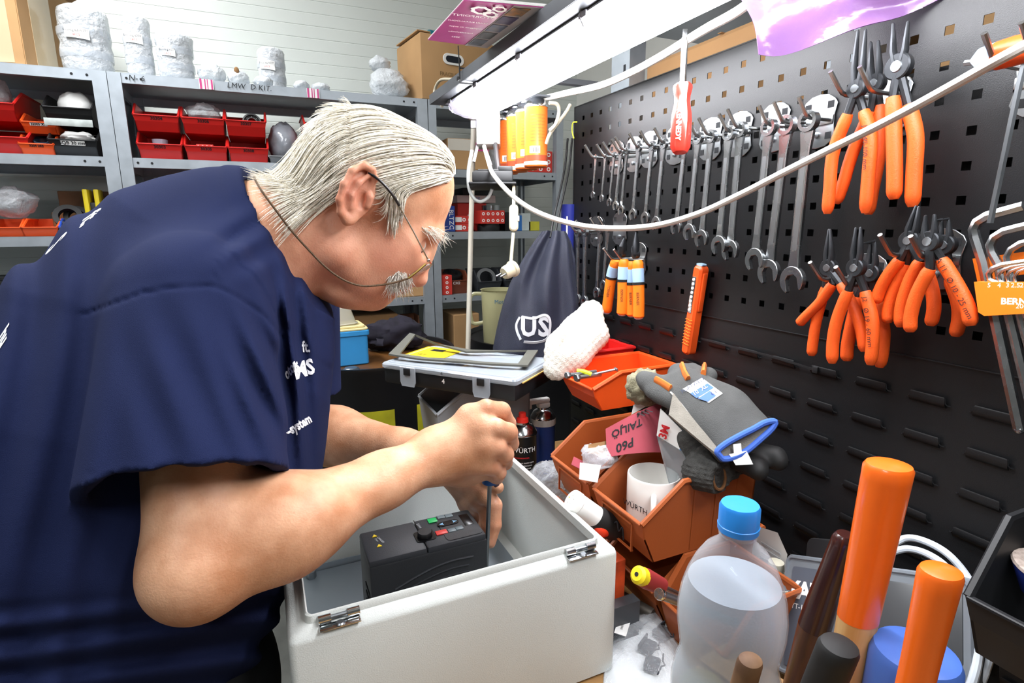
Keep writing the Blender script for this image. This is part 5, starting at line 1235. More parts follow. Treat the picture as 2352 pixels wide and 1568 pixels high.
pliers('orange circlip pliers hanging behind the left pair of the upper group', None, z5(725, 600), mp(z5, [(690, 300), (745, 290)]), [mp(z5, [(690, 800), (560, 1100), (490, 1330), (440, 1465)]), mp(z5, [(752, 760), (750, 1100), (700, 1380), (672, 1545)])], .040, .0075)
pliers('largest circlip pliers with one straight handle, right of the upper group', None, z5(890, 480), mp(z5, [(850, 165), (960, 150)]), [mp(z5, [(850, 700), (858, 1000), (862, 1250), (858, 1435)]), mp(z5, [(962, 760), (1012, 980), (1002, 1250), (990, 1490)])], .050, .0085, pr=.015)
pliers('circlip pliers with splayed handles, left of the lower left group', None, z6(352, 470), mp(z6, [(354, 215), (364, 215)]), [mp(z6, [(380, 575), (290, 700), (200, 790), (155, 838)]), mp(z6, [(330, 600), (275, 800), (250, 950), (240, 1045)]), mp(z6, [(430, 575), (510, 720), (565, 880), (585, 1018)])], .045, .0070)
pliers('circlip pliers with a readable size mark, middle of the lower left group', None, z6(530, 470), mp(z6, [(530, 205), (562, 202)]), [mp(z6, [(480, 620), (410, 800), (380, 950), (375, 1095)]), mp(z6, [(590, 625), (635, 800), (640, 950), (625, 1105)])], .062, .0075, txt='J2   Ø 19 - 60 mm')
pliers('bent-nose circlip pliers, right of the lower left group', None, z6(632, 505), mp(z6, [(625, 300), (655, 290)]), [mp(z6, [(545, 660), (500, 850), (475, 980), (470, 1078)]), mp(z6, [(658, 665), (705, 850), (705, 980), (685, 1120)])], .034, .0080, bent=.02)
pliers('straight circlip pliers, left of the lower right group', None, z6(882, 292), mp(z6, [(925, 62), (945, 66)]), [mp(z6, [(822, 415), (740, 520), (690, 610), (660, 700)]), mp(z6, [(862, 445), (780, 620), (745, 740), (738, 830)]), mp(z6, [(952, 425), (880, 560), (830, 720), (822, 858)])], .048, .0072)
pliers('circlip pliers with curved tips and a size mark, front of the lower right group', None, z6(1012, 298), mp(z6, [(985, 125), (1045, 118)]), [mp(z6, [(1015, 475), (930, 640), (890, 780), (886, 890)]), mp(z6, [(1090, 415), (1190, 580), (1260, 720), (1285, 850)])], .062, .0072, txt='A 11   Ø 10 - 25 mm')
pliers('hooked-nose circlip pliers, rear of the lower right group', None, z6(1112, 320), mp(z6, [(1090, 150), (1135, 145)]), [mp(z6, [(985, 470), (1030, 620), (1040, 740), (1018, 848)]), mp(z6, [(1145, 540), (1200, 700), (1205, 810), (1180, 918)])], .036, .0072, bent=.018)
def hp(label, pxs, reach=.08, pz=0.):
    pts = []
    for x, y in pxs: p = onx(x, y, XP-.045); pts.append((p.y, p.z))
    hook_plate(label, pts, reach=reach, pz=pz)
hp('zinc double hook of the upper orange pliers group', [z5(560, 690), z5(770, 665)], pz=-.01)
hp('zinc double hook of the lower left orange pliers group', [z6(370, 545), z6(540, 580)])
hp('zinc double hook of the lower right orange pliers group', [z6(830, 385), z6(1030, 400)], pz=-.005)
# orange and light blue pliers
m_lb = mat('light_blue_grip', '#9fc0e0', .45); m_or2 = mat('bright_orange_grip', '#ee7a1a', .45)
def z2(x, y): return (1300+x/4.356, 400+y/4.356)
def vde(label, head, tip, handles, dx, name, wide=.010):
    P0 = bp(*head, dx); T_ = bp(*tip, dx); t = thing(name, label, 'pliers', Matrix.Translation(P0), 'orange and light blue pliers'); inv = t.matrix_basis.inverted()
    for s_ in (-1, 1):
        mb = MB(); mb.M = inv; o_ = Vector((-.003*s_, -s_*.0035, 0)); mb.tube([P0+o_*1.3, lerp(P0, T_, .45)+o_*1.5, T_+o_*.25], [wide*.75, wide*.85, wide*.22], 8, flat=.6); mb.build('jaw', m_jaw, t)
    MB().lathe([(.009, 0), (.009, .009), (.004, .011), (.0001, .011)], 18, M=inv @ axes(P0+Vector((.004, 0, 0)), (0, -1, 0), (0, 0, 1), (-1, 0, 0))).build('pivot', m_jaw, t)
    for k, h in enumerate(handles):
        path = bez([bp(x, y, dx-(.006 if k == 0 else -.002)) for x, y in h], 8); n = len(path); i1 = int(n*.10); i2 = int(n*.36); r = .0115
        mb = MB(); mb.M = inv; mb.tube(path[:i1+2], [r*.7]+[r*.95]*(i1+1), 12); g = mb.build('grip_collar', m_or2, t)
        mb = MB(); mb.M = inv; mb.tube(path[i1+1:i2+1], r*1.02, 12); mb.build('soft_grip', m_lb, t)
        mb = MB(); mb.M = inv; mb.tube(path[i2:], [r]*(n-i2-1)+[r*.7], 12); g = mb.build('grip', m_or2, t)
        mb = MB(); mb.M = inv; mb.tube([path[i2-1], path[i2]], r*1.05, 12); mb.build('black_line', m_rubber, t)
        mb = MB(); mb.M = inv; e = path[-1]-path[-2]; mb.tube([path[-1], path[-1]+e*.6], [r*.8, r*.45], 12); mb.build('end_cap', m_lb, t)
        a, b = path[int(n*.45)], path[int(n*.75)]; dv = (b-a).normalized()
        link('lettering', text_mesh('BERNER', .0075), m_ink, g, inv @ axes(lerp(a, b, .5)+Vector((-r*.75, -r*.70, 0)), dv, Vector((-.75, -.66, 0)).cross(dv), (-.75, -.66, 0)))
vde('orange and light blue side cutters below the wrench row', z2(560, 790), z2(585, 640), [mp(z2, [(500, 860), (455, 1020), (430, 1200), (405, 1380)]), mp(z2, [(582, 850), (572, 1050), (568, 1250), (560, 1405)])], .055, 'side_cutters')
vde('orange and light blue long-nose pliers beside the side cutters', z2(700, 800), z2(702, 580), [mp(z2, [(665, 870), (655, 1080), (655, 1280), (660, 1420)]), mp(z2, [(718, 860), (725, 1080), (728, 1280), (726, 1440)])], .050, 'long_nose_pliers', .009)
hp('zinc double hook of the orange and blue pliers', [z2(505, 850), z2(610, 865)], .07)
# pen torch
a, b = onx(1612, 610, XP-.014), onx(1581, 812, XP-.014)
pt = thing('pen_torch', 'orange pen torch with LED strip stuck to the panel', 'torch', wall_frame(a, a-b)); Lp = (a-b).length
MB().prism(rrect(.0225, Lp, .008), -.011, .011, M=Matrix.Translation((0, -Lp/2, 0)), bev=.004).build('body', m_orange, pt)
MB().box((-.002, -Lp*.32, .0112), (.010, Lp*.40, .0012), bev=.0005).build('led_window', m_chrome, pt)
for k in range(8): MB().ball((-.002, -Lp*(.15+.048*k), .0122), (.0032, .0032, .0014), 10, 6).build('led', m_whiteprint, pt)
MB().prism(rrect(.015, .004, .0019), -.004, .006, M=Matrix.Translation((0, .002, 0))).build('button', m_lb, pt)
MB().box((.0125, -Lp*.28, 0), (.004, Lp*.42, .010), bev=.0015).build('clip', m_orange, pt)
for k in range(9): MB().tube([(-.009, -Lp*(.60+.035*k), .0112), (-.003, -Lp*(.595+.035*k), .0114), (.004, -Lp*(.603+.035*k), .0114), (.009, -Lp*(.596+.035*k), .0112)], .0007, 5).build('grip_wave', m_or2, pt)
# folding hex key set at the right edge
def zk(x, y): return z6(x, y)
hx = thing('hex_key_set', 'hex keys in an orange holder at the right picture edge', 'hex keys', Matrix.Translation(onx(2330, 640, XP-.05))); hI = hx.matrix_basis.inverted()
def hquad(name, pts, dx, th, m):
    P_ = [onx(*zk(x, y), XP-dx) for x, y in pts]; mb = slab([(p.x, p.y, p.z) for p in P_], th, hI); return mb.build(name, m, hx)
hquad('holder_back', [(1293, 410), (1900, 330), (1900, 470), (1325, 560)], .030, .010, m_or2)
hf = hquad('holder_front', [(1303, 562), (1900, 570), (1900, 700), (1640, 770), (1370, 785), (1330, 760)], .060, .016, m_or2)
link('lettering', text_mesh('BERNER', .0085, align='LEFT', bold=.0003), m_whiteprint, hf, hI @ axes(onx(*zk(1478, 690), XP-.0775), (0, -1, .10), (0, .1, 1), (-1, 0, 0)))
link('lettering', text_mesh('200460', .0062, align='LEFT'), m_whiteprint, hf, hI @ axes(onx(*zk(1575, 722), XP-.0775), (0, -1, .10), (0, .1, 1), (-1, 0, 0)))
for s_, x, y, d_ in (('10', 1348, 420, .042), ('8', 1440, 413, .042), ('6', 1522, 410, .042), ('5', 1402, 585, .078), ('4', 1468, 585, .078), ('3', 1523, 585, .078), ('2.5', 1575, 585, .078), ('2', 1615, 585, .078)):
    link('lettering', text_mesh(s_, .0062), m_whiteprint, hx, hI @ axes(onx(*zk(x, y), XP-d_), (0, -1, .08), (0, .08, 1), (-1, 0, 0)))
for k, (dxp, r, bx, by) in enumerate(((0, .0050, 1300, 200), (95, .0042, 1410, 300), (165, .0034, 1520, 380), (215, .0028, 1400, 530), (255, .0022, 1465, 540), (290, .0018, 1520, 545), (320, .0015, 1570, 548))):
    if k < 3: pts = [(bx+330-20*k, by-135+10*k), (bx+90, by-70), (bx+25, by-30), (bx, by+20), (bx+10, by+70), (1365+dxp, 440), (1440+dxp, 790), (1600+dxp, 1530-75*k)]
    else: pts = [(bx+330, by-115), (bx+90, by-80), (bx+25, by-55), (bx, by-20), (bx+8, by+20), (1362+dxp, 620), (1440+dxp, 800), (1590+dxp, 1480-75*k)]
    P_ = [onx(*zk(x, y), XP-(.046 if k < 3 else .050)) for x, y in pts]; mb = MB(); mb.M = hI; mb.tube(P_, r, 6); o = mb.build('hex_key', m_wr, hx)
    mb = MB(); mb.ball(tuple(hI @ P_[-1]), r*.95, 10, 8); mb.build('ball_end', m_wr, o)
# T-handle hex driver
th = thing('t_handle_driver', 'orange and light blue T-handle hex driver at the upper right edge', 'driver', Matrix.Translation(onx(2300, 130, XP-.06))); tI = th.matrix_basis.inverted()
def tb(x, y, dx=.06): return onx(x, y, XP-dx)
mb = MB(); mb.M = tI; mb.tube([tb(2246, 152), tb(2262, 138), tb(2290, 128)], [.010, .013, .013], 14); mb.build('soft_nose', m_lb, th)
mb = MB(); mb.M = tI; mb.tube([tb(2288, 129), tb(2330, 117), tb(2420, 95), tb(2440, 90)], [.0132, .0138, .0125, .008], 14); mb.build('handle', m_orange, th)
mb = MB(); mb.M = tI; mb.tube([tb(2216, 145), tb(2250, 141)], .0030, 6); mb.build('short_hex', m_steel, th)
mb = MB(); mb.M = tI; mb.tube([tb(2352, 150), tb(2340, 200), tb(2274, 512)], .0031, 6); mb.build('long_hex', m_steel, th)
hp('white zinc hook of the T-handle driver at the right edge', [(2310, 150), (2395, 130)], pz=-.012)
# cable tie and yellow wire ends
t = thing('cable_tie', 'black cable tie threaded through the louvers', 'cable tie', Matrix.Translation(onx(1874, 849, XP-.006))); cI = t.matrix_basis.inverted()
mb = MB(); mb.M = cI; mb.tube([onx(x, y, XP-.008) for x, y in ((1610, 777), (1680, 796), (1760, 815), (1830, 836), (1874, 850))], .0021, 4, flat=.4); mb.build('strap', m_blackpl, t)
mb = MB(); mb.box((0, 0, 0), (.006, .009, .010), bev=.001); mb.build('head', m_blackpl, t)
wy = mat('yellow_green_wire', '#c8cf3a', .5)
tag(MB().tube(bez([onx(x, y, XP-.012) for x, y in ((1325, 280), (1316, 282), (1314, 300), (1318, 318))]), .0016, 6).build('earth_wire', wy), 'yellow green wire end curling above the panel corner', 'wire')
# navy drawstring bag and blue tube
m_bag = mat('navy_ripstop', '#12172b', .6, var=.15, vscale=200, sheen=.05, bump=.5, bscale=900)
bg = thing('drawstring_bag', 'navy drawstring bag with a grey printed logo hanging at the panel end', 'bag', Matrix.Translation(at(1240, 680, 1.36))); bgI = bg.matrix_basis.inverted()
prof = [(532, 1272, 28), (560, 1268, 45), (600, 1260, 62), (650, 1250, 78), (700, 1243, 88), (750, 1236, 94), (800, 1228, 96), (830, 1224, 92)]
def bagp(u, v):
    k = v*(len(prof)-1); i = min(int(k), len(prof)-2); f_ = k-i; y, cxp, hw = [prof[i][q]*(1-f_)+prof[i+1][q]*f_ for q in range(3)]
    a = 2*math.pi*u; fold = 1+.42*math.sin(a*8+1.5*math.sin(v*5))*(1-v)**.8+.16*math.sin(a*5+v*6)
    s_ = 1.36/FPX; c = at(cxp, y, 1.36)
    return c+_r*(hw*s_*math.cos(a)*(.96+.04*fold))+_f*(hw*s_*.42*math.sin(a)*fold)
mb = MB(); mb.M = bgI; mb.grid(bagp, 84, 26); mb.build('sack', m_bag, bg, ang=60, fixn=True)
bme = bg.children[0].data; bbv = BVHTree.FromPolygons([bgI.inverted() @ v.co for v in bme.vertices], [p.vertices for p in bme.polygons])
m_logo = mat('grey_logo_print', '#b9bcc0', .7)
Mx = axes(at(1228, 752, 1.15), _r*.86-_u*.0, _u, -_f)
text_on('US', .064, Mx, m_logo, bg, bbv, ray(1228, 752), off=.0015, bold=.0022, space=1.12).matrix_basis = bgI
def on_bag(x, y): h = bbv.ray_cast(EYE, ray(x, y)); return (h[0]-ray(x, y)*.0015) if h[0] else at(x, y, 1.3)
for seg in ([(1196, 780), (1188, 762), (1186, 745), (1194, 728)], [(1198, 727), (1225, 731), (1250, 723), (1262, 732), (1263, 755), (1256, 778), (1232, 786), (1203, 785)]):
    mb = MB(); mb.M = bgI; mb.tube(bez([on_bag(*q) for q in seg], 5), .0042, 4, flat=.25, up=tuple(_u)); mb.build('logo_frame', m_logo, bg)
for dx_ in (-4, 6):
    mb = MB(); mb.M = bgI; mb.tube(bez([at(1268+dx_, 545, 1.35), at(1276+dx_, 500, 1.37), at(1290+dx_, 440, 1.39), at(1302+dx_, 380, 1.41), at(1308+dx_, 318, 1.42)], 5), .0028, 6); mb.build('drawstring', m_rubber, bg)
tb_ = thing('blue_tube', 'dark blue cardboard tube with white print behind the drawstring bag', 'tube', axes(at(1302, 815, 1.51), (1, 0, 0), (0, 1, 0), (0, 0, 1)))
topz = at(1302, 472, 1.51).z-at(1302, 815, 1.51).z
MB().lathe([(.020, 0), (.020, topz), (.018, topz), (.018, .002)], 24).build('shell', mat('tube_blue', '#232c7e', .4), tb_)
q = MB(); q.tube([(-.014, -.0155, topz-.03), (-.014, -.0155, topz-.10)], .0022, 5); q.build('white_stripe', m_whiteprint, tb_)
# ================================================================== LAMP OVER THE BENCH
m_chan = mat('dark_grey_channel', '#5a5d62', .5, metal=.3, var=.1, vscale=10)
CX0, CX1, CZ0, CZ1, CY0, CY1 = .442, .560, H+.313, H+.336, -.55, 1.51
ch = thing('lamp_channel', 'dark grey steel channel carrying the lamp above the bench', 'channel', TM(((CX0+CX1)/2, (CY0+CY1)/2, CZ0))); chI = ch.matrix_basis.inverted()
mb = MB(); mb.M = chI; mb.box(((CX0+CX1)/2, (CY0+CY1)/2, CZ0+.001), (CX1-CX0, CY1-CY0, .002))
for x in (CX0, CX1): mb.box((x, (CY0+CY1)/2, (CZ0+CZ1)/2), (.002, CY1-CY0, CZ1-CZ0))
mb.build('profile', m_chan, ch)
for y in (1.22, .15, -.45):      # arms that hold the channel off the tool panel uprights
    mb = MB(); mb.M = chI; mb.box(((CX1+XP+.03)/2, y, CZ0+.015), (XP+.03-CX1, .02, .012)); mb.build('arm', m_chan, ch)
LA = Vector((.528, 1.47, H+.305)); ld = Vector((0, 1, 0)); LL = 1.56
lmp = thing('bench_lamp', 'long glowing fluorescent batten lamp hanging over the bench', 'lamp', axes(LA, Vector((0, 0, 1)).cross(ld) * -1, ld, (0, 0, 1)))
# local: y runs from the far end (0) backwards to -LL, x to the right, z up
def sect(w_, h0, h1, n=10):      # rounded lower trough
    pts = [(w_/2, h1)]
    for k in range(n+1): a = -math.pi*k/n; pts.append((w_/2*math.cos(a)*(1 if abs(math.cos(a)) < .95 else 1), h0+ (-h0+0)*0 + (h0)*0 + -abs(h0)*0 + (-(.040))*abs(math.sin(a))**.75))
    pts.append((-w_/2, h1)); return pts
YM = axes((0, 0, 0), (1, 0, 0), (0, 0, 1), (0, -1, 0))
W_ = .102
tr_ = sect(W_, 0, .004)
m_tube = mat('lamp_diffuser_glow', '#f9faff', .3, emit=LAMP_E)
m_endcap = mat('ribbed_clear_end', '#dcd8e2', .15, trans=.6, emit=.35)
MB().prism(tr_, .085, LL-.085, M=YM).build('diffuser', m_tube, lmp, ang=50)
for y0, y1 in ((0, .085), (LL-.085, LL)):
    n_ = len(tr_); rows = []
    for k in range(7):
        u = k/6; s_ = (.55+.45*math.sin(u*math.pi/2)) if y0 == 0 else (.55+.45*math.sin((1-u)*math.pi/2)); rows.append([(p[0]*(.86+.14*s_), p[1] if p[1] > 0 else p[1]*s_, y0+(y1-y0)*u) for p in tr_])
    vs = [p for r in rows for p in r]; fs = [(k*n_+i, k*n_+i+1, (k+1)*n_+i+1, (k+1)*n_+i) for k in range(6) for i in range(n_-1)]+[tuple(range(n_)), tuple(6*n_+i for i in range(n_))]
    mb = MB(); mb.add(vs, fs, YM); e = mb.build('ribbed_end', m_endcap, lmp, ang=50)
    for k in range(10):
        a = .03+.94*k/9; i = int(a*(n_-1)); q = MB(); q.M = YM; q.tube([rows[j][i] for j in range(7)], .0012, 5); q.build('rib', m_endcap, e)
MB().prism([(W_/2+.006, .0035), (W_/2+.006, .006), (W_/2-.006, .0078), (-W_/2+.006, .0078), (-W_/2-.006, .006), (-W_/2-.006, .0035)], -.002, LL+.002, M=YM, bev=.0005).build('housing', mat('lamp_housing_grey', '#8d8f94', .5), lmp)
for y in (.035, .22, .45, .68, .91, 1.14):
    for s_ in (-1, 1):
        q = MB(); q.tube([(s_*(W_/2+.007), -y, .008), (s_*(W_/2+.009), -y, .000), (s_*(W_/2+.002), -y, -.012), (s_*(W_/2+.004), -y-.006, -.016)], .0022, 6); q.box((s_*(W_/2+.007), -y-.004, .002), (.004, .022, .009), bev=.001); q.build('clip', mat('clip_clear_grey', '#a6a4ac', .3), lmp)
# black cable ties round channel and lamp
for y, nm in ((1.25, 'far'), (.42, 'near')):
    x0, x1, z0, z1 = CX0-.006, CX1+.006, CZ0-.0035, CZ1+.004
    q = MB(); q.tube([(x0, y, z1), (x1, y, z1), (x1, y, z0), (x0, y, z0), (x0, y, z1)], .0022, 4); q.tube([(x0, y, z1), (x0-.002, y, z1+.045)], .0014, 4); q.box((x0-.003, y, z1-.022), (.007, .008, .008), bev=.001)
    tag(q.build('cable_tie', m_blackpl), nm+' black cable tie holding the lamp to the channel', 'cable tie', 'lamp cable ties')
# brochure lying on the channel
m_mag = mat('magenta_cover', '#a8407e', .3, var=.12, vscale=9, coat=.4)
br = thing('brochure', 'magenta brochure with white lettering lying on the lamp channel', 'brochure', Matrix.Translation(at(1110, 60, .98))); brI = br.matrix_basis.inverted()
Q = [at(983, 92, 1.085), at(1118, 108, 1.06), at(1250, 18, .965), at(1068, -2, .985)]
Q = [onz(983, 92, CZ1+.012), onz(1118, 110, CZ1+.004), onz(1250, 18, CZ1+.004), onz(1065, 2, CZ1+.014)]
slab([Q[0], Q[3], Q[2], Q[1]], .0015, brI).build('cover', m_mag, br)
for k in range(4): slab([q_+Vector((.002*k, .001*k, .0018+.0016*k)) for q_ in (Q[0], Q[3], Q[2], Q[1])], .0009, brI).build('page', m_paper, br)
dn = Vector((0, 0, -.0008))
def bq(u, v): return lerp(lerp(Q[0], Q[3], v), lerp(Q[1], Q[2], v), u)
slab([bq(.62, .0)+dn, bq(.62, 1)+dn, bq(1, 1)+dn, bq(1, 0)+dn], .0004, brI).build('grey_margin', mat('brochure_grey', '#a7a5a8', .4), br)
for k in range(5):
    u0, v0 = .65, .05+.19*k; slab([bq(.64, v0)+dn*2, bq(.64, v0+.16)+dn*2, bq(.86, v0+.16)+dn*2, bq(.86, v0)+dn*2], .0004, brI).build('photo', mat('brochure_photo_%d' % k, ('#2c3540', '#35393c', '#27457a', '#24264d', '#3a4c4e')[k], .35, col2=('#5c6a78', '#191b1c', '#70706a', '#5a4a70', '#c48a3c')[k], vscale=60), br)
bx = (Q[0]-Q[1]).normalized(); by = bx.cross(Vector((0, 0, -1)))
for k, (s_, sz) in enumerate((('MOTORPOINT', .013), ('MŰSZAKI KATALÓGUS', .008), ('csapágyak és szíjak', .008), ('hajtástechnika', .008), ('2022', .008))):
    p = bq(.34, .72-.13*k)+dn*2
    link('lettering', text_mesh(s_, sz), m_whiteprint, br, brI @ axes(p, bx, by, (0, 0, -1)))
for i, (u, v, r) in enumerate(((.30, .86, .016), (.46, .80, .012), (.50, .92, .011))):
    p = bq(u, v)+dn*2; q = MB(); q.lathe([(r*.62, 0), (r, 0), (r, .0004), (r*.62, .0004), (r*.62, 0)], 32, cap=False, M=brI @ axes(p, bx, by, (0, 0, -1)), wob=lambda a, z: 1+.12*(1 if math.sin(a*8) > 0 else 0)); q.build('printed_gear', m_whiteprint, br)
# purple sleeve hanging over the lamp
m_pur = film_mat('purple_film', tint='#b28fbf', body='#8f6a9c', base=.45, edge=.35, rough=.2, bump=.6, bscale=14, bdist=.01)
PQ = [at(1690, -60, .74), at(1745, 122, .73), at(2165, -5, .635), at(2230, -120, .60)]
def pf(u, v): p = lerp(lerp(PQ[0], PQ[1], v), lerp(PQ[3], PQ[2], v), u); return p+_f*(.012*math.sin(u*9)*v+.006*math.sin(v*7+u*4))+_u*(-.010*math.sin(math.pi*u)*v)
tag(MB().grid(pf, 24, 10, thick=.0012).build('purple_sleeve', m_pur, ang=60), 'translucent purple plastic sleeve drooping from the top right', 'sleeve')
# cables
m_wc = mat('white_cable', '#d9d6cf', .45); m_bc = mat('beige_cable', '#b5ad98', .5)
def cable(label, pts, r, m, name='power_cable', cat='cable'):
    return tag(MB().tube(bez([at(*p) for p in pts], 8), r, 10).build(name, m), label, cat)
cable('white cable sagging across the whole tool panel to the right edge', [(1112, 336, 1.425), (1122, 372, 1.34), (1134, 402, 1.26), (1180, 452, 1.12), (1240, 490, 1.06), (1320, 515, 1.0), (1400, 524, .95), (1500, 519, .89), (1600, 492, .83), (1700, 447, .77), (1800, 396, .71), (1900, 346, .66), (2000, 297, .61), (2100, 245, .56), (2200, 190, .52), (2300, 134, .48), (2440, 60, .45)], .0049, m_wc)
cable('white cable running along the underside of the lamp', [(1225, 232, 1.36), (1300, 214, 1.27), (1380, 196, 1.16), (1450, 166, 1.07), (1520, 128, .98), (1580, 91, .90), (1625, 64, .85), (1700, 22, .78), (1760, -30, .73)], .0070, m_wc)
cable('beige cable looped at the far end of the lamp channel', [(1040, 182, 1.545), (1012, 184, 1.60), (999, 205, 1.63), (1000, 228, 1.62), (1016, 244, 1.585)], .0042, m_bc)
cable('beige cable loop hanging right of the spray cans', [(1262, 236, 1.26), (1280, 240, 1.27), (1284, 258, 1.28), (1276, 285, 1.28), (1262, 300, 1.28)], .0040, m_bc)
cable('beige cable crossing behind the spray cans', [(1310, 240, 1.30), (1300, 258, 1.30), (1280, 285, 1.29), (1262, 310, 1.29), (1255, 330, 1.30)], .0040, m_bc)
cable('thin grey cable loop below the black power supply', [(1084, 345, 1.34), (1076, 390, 1.34), (1077, 430, 1.34), (1088, 455, 1.34), (1104, 463, 1.34), (1122, 452, 1.34), (1130, 434, 1.33)], .0042, mat('grey_cable', '#a7aaa8', .5))
# white vertical conduit
cz_ = BZ+.001
o = MB().tube([(.520, 1.62, .001), (.556, 1.62, .8), (.604, 1.62, H+.282), (.598, 1.60, H+.300), (.57, 1.575, H+.308), (.50, 1.505, H+.322)], .0078, 14).build('conduit', mat('cream_conduit', '#cfcabb', .5)); tag(o, 'cream vertical conduit rising to the lamp channel', 'conduit')
# grey junction box, bracket
jb = thing('junction_box', 'grey junction box hanging behind the lamp end', 'junction box', Matrix.Translation(at(1122, 292, 1.45))); jI = jb.matrix_basis.inverted()
JM = axes(at(1122, 308, 1.45)-EYE*0, _r, _u, -_f)
q = MB(); q.box((0, .01, 0), (.062, .088, .045), M=jI @ JM, bev=.005); q.build('body', mat('junction_grey', '#a9a9a4', .5), jb)
q = MB(); q.box((-.037, .022, .008), (.018, .020, .006), M=jI @ JM, bev=.002); q.build('lug', mat('junction_grey', '#a9a9a4', .5), jb)
for sx, sy in ((-.018, -.02), (.018, .03), (-.018, .035), (.02, -.02)): q = MB(); q.lathe([(.0035, 0), (.003, .0015), (.0001, .0018)], 10, M=jI @ JM @ Matrix.Translation((sx, sy, .0225))); q.build('screw', m_steel, jb)
q = MB(); q.tube([jI @ at(1100, 322, 1.45), jI @ at(1088, 372, 1.44)], .004, 6); q.tube([jI @ at(1112, 334, 1.45), jI @ at(1128, 380, 1.43)], .004, 6); q.tube([jI @ at(1125, 275, 1.462), jI @ (Vector((.595, 1.44, H+.262))), jI @ (Vector((.600, 1.44, H+.323))), jI @ (Vector((.558, 1.44, H+.325)))], .005, 6); q.build('bracket', m_lgrey, jb)
# black power supply with cord, inline switch and plug
ps = thing('power_supply', 'black power supply tray below the junction box', 'power supply', Matrix.Translation(at(1132, 415, 1.33))); pI = ps.matrix_basis.inverted(); PM_ = axes(at(1132, 415, 1.33), _r, _u, -_f)
q = MB(); q.box((0, .004, 0), (.096, .026, .05), M=pI @ PM_, bev=.004); q.build('body', m_blackpl, ps)
q = MB(); q.box((0, -.013, 0), (.112, .006, .058), M=pI @ PM_, bev=.002); q.build('tray_lip', m_blackpl, ps)
q = MB(); q.box((.03, .023, 0), (.035, .014, .04), M=pI @ PM_, bev=.003); q.box((-.01, .019, 0), (.05, .006, .04), M=pI @ PM_, bev=.002); q.build('raised_cover', m_blackpl, ps)
q = MB(); q.tube([pI @ at(1146, 402, 1.35), pI @ at(1138, 330, 1.435)], .007, 8); q.build('hanger', m_blackpl, ps)
m_oldpl = mat('yellowed_plastic', '#c9c0a4', .5, var=.1, vscale=40)
pc = thing('plug_cord', 'yellowed cord with inline switch and round plug dangling above the jug', 'cord', Matrix.Translation(at(1185, 500, 1.33))); pcI = pc.matrix_basis.inverted()
q = MB(); q.M = pcI; q.tube([at(1180, 428, 1.315), at(1180, 470, 1.29)], .0040, 8); q.tube([at(1179, 535, 1.285), at(1176, 570, 1.28), at(1173, 610, 1.28)], .0040, 8); q.build('cord', m_oldpl, pc)
q = MB(); q.prism(rrect(.021, .062, .010), -.008, .008, M=pcI @ axes(at(1180, 501, 1.287), _r, _u, -_f), bev=.003); sw = q.build('inline_switch', m_oldpl, pc)
q = MB(); q.box((.010, -.002, .004), (.006, .012, .008), M=pcI @ axes(at(1180, 501, 1.287), _r, _u, -_f), bev=.001); q.build('rocker', m_oldpl, sw)
dv = (at(1150, 632, 1.265)-at(1180, 616, 1.285)).normalized()
q = MB(); q.lathe([(.0001, -.003), (.018, -.003), (.0195, 0), (.0195, .006), (.0165, .008), (.0155, .026), (.013, .031), (.0001, .031)], 24, M=pcI @ Matrix.Translation(at(1180, 616, 1.285)) @ frame_from(dv).to_4x4()); pg = q.build('plug', m_oldpl, pc)
for s_ in (-1, 1): q = MB(); q.tube([(s_*.008, 0, .031), (s_*.008, 0, .048)], .0022, 8, M=pcI @ Matrix.Translation(at(1180, 616, 1.285)) @ frame_from(dv).to_4x4()); q.build('pin', m_steel, pg)
# rack with four orange spray cans hanging behind the lamp
m_ocan = mat('orange_can_paint', '#e8742a', .3, metal=.1, var=.05, vscale=10); m_kband = mat('can_red_band', '#a8452a', .4)
cz0 = at(1231, 386, 1.35).z
rk = thing('can_rack', 'grey sheet rack behind the lamp holding the orange spray cans', 'rack', Matrix.Translation((CX1+.09, 1.35, cz0+.15))); rkI = rk.matrix_basis.inverted()
cpos = [at(1231-21.5*k, 386+2.6*k, 1.35+.058*k) for k in range(4)]
a, b = cpos[0], cpos[3]; mid = lerp(a, b, .5); ry = (b-a).normalized(); rx = Vector((ry.y, -ry.x, 0))
q = MB(); q.box((0, 0, cz0+.166-H), (.050, (b-a).length+.055, .004), M=rkI @ axes((mid.x, mid.y, H), rx, ry, (0, 0, 1))); q.build('sheet', m_chan, rk)
q = MB(); q.M = rkI; q.box(((CX1+mid.x)/2, mid.y, CZ0+.012), (abs(mid.x-CX1)+.01, .02, .004)); q.box((mid.x, mid.y, (CZ0+.012+cz0+.166)/2), (.02, .02, abs(CZ0+.012-cz0-.166))); q.build('hanger', m_chan, rk)
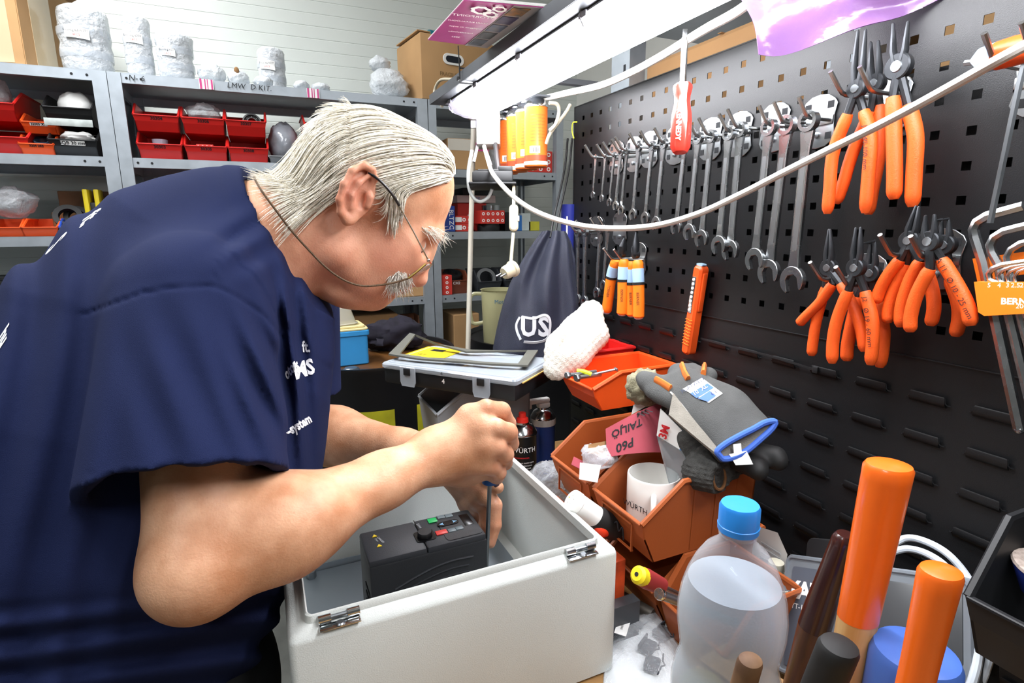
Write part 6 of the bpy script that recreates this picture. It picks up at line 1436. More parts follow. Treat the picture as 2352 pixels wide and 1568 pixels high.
for k, c in enumerate(cpos):
    t = spray_can(('nearest', 'second', 'third', 'farthest')[k]+' of the four orange spray cans hanging by the lamp', 0, 0, 0, .0290, .135, m_ocan, group='orange spray cans', M=TM((c.x, c.y, cz0+.002), (0, 0, 0)))
    MB().lathe([(.0292, .004), (.0294, .006), (.0294, .012)], 28, cap=False).build('white_ring', m_paper, t)
    MB().lathe([(.0282, .013), (.0282, .026)], 28, cap=False).build('red_band', m_kband, t)
    va = math.atan2(-c.y, -c.x)
    q = MB(); q.grid(lambda u, v: (.0284*math.cos(va-.55+.9*u), .0284*math.sin(va-.55+.9*u), .030+.016*v), 8, 1); lb_ = q.build('barcode_label', m_paper, t, fixn=False)
    for j in range(7):
        q = MB(); a0 = va-.35+.085*j; q.grid(lambda u, v: (.0287*math.cos(a0+.045*u), .0287*math.sin(a0+.045*u), .032+.011*v), 1, 1); q.build('bar', m_ink, lb_, fixn=False)
    for j in range(9): can_text(t, 'tisztító és kenő spray', .0042, va+.15, .058+.0072*j, .0284, m_kband)
# red screwdriver hanging blade-up from the lamp
s0, s1 = at(1573, 88, .83), at(1562, 352, .83); dv = (s1-s0).normalized(); Ls = (s1-s0).length
rs_ = thing('screwdriver', 'red-handled screwdriver hanging blade-up under the lamp', 'screwdriver', Matrix.Translation(s0) @ frame_from(dv).to_4x4())
hl_ = (at(1566, 196, .83)-s0).length
MB().box((0, 0, -.004), (.007, .0014, .02)).build('blade_tip', m_chrome, rs_); MB().tube([(0, 0, 0), (0, 0, hl_+.004)], .0050, 14).build('blade', m_chrome, rs_)
MB().lathe([(.004, hl_-.001), (.0132, hl_), (.0136, hl_+.004), (.0109, hl_+.017), (.0109, hl_+.026), (.0138, hl_+.043), (.0144, hl_+.053), (.0140, Ls-.009), (.0100, Ls-.001), (.0001, Ls)], 24, wob=lambda a, z: 1+.05*math.cos(6*a)).build('handle', mat('red_translucent_handle', '#d6392c', .25, coat=.5), rs_)
va_ = (EYE-at(1562, 300, .83)).normalized(); yv = dv; zv = (va_-yv*va_.dot(yv)).normalized()
link('lettering', text_mesh('KENNEDY', .0100, bold=.0003), m_whiteprint, rs_, rs_.matrix_basis.inverted() @ axes(at(1558, 295, .83)+zv*.0152, yv, zv.cross(yv), zv))
# ---------------------------------------------------------------- storage rack seen above the panel
rb = thing('storage_rack', 'pale perforated rack full of cardboard boxes behind the tool panel', 'rack', TM((1.2, .55, 0))); rI = rb.matrix_basis.inverted()
for i, y in enumerate((1.22, .62, -.2)):
    for x in (.86, 1.36):
        q = MB(); q.M = rI; q.box((x, y, 1.15), (.045, .075, 2.30)); po = q.build('post', m_galv, rb)
        for k in range(8): q = MB(); q.M = rI; q.box((x-.0228, y+(.018 if k % 2 else -.018), 1.72+.06*k), (.0012, .008, .022)); q.build('slot', m_hole, po)
for z in (.5, 1.0, 1.5, 1.95):
    q = MB(); q.M = rI; q.box((1.11, .5, z), (.54, 1.5, .02)); q.build('shelf', m_galv, rb); q = MB(); q.M = rI; q.box((.85, .5, z), (.012, 1.5, .06)); q.build('beam', mat('wood_beam', '#8a6f50', .8), rb)
for i, (y, w_, z, h, nm) in enumerate(((.94, .48, 1.511, .34, 'wide cardboard box above the wrench row'), (.32, .44, 1.511, .36, 'wide cardboard box above the pliers'), (.94, .5, 1.01, .42, 'lower cardboard box behind the wrenches'), (.28, .55, 1.01, .42, 'lower cardboard box behind the pliers'), (-.02, .18, 1.511, .3, 'narrow cardboard box at the near end of the rack'), (.9, .5, 1.961, .24, 'topmost cardboard box on the rack behind the panel'), (.3, .5, 1.961, .24, 'topmost near cardboard box on the rack behind the panel'))):
    carton('cardboard_box', nm, TM((1.09, y, z), (0, 0, math.radians(-90))), (w_, .42, h), m_card if i % 2 else m_card2, group='boxes on the rack behind the panel')
# ================================================================== FOREGROUND
# water bottle
bx_, by_ = .3715, .334
bt = thing('water_bottle', 'clear plastic water bottle with blue cap in the foreground', 'bottle', TM((bx_, by_, BZ+.0008)))
zb = lambda rel: H+rel-BZ-.0008
pro = [(-.276, .0135), (-.283, .0185), (-.291, .0275), (-.304, .0355), (-.319, .0418), (-.335, .0462), (-.351, .0484), (-.366, .0484), (-.382, .0460), (-.395, .0440), (-.405, .0445), (-.418, .0485), (-.432, .0505), (-.47, .0505), (-.485, .048), (-.50, .0505), (-.57, .0505), (-.588, .047), (-.5935, .038)]
m_pet = film_mat('clear_pet', base=.05, edge=.45, rough=.05, bump=.05, bscale=10)
m_water = film_mat('misty_water', tint='#e6edf3', body='#c6d0d9', base=.40, edge=.25, rough=.35, bump=.3, bscale=500, bdist=.001)
out = [(r, zb(z)) for z, r in pro]
MB().lathe(out+[(.001, out[-1][1])], 56, cap=False).build('shell', m_pet, bt, ang=60)
wl = -.322
MB().lathe([(.0001, zb(wl)), (.0403, zb(wl)), (.0405, zb(wl)-.001)]+[(r-.0016, zb(z)) for z, r in pro if z < wl-.004]+[(.0001, zb(-.592))], 56, cap=False).build('water', m_water, bt, ang=60)
m_cap = mat('bottle_cap_blue', '#2a86dc', .35)
ctop = zb(-.2445)
MB().lathe([(.0140, ctop-.026), (.0176, ctop-.0255), (.0180, ctop-.020), (.0174, ctop-.0195), (.0174, ctop-.003), (.0160, ctop), (.0001, ctop+.0004)], 48, wob=lambda a, z: 1+.008*math.cos(a*40)).build('cap', m_cap, bt)
MB().lathe([(.0135, zb(-.276)), (.0165, zb(-.2745)), (.0165, zb(-.2725)), (.0125, zb(-.270)), (.0125, ctop-.02)], 36, cap=False).build('neck', m_pet, bt)
# hammers standing on their heads
m_hwood = mat('ash_wood', '#d3ab74', .5, col2='#b98a52', vscale=16, stretch=(6, 6, .8)); m_horg = mat('orange_lacquer', '#e8661a', .3, coat=.3, var=.04, vscale=30)
m_dwood = mat('dark_walnut', '#5a3420', .4, col2='#3a2014', vscale=18, stretch=(6, 6, .8), coat=.3); m_dlac = mat('dark_brown_lacquer', '#2f1512', .25, coat=.4)
def hammer(label, top, low, d1, d2, r, split, m_up, m_lo, prof=None, hd=(.052, .024, .024), cat='hammer', oval=.82):
    A, B = at(*top, d1), at(*low, d2); dv = (B-A).normalized(); Ltot = (A.z-(BZ+hd[2]*.5))/-dv.z
    base = A+dv*Ltot; t = thing('hammer', label, cat, Matrix.Translation(base) @ frame_from(-dv, (0, 1, 0)).to_4x4(), 'hammers standing handle-up on the bench')
    Lh = Ltot; sp_ = Lh-split
    pr_ = prof or (lambda u: 1+.10*math.cos(u*5))
    n = 14; zz = [sp_+(Lh-.004-sp_)*k/n for k in range(n+1)]
    MB().lathe([(r*pr_(1-(z-sp_)/max(split, 1e-3)), z) for z in zz]+[(r*pr_(0)*.90, Lh-.001), (r*.55, Lh+.001), (.0001, Lh+.0014)], 32, wob=lambda a, z: 1-(1-oval)*abs(math.sin(a))**2).build('lacquered_grip', m_up, t)
    MB().lathe([(r*.60, .0), (r*.66, sp_*.4), (r*pr_(1)*.99, sp_)], 28, wob=lambda a, z: 1-(1-oval)*abs(math.sin(a))**2).build('handle', m_lo, t)
    MB().box((0, 0, 0), hd, bev=.004).build('head', m_steel, t)
    return t
h1 = hammer('tallest hammer handle with orange lacquer over pale wood', (2043, 1063), (1965, 1445), .440, .468, .0200, .138, m_horg, m_hwood, lambda u: 1-.14*u)
hammer('orange lacquered hammer handle at the lower right', (2163, 1306), (2095, 1600), .372, .392, .0152, .16, m_horg, m_hwood, lambda u: 1-.16*math.sin(u*2.6))
hammer('dark brown lacquered hammer handle leaning behind the orange one', (1942, 1228), (1850, 1500), .545, .585, .0165, .110, m_dlac, m_dwood, lambda u: .72+.34*min(1, u*1.2))
ht = hammer('hammer handle with a worn black rubber sleeve', (1930, 1478), (1880, 1600), .385, .398, .0150, .11, m_rubber, m_hwood, lambda u: 1.0)
hw = hammer('short worn wooden hammer handle in front of the water bottle', (1725, 1512), (1700, 1600), .370, .380, .0090, .08, mat('worn_wood', '#4e3524', .7, col2='#7a5c40', vscale=40), m_dwood, lambda u: 1+.05*u)
MB().lathe([(.0001, 0), (.0108, 0), (.0100, .0012), (.0001, .0016)], 16, M=Matrix.Translation((0, 0, max(v.co.z for v in ht.children[0].data.vertices)-.0004))).build('wood_end', m_hwood, ht)
MB().lathe([(.0001, 0), (.0078, 0), (.0070, .0010), (.0001, .0014)], 16, M=Matrix.Translation((0, 0, max(v.co.z for v in hw.children[0].data.vertices)-.0004))).build('chipped_end', mat('chipped_grey', '#97907f', .8, col2='#6d5a40', vscale=120), hw)
# blue capped can
c = at(2105, 1492, .438)
bcn = thing('paint_can', 'spray paint can with a big blue cap between the hammer handles', 'spray can', TM((c.x, c.y, BZ+.0008))); hz = c.z-BZ
MB().lathe([(.0001, .002), (.029, 0), (.031, .003), (.031, hz-.055), (.029, hz-.05)], 30).build('body', mat('pale_can', '#b9bcc2', .35, metal=.4), bcn)
MB().lathe([(.0315, hz-.052), (.0322, hz-.05), (.0312, hz-.008), (.0285, hz-.002), (.024, hz), (.0001, hz+.001)], 36).build('cap', mat('cap_blue', '#3f5fa6', .4), bcn)
# clear grey organizer leaning on the panel with its lettering
ya = thing('parts_case', 'clear grey parts case with white lettering leaning on the pegboard', 'case')
A0 = onx(1812, 1272, .640); A1 = onx(1992, 1296, .640); xv = (A1-A0).normalized(); 
dn_ = onx(1868, 1440, .600)-A0; yv = (-(dn_-xv*dn_.dot(xv))).normalized(); zv = xv.cross(yv)
ya.matrix_basis = axes(A0, xv, yv, zv)
CWd, CHt = .235, .150
MB().prism([(p[0]+CWd/2, p[1]-CHt/2) for p in rrect(CWd, CHt, .008)], -.034, -.004, bev=.002).build('base', m_blackpl, ya)
m_cg = film_mat('clear_grey_lid', tint='#c9ced4', body='#8d949b', base=.5, edge=.35, rough=.15, bump=.05)
MB().prism([(p[0]+CWd/2, p[1]-CHt/2) for p in rrect(CWd, CHt, .008)], -.004, .004, bev=.002).build('lid', m_cg, ya)
MB().prism([(p[0]+.062, p[1]-CHt/2-.002) for p in rrect(.098, CHt*.82, .004)], .0042, .0050).build('label_card', mat('slate_card', '#4d525c', .5, var=.1, vscale=20), ya)
q = MB(); q.tube([(p[0]+CWd/2, p[1]-CHt/2, .004) for p in rrect(CWd*.97, CHt*.95, .008)], .0028, 6, closed=True); q.build('lid_rim', m_cg, ya)
text('YATO', .030, TM((.047, -.046, .0056)), m_whiteprint, ya, bold=.0012, space=.9); text('YT-17631', .0095, TM((.036, -.066, .0056)), m_whiteprint, ya)
q = MB(); q.box((.085, -.066, .0054), (.034, .012, .0006)); q.build('red_flash', mat('logo_red', '#d0202a', .5), ya)
q = MB(); q.prism([(p[0]+.065, p[1]+.008) for p in rrect(.095, .040, .010)], -.022, -.010, bev=.002); q.build('carry_handle', m_blackpl, ya)
q = MB(); q.prism([(p[0]+.065, p[1]+.012) for p in rrect(.030, .006, .003)], -.0098, -.0092); q.build('handle_slot', m_whiteprint, ya)
for yq in (-.05, -.10): q = MB(); q.box((-.003, yq, 0), (.006, .010, .006), bev=.001); q.build('hinge_lug', m_cg, ya)
for (xx, yy, ww, hh) in ((.150, -.05, .055, .07), (.205, -.05, .04, .07), (.150, -.125, .055, .06), (.205, -.125, .04, .06)):
    q = MB(); q.box((xx, yy, .001), (ww, hh, .009), bev=.002); q.build('compartment', mat('grey_compartment', '#3c3e40', .4), ya)
q = MB(); q.prism([(p[0]+.172, p[1]-.098) for p in rrect(.028, .05, .004)], .005, .010, bev=.001); q.build('latch', m_cg, ya)
# white tubing coil
m_tub = mat('white_tubing', '#c4ccd4', .35, trans=.15)
cable('white plastic tubing arching behind the hammers, outer turn', [(2050, 1250, .69), (2085, 1235, .685), (2130, 1245, .665), (2180, 1275, .64), (2225, 1330, .62), (2262, 1410, .575), (2275, 1480, .555), (2262, 1540, .545), (2235, 1600, .54)], .0042, m_tub, 'tubing', 'tube')
cable('white plastic tubing arching behind the hammers, inner turn', [(2045, 1268, .678), (2085, 1260, .672), (2130, 1272, .655), (2175, 1304, .625), (2215, 1364, .59), (2240, 1440, .56), (2247, 1500, .545), (2235, 1560, .535), (2210, 1620, .53)], .0042, m_tub, 'tubing', 'tube')
# black bin hung at the right edge, with an abrasive flap wheel
bk = storage_bin('black open-front bin hung on the louvers at the right edge', Matrix.Translation((.565, .140, H-.395)) @ FX, .205, .165, .125, m_blackpl, hl=.062)
c = at(2335, 1312, .50)
fw = thing('abrasive_cup', 'blue abrasive cup with grey grit face lying in the black bin', 'abrasive wheel', TM((c.x+.03, c.y-.005, c.z-.03), (math.radians(12), 0, 0)))
MB().lathe([(.006, 0), (.012, .002), (.026, .026), (.027, .03)], 26).build('cup', mat('cup_blue', '#1f2f7a', .4), fw); MB().lathe([(.0001, .031), (.027, .031), (.0275, .0285), (.026, .027)], 26).build('grit', mat('grit_grey', '#9b8d84', .9, var=.3, vscale=200), fw)
# small odds and ends behind the bottle
t = carton('open_carton', 'opened cardboard carton lying behind the bottle', TM((.470, .395, BZ+.001), (0, 0, math.radians(12))), (.10, .12, .055), m_card)
MB().box((.02, 0, .062), (.06, .118, .002), M=TM((0, 0, 0), (0, .1, 0))).build('flap', m_card2, t)
tc_ = onz(1562, 1470, BZ+.09)
tin = thing('tin_can', 'small gold-lidded tin half hidden behind the bottle', 'tin', TM((.415, .405, BZ+.0008)))
MB().lathe([(.0001, 0), (.024, 0), (.025, .002), (.025, .075), (.024, .078)], 28).build('body', mat('tin_steel', '#8d8a80', .35, metal=.8), tin); MB().lathe([(.0255, .066), (.0260, .068), (.0260, .080), (.0245, .082), (.0001, .0815)], 28).build('lid', mat('gold_lid', '#9a8c4a', .35, metal=.8), tin)
p = onx(1765, 1262, .66)
t = thing('paper_leaflet', 'white folded leaflet with grey lines behind the bottle cap', 'leaflet'); t.matrix_basis = axes(p, (0, -1, 0), (0, 0, 1), (-1, 0, 0))
q = MB(); q.add([(-.030, -.04, 0), (.034, -.04, .006), (.040, .018, .010), (.016, .038, .004), (-.026, .026, 0)], [(0, 1, 2, 3, 4)]); q.build('sheet', m_paper, t)
for k in range(6): q = MB(); q.box((.012, .012-.008*k, .010), (.034, .0025, .0005)); q.build('printed_line', m_lgrey, t)
for i, (x, y, r, h, cl, nm) in enumerate(((1752, 1290, .010, .12, '#141414', 'black capped bottle beside the leaflet'), (1783, 1290, .011, .10, '#d8d4c0', 'cream capped small bottle beside the leaflet'))):
    p = onx(x, y, .635); t = thing('small_bottle', nm, 'bottle', TM((.635, p.y, p.z-h))); m_ = mat('smallb_%d' % i, cl, .5)
    MB().lathe([(.0001, 0), (r, 0), (r*1.05, .002), (r*1.05, h*.7), (r*.6, h*.78)], 20).build('body', m_, t); MB().lathe([(r*.9, h*.76), (r*.95, h*.78), (r*.95, h), (.0001, h+.001)], 20).build('cap', m_, t)
p = onx(1784, 1332, .62)
t = thing('cream_pot', 'cream plastic pot with black opening beside the leaning parts case', 'pot', TM((.62, p.y, p.z-.095)))
MB().lathe([(.0001, 0), (.020, 0), (.026, .095), (.0245, .095), (.019, .004), (.0001, .004)], 24, cap=False).build('shell', mat('cream_plastic', '#c9c5b4', .5), t); MB().lathe([(.0001, .086), (.0243, .088)], 20, cap=False).build('black_content', m_blackpl, t)
# ================================================================== DRUMS AND THINGS BETWEEN BENCH AND SHELVES
m_drum = mat('black_drum_paint', '#121214', .4, var=.3, vscale=8); m_rust = mat('rusty_lid', '#7a4f22', .55, col2='#2a1a10', vscale=7, detail=7, rvar=.2, metal=.2)
DZ = H-.43
def drum(label, x, y, lidm):
    t = thing('oil_drum', label, 'drum', TM((x, y, 0)), 'oil drums'); R_ = .288; h = DZ
    MB().lathe([(.0001, .01), (R_*.97, .01), (R_, 0), (R_+.006, .004), (R_, .02), (R_, h*.33), (R_+.010, h*.34), (R_, h*.36), (R_, h*.64), (R_+.010, h*.655), (R_, h*.67), (R_, h-.02), (R_+.006, h-.004), (R_+.006, h+.006), (R_-.004, h+.006), (R_-.008, h-.008)], 56, cap=False).build('shell', m_drum, t, ang=50)
    MB().lathe([(R_-.007, h-.009), (R_*.6, h-.010), (.0001, h-.009)], 48, cap=False).build('lid', lidm, t)
    MB().lathe([(.026, h-.009), (.026, h-.002), (.020, h+.003), (.0001, h+.003)], 8, M=TM((-.10, -.225, 0))).build('bung', m_steel, t)
    return t
d1 = drum('black oil drum with a rusty lid carrying the blue tub', .325, 1.955, m_rust)
d2 = drum('black oil drum carrying the measuring jug', 1.0, 1.975, mat('black_lid', '#1c1b1a', .4, var=.3, vscale=9))
for k, (a, w_) in enumerate(((math.radians(-98), .11), (math.radians(-63), .09))):
    q = MB(); R_ = .2895; q.grid(lambda u, v: (R_*math.cos(a+(u-.5)*w_/R_), R_*math.sin(a+(u-.5)*w_/R_), .80+.115*v), 10, 1, thick=.0008); q.build('yellow_label', mat('drum_yellow_label', '#b3ae20', .6, var=.2, vscale=12), d1)
# blue tub with lids
m_btub = mat('sky_blue_plastic', '#2f86c0', .45, var=.04); m_ycream = mat('cream_lid', '#d8cb94', .5)
bz_ = DZ-.0085
tb = thing('blue_tub', 'sky blue plastic tub with a cream lid standing on the oil drum', 'tub', TM((.222, 1.860, bz_), (0, 0, math.radians(3)))); tbW, tbD, tbH = .150, .13, .112
q = MB(); q.prism(rrect(tbW*.93, tbD*.93, .012), 0, tbH*.9, bev=.003); q.build('body', m_btub, tb)
q = MB(); q.prism(rrect(tbW, tbD, .012), tbH*.85, tbH, bev=.002); q.build('rim', m_btub, tb)
q = MB(); q.prism(rrect(tbW*.97, tbD*.97, .016), tbH+.0004, tbH+.008, bev=.002); q.build('lid', m_ycream, tb)
q = MB(); q.prism(rrect(tbW*.86, tbD*.86, .016), tbH+.0084, tbH+.016, bev=.002); q.build('lid', m_ycream, tb)
ft = thing('food_box', 'clear food container lying tilted on the blue tub', 'container', TM((.200, 1.860, bz_+tbH+.0175), (math.radians(2), math.radians(-2), math.radians(10))))
def fb(u, v):
    a = rrect(.15-.035*v, .11-.03*v, .022, 5); i = int(u*len(a)) % len(a); return (a[i][0], a[i][1], .052*v)
pts = rrect(1, 1, .2, 5); n_ = len(pts); q = MB(); vs = []; fs = []
for lv, (sx, sy, z) in enumerate(((.125, .100, 0), (.132, .106, .004), (.120, .095, .006), (.095, .070, .055), (.08, .055, .060))):
    vs += [(p[0]*sx, p[1]*sy, z) for p in pts]
for k in range(4): fs += [(k*n_+i, k*n_+(i+1) % n_, (k+1)*n_+(i+1) % n_, (k+1)*n_+i) for i in range(n_)]
fs.append(tuple(4*n_+i for i in range(n_))); q.add(vs, fs); q.build('shell', mat('frosted_food_plastic', '#d9d6c6', .25, trans=.55), ft)
tag(crumple(MB(), (.42, 1.99, DZ+.046), (.11, .09, .058), .3, 22, 30, 18, 81.).build('dark_rag', mat('black_violet_rag', '#1d1a26', .9, var=.4, vscale=30), ang=60), 'black violet oily rag heaped on the rusty drum lid', 'rag')
# measuring jug
m_jug = mat('yellowed_jug_plastic', '#c3c094', .3, trans=.35, var=.08, vscale=12)
jc = at(1152, 757, 2.05)
jz = DZ-.008
jg = thing('measuring_jug', 'yellowed plastic measuring jug with handle and blue scale on the drum', 'jug', TM((.80, 1.905, jz)))
hj = .205; rj = .068
MB().lathe([(.0001, 0), (rj*.86, 0), (rj*.90, .004), (rj, hj), (rj+.004, hj+.002), (rj-.002, hj+.001), (rj*.87, .006), (.0001, .006)], 36, cap=False).build('body', m_jug, jg)
MB().lathe([(.0001, .007), (rj*.87, .007), (rj*.88, .026), (.0001, .026)], 30, cap=False).build('oil_rest', mat('amber_oil', '#a86a22', .2, trans=.4), jg)
hv_ = (-_r0).normalized(); hv_ = Vector((hv_.x, hv_.y, 0)).normalized()
MB().tube(smooth_path([hv_*(rj*.95)+Vector((0, 0, hj*.93)), hv_*(rj+.030)+Vector((0, 0, hj*.92)), hv_*(rj+.042)+Vector((0, 0, hj*.80)), hv_*(rj+.040)+Vector((0, 0, hj*.48)), hv_*(rj+.028)+Vector((0, 0, hj*.38)), hv_*(rj*.90)+Vector((0, 0, hj*.40))], 6), .0075, 8, flat=.7).build('handle', m_jug, jg)
vj = math.atan2(-1.905, -.80)
for k in range(9): can_text(jg, ('Motorex', '1.5', '1.25', '1.0', '.75', '.5', '.4', '.3', '.2')[k], .012 if k else .02, vj+.25, hj*.82-.018*k, rj+.001, mat('scale_blue', '#3b6e8c', .6))
# ================================================================== THE MAN AT THE BENCH
HC = at(880, 460, .80); he3 = (EYE-HC).normalized(); he1 = (_r-he3*_r.dot(he3)).normalized(); he2 = he3.cross(he1)
def HP(x, y, w_=0.):                                            # pixel on the head plane shifted w_ towards the camera -> head frame
    d = ray(x, y); t = ((HC+he3*w_)-EYE).dot(he3)/d.dot(he3); p = EYE+d*t-HC
    return (p.dot(he1), p.dot(he2), w_)
HB = np.array([tuple(he1), tuple(he2), tuple(he3)]); HCn = w3(HC)
def head_xf(P):
    q = (P-HCn)@HB.T; q[:, 2] = np.abs(q[:, 2]); return q
def head_world(q): return HC+he1*q[0]+he2*q[1]+he3*q[2]
cF, sF = math.cos(math.radians(42)), math.sin(math.radians(42))
AX = [(cF, -sF, 0), (sF, cF, 0), (0, 0, 1)]                       # face forward, crown, side
def build_head(f):
    f.xf = head_xf
    f.ell(HP(866, 414), (.101, .081, .077), AX)                                   # cranium
    f.ell(HP(938, 436), (.060, .070, .064), AX, k=.03)                            # forehead
    f.ell(HP(900, 572), (.056, .075, .060), AX, k=.03)                            # mid face
    f.ell(HP(922, 572, .040), (.028, .030, .022), AX, k=.02)                      # cheekbone
    f.ell(HP(884, 634), (.034, .044, .034), AX, k=.02)                            # upper jaw
    f.ell(HP(850, 606, .030), (.046, .050, .030), None, k=.025)                   # cheek
    f.rc(HP(782, 588, .053), HP(852, 676, .012), .019, .017, k=.02)               # jaw bone
    f.ell(HP(861, 684), (.018, .017, .024), None, k=.012)                         # chin
    f.ell(HP(800, 668), (.042, .026, .044), [(1, -.25, 0), (.25, 1, 0), (0, 0, 1)], k=.014)   # double chin
    f.rc(HP(768, 533), HP(590, 566), .067, .086, k=.03)                           # neck
    f.rc(HP(1003, 535), HP(972, 528, .046), .0095, .0085, k=.014)                 # brow ridge
    f.ell(HP(978, 566, .036), (.016, .013, .015), AX, k=.012, op='s')             # eye socket
    f.ell(HP(958, 558, .033), (.0125, .0125, .0145), AX, k=.005)                  # closed lid over the eyeball
    f.rc(HP(986, 572), HP(959, 632), .0085, .0135, k=.010)                        # nose
    f.ell(HP(959, 637), (.0155, .0135, .0145), AX, k=.006)
    f.ell(HP(936, 636, .0135), (.0098, .0085, .0065), AX, k=.005)                 # nostril wings
    f.rc(HP(929, 655, .004), HP(905, 652, .024), .0075, .006, k=.008)             # upper lip
    f.rc(HP(900, 682, .002), HP(884, 672, .020), .0075, .005, k=.007)             # lower lip
    f.ell(HP(918, 672), (.016, .0022, .022), [(sF*.9, .2, 0), (cF, -sF, 0), (0, 0, 1)], k=.004, op='s')
    f.rc(HP(925, 630, .018), HP(886, 664, .030), .0018, .0018, k=.010, op='s')    # fold beside the mouth
    for a, b in (((968, 505, .05), (1008, 500, .02)), ((975, 488, .05), (1020, 480, .015))):
        f.rc(HP(*a), HP(*b), .0008, .0008, k=.006, op='s')                        # forehead lines
    # ear
    ea = nv((.30, .95, 0)); ea /= np.linalg.norm(ea); eb = nv((ea[1], -ea[0], 0.)); tn = nv(eb*.42+nv((0, 0, .9))); eb2 = nv(eb*.9-nv((0, 0, .42)))
    f.ell(HP(826, 446, .076), (.018, .028, .014), [tuple(eb), tuple(ea), (0, 0, 1)], k=.012)
    f.ell(HP(818, 446, .088), (.0215, .0350, .0062), [tuple(eb2), tuple(ea), tuple(tn)], k=.006)
    hx = [(852, 432, .086), (862, 410, .088), (855, 390, .092), (836, 379, .096), (810, 391, .101), (790, 422, .103), (779, 458, .101), (783, 488, .096), (797, 506, .090)]
    f.chain([HP(*q) for q in hx], [.003, .0038, .0042, .0045, .0045, .0042, .0040, .0045, .0065], k=.004)
    f.ell(HP(829, 436, .101), (.0135, .021, .0085), [tuple(eb2), tuple(ea), tuple(tn)], k=.006, op='s')
    f.ell(HP(836, 462, .094), (.009, .013, .011), [tuple(eb2), tuple(ea), tuple(tn)], k=.004, op='s')
    f.chain([HP(*q) for q in ((846, 404, .093), (824, 420, .096), (808, 448, .097), (806, 476, .094))], [.0026, .0034, .0034, .003], k=.005)
    f.rc(HP(850, 452, .088), HP(844, 472, .086), .0055, .0045, k=.004)            # tragus
    f.ell(HP(802, 500, .088), (.0095, .0085, .0055), None, k=.006)                # lobe
    f.xf = None
skin = Field(); build_head(skin)
head_field = Field(); build_head(head_field)                                      # for hair and glasses
# ---- arms
SRt, ERt, WRt = at(450, 690, .625), at(458, 1296, .530), at(1003, 1046, .705)
SLt, ELt, WLt = at(668, 650, .96), at(682, 985, 1.0), at(1035, 1050, .862)
def arm(f, S, E_, W, r0, r1, rf, rw):
    f.rc(S, E_, r0, r1, k=.02)
    m = lerp(E_, W, .28); f.rc(E_, m, r1*.93, rf, k=.03); f.rc(m, lerp(E_, W, .72), rf, rw*1.02, k=.03); f.rc(lerp(E_, W, .72), W, rw*1.02, rw, k=.02)
arm(skin, SRt, ERt, WRt, .060, .0445, .0475, .0300)
skin.ell(ERt+(ERt-lerp(SRt, WRt, .5)).normalized()*.010, (.030, .030, .030), None, k=.03)
# forearm flexor mass below the elbow crease
skin.ell(lerp(ERt, WRt, .22)+Vector((0, 0, .012)), (.075, .045, .042), [tuple(WRt-ERt), (0, -1, .4), (0, .4, 1)], k=.03)
def hand(f, wrist, mcp, fingers, thumb, rw, kk=.010):
    for i, m in enumerate(mcp): f.rc(wrist, m, rw*.82, .0125, k=.022)
    for i in range(3): f.rc(mcp[i], mcp[i+1], .0122, .0122, k=.012)
    for ch, rs in fingers: f.chain(ch, rs, k=.0035, k0=.007)
    f.chain(thumb[0], thumb[1], k=.006, k0=.016)
mR = [at(1078, 955, .700), at(1104, 978, .692), at(1116, 1020, .692), at(1110, 1062, .702)]
fR = [([mR[0], at(1116, 937, .698), at(1152, 943, .715), at(1168, 972, .740), at(1156, 990, .762)], [.0125, .0110, .0112, .0098, .0085]),
      ([mR[1], at(1140, 981, .690), at(1168, 992, .706), at(1174, 1018, .735), at(1152, 1026, .768)], [.0125, .0112, .0115, .0100, .0085]),
      ([mR[2], at(1143, 1027, .694), at(1160, 1043, .710), at(1160, 1062, .738), at(1138, 1060, .768)], [.0122, .0108, .0110, .0096, .0082]),
      ([mR[3], at(1130, 1072, .704), at(1145, 1085, .718), at(1142, 1096, .742), at(1124, 1090, .768)], [.0112, .0096, .0098, .0085, .0075])]
thR = ([at(1020, 1010, .735), at(1062, 985, .765), at(1098, 990, .782), at(1124, 975, .780)], [.017, .0145, .0125, .0100])
hand(skin, WRt, mR, fR, thR, .030)
skin.ell(at(1075, 1075, .728), (.030, .026, .020), [tuple(mR[3]-WRt), (0, 0, 1), tuple(he3)], k=.02)      # heel of the hand
# ---- left arm and hand, behind
arm(skin, SLt, ELt, WLt, .056, .046, .0465, .0290)
mL = [at(1112, 1128, .806), at(1100, 1140, .824), at(1088, 1150, .842), at(1074, 1156, .860)]
fL = [([mL[0], at(1136, 1160, .803), at(1136, 1205, .800), at(1126, 1246, .797)], [.0115, .0108, .0098, .0080]),
      ([mL[1], at(1118, 1180, .824), at(1112, 1216, .826), at(1104, 1244, .826)], [.0115, .0108, .0098, .0080]),
      ([mL[2], at(1100, 1186, .846), at(1096, 1214, .850), at(1092, 1238, .850)], [.0110, .0100, .0092, .0078]),
      ([mL[3], at(1082, 1186, .866), at(1080, 1210, .870), at(1078, 1228, .870)], [.0100, .0090, .0084, .0072])]
thL = ([at(1075, 1098, .838), at(1100, 1098, .815), at(1126, 1102, .800), at(1143, 1119, .797)], [.0150, .0125, .0108, .0090])
hand(skin, WLt, mL, fL, thL, .029)
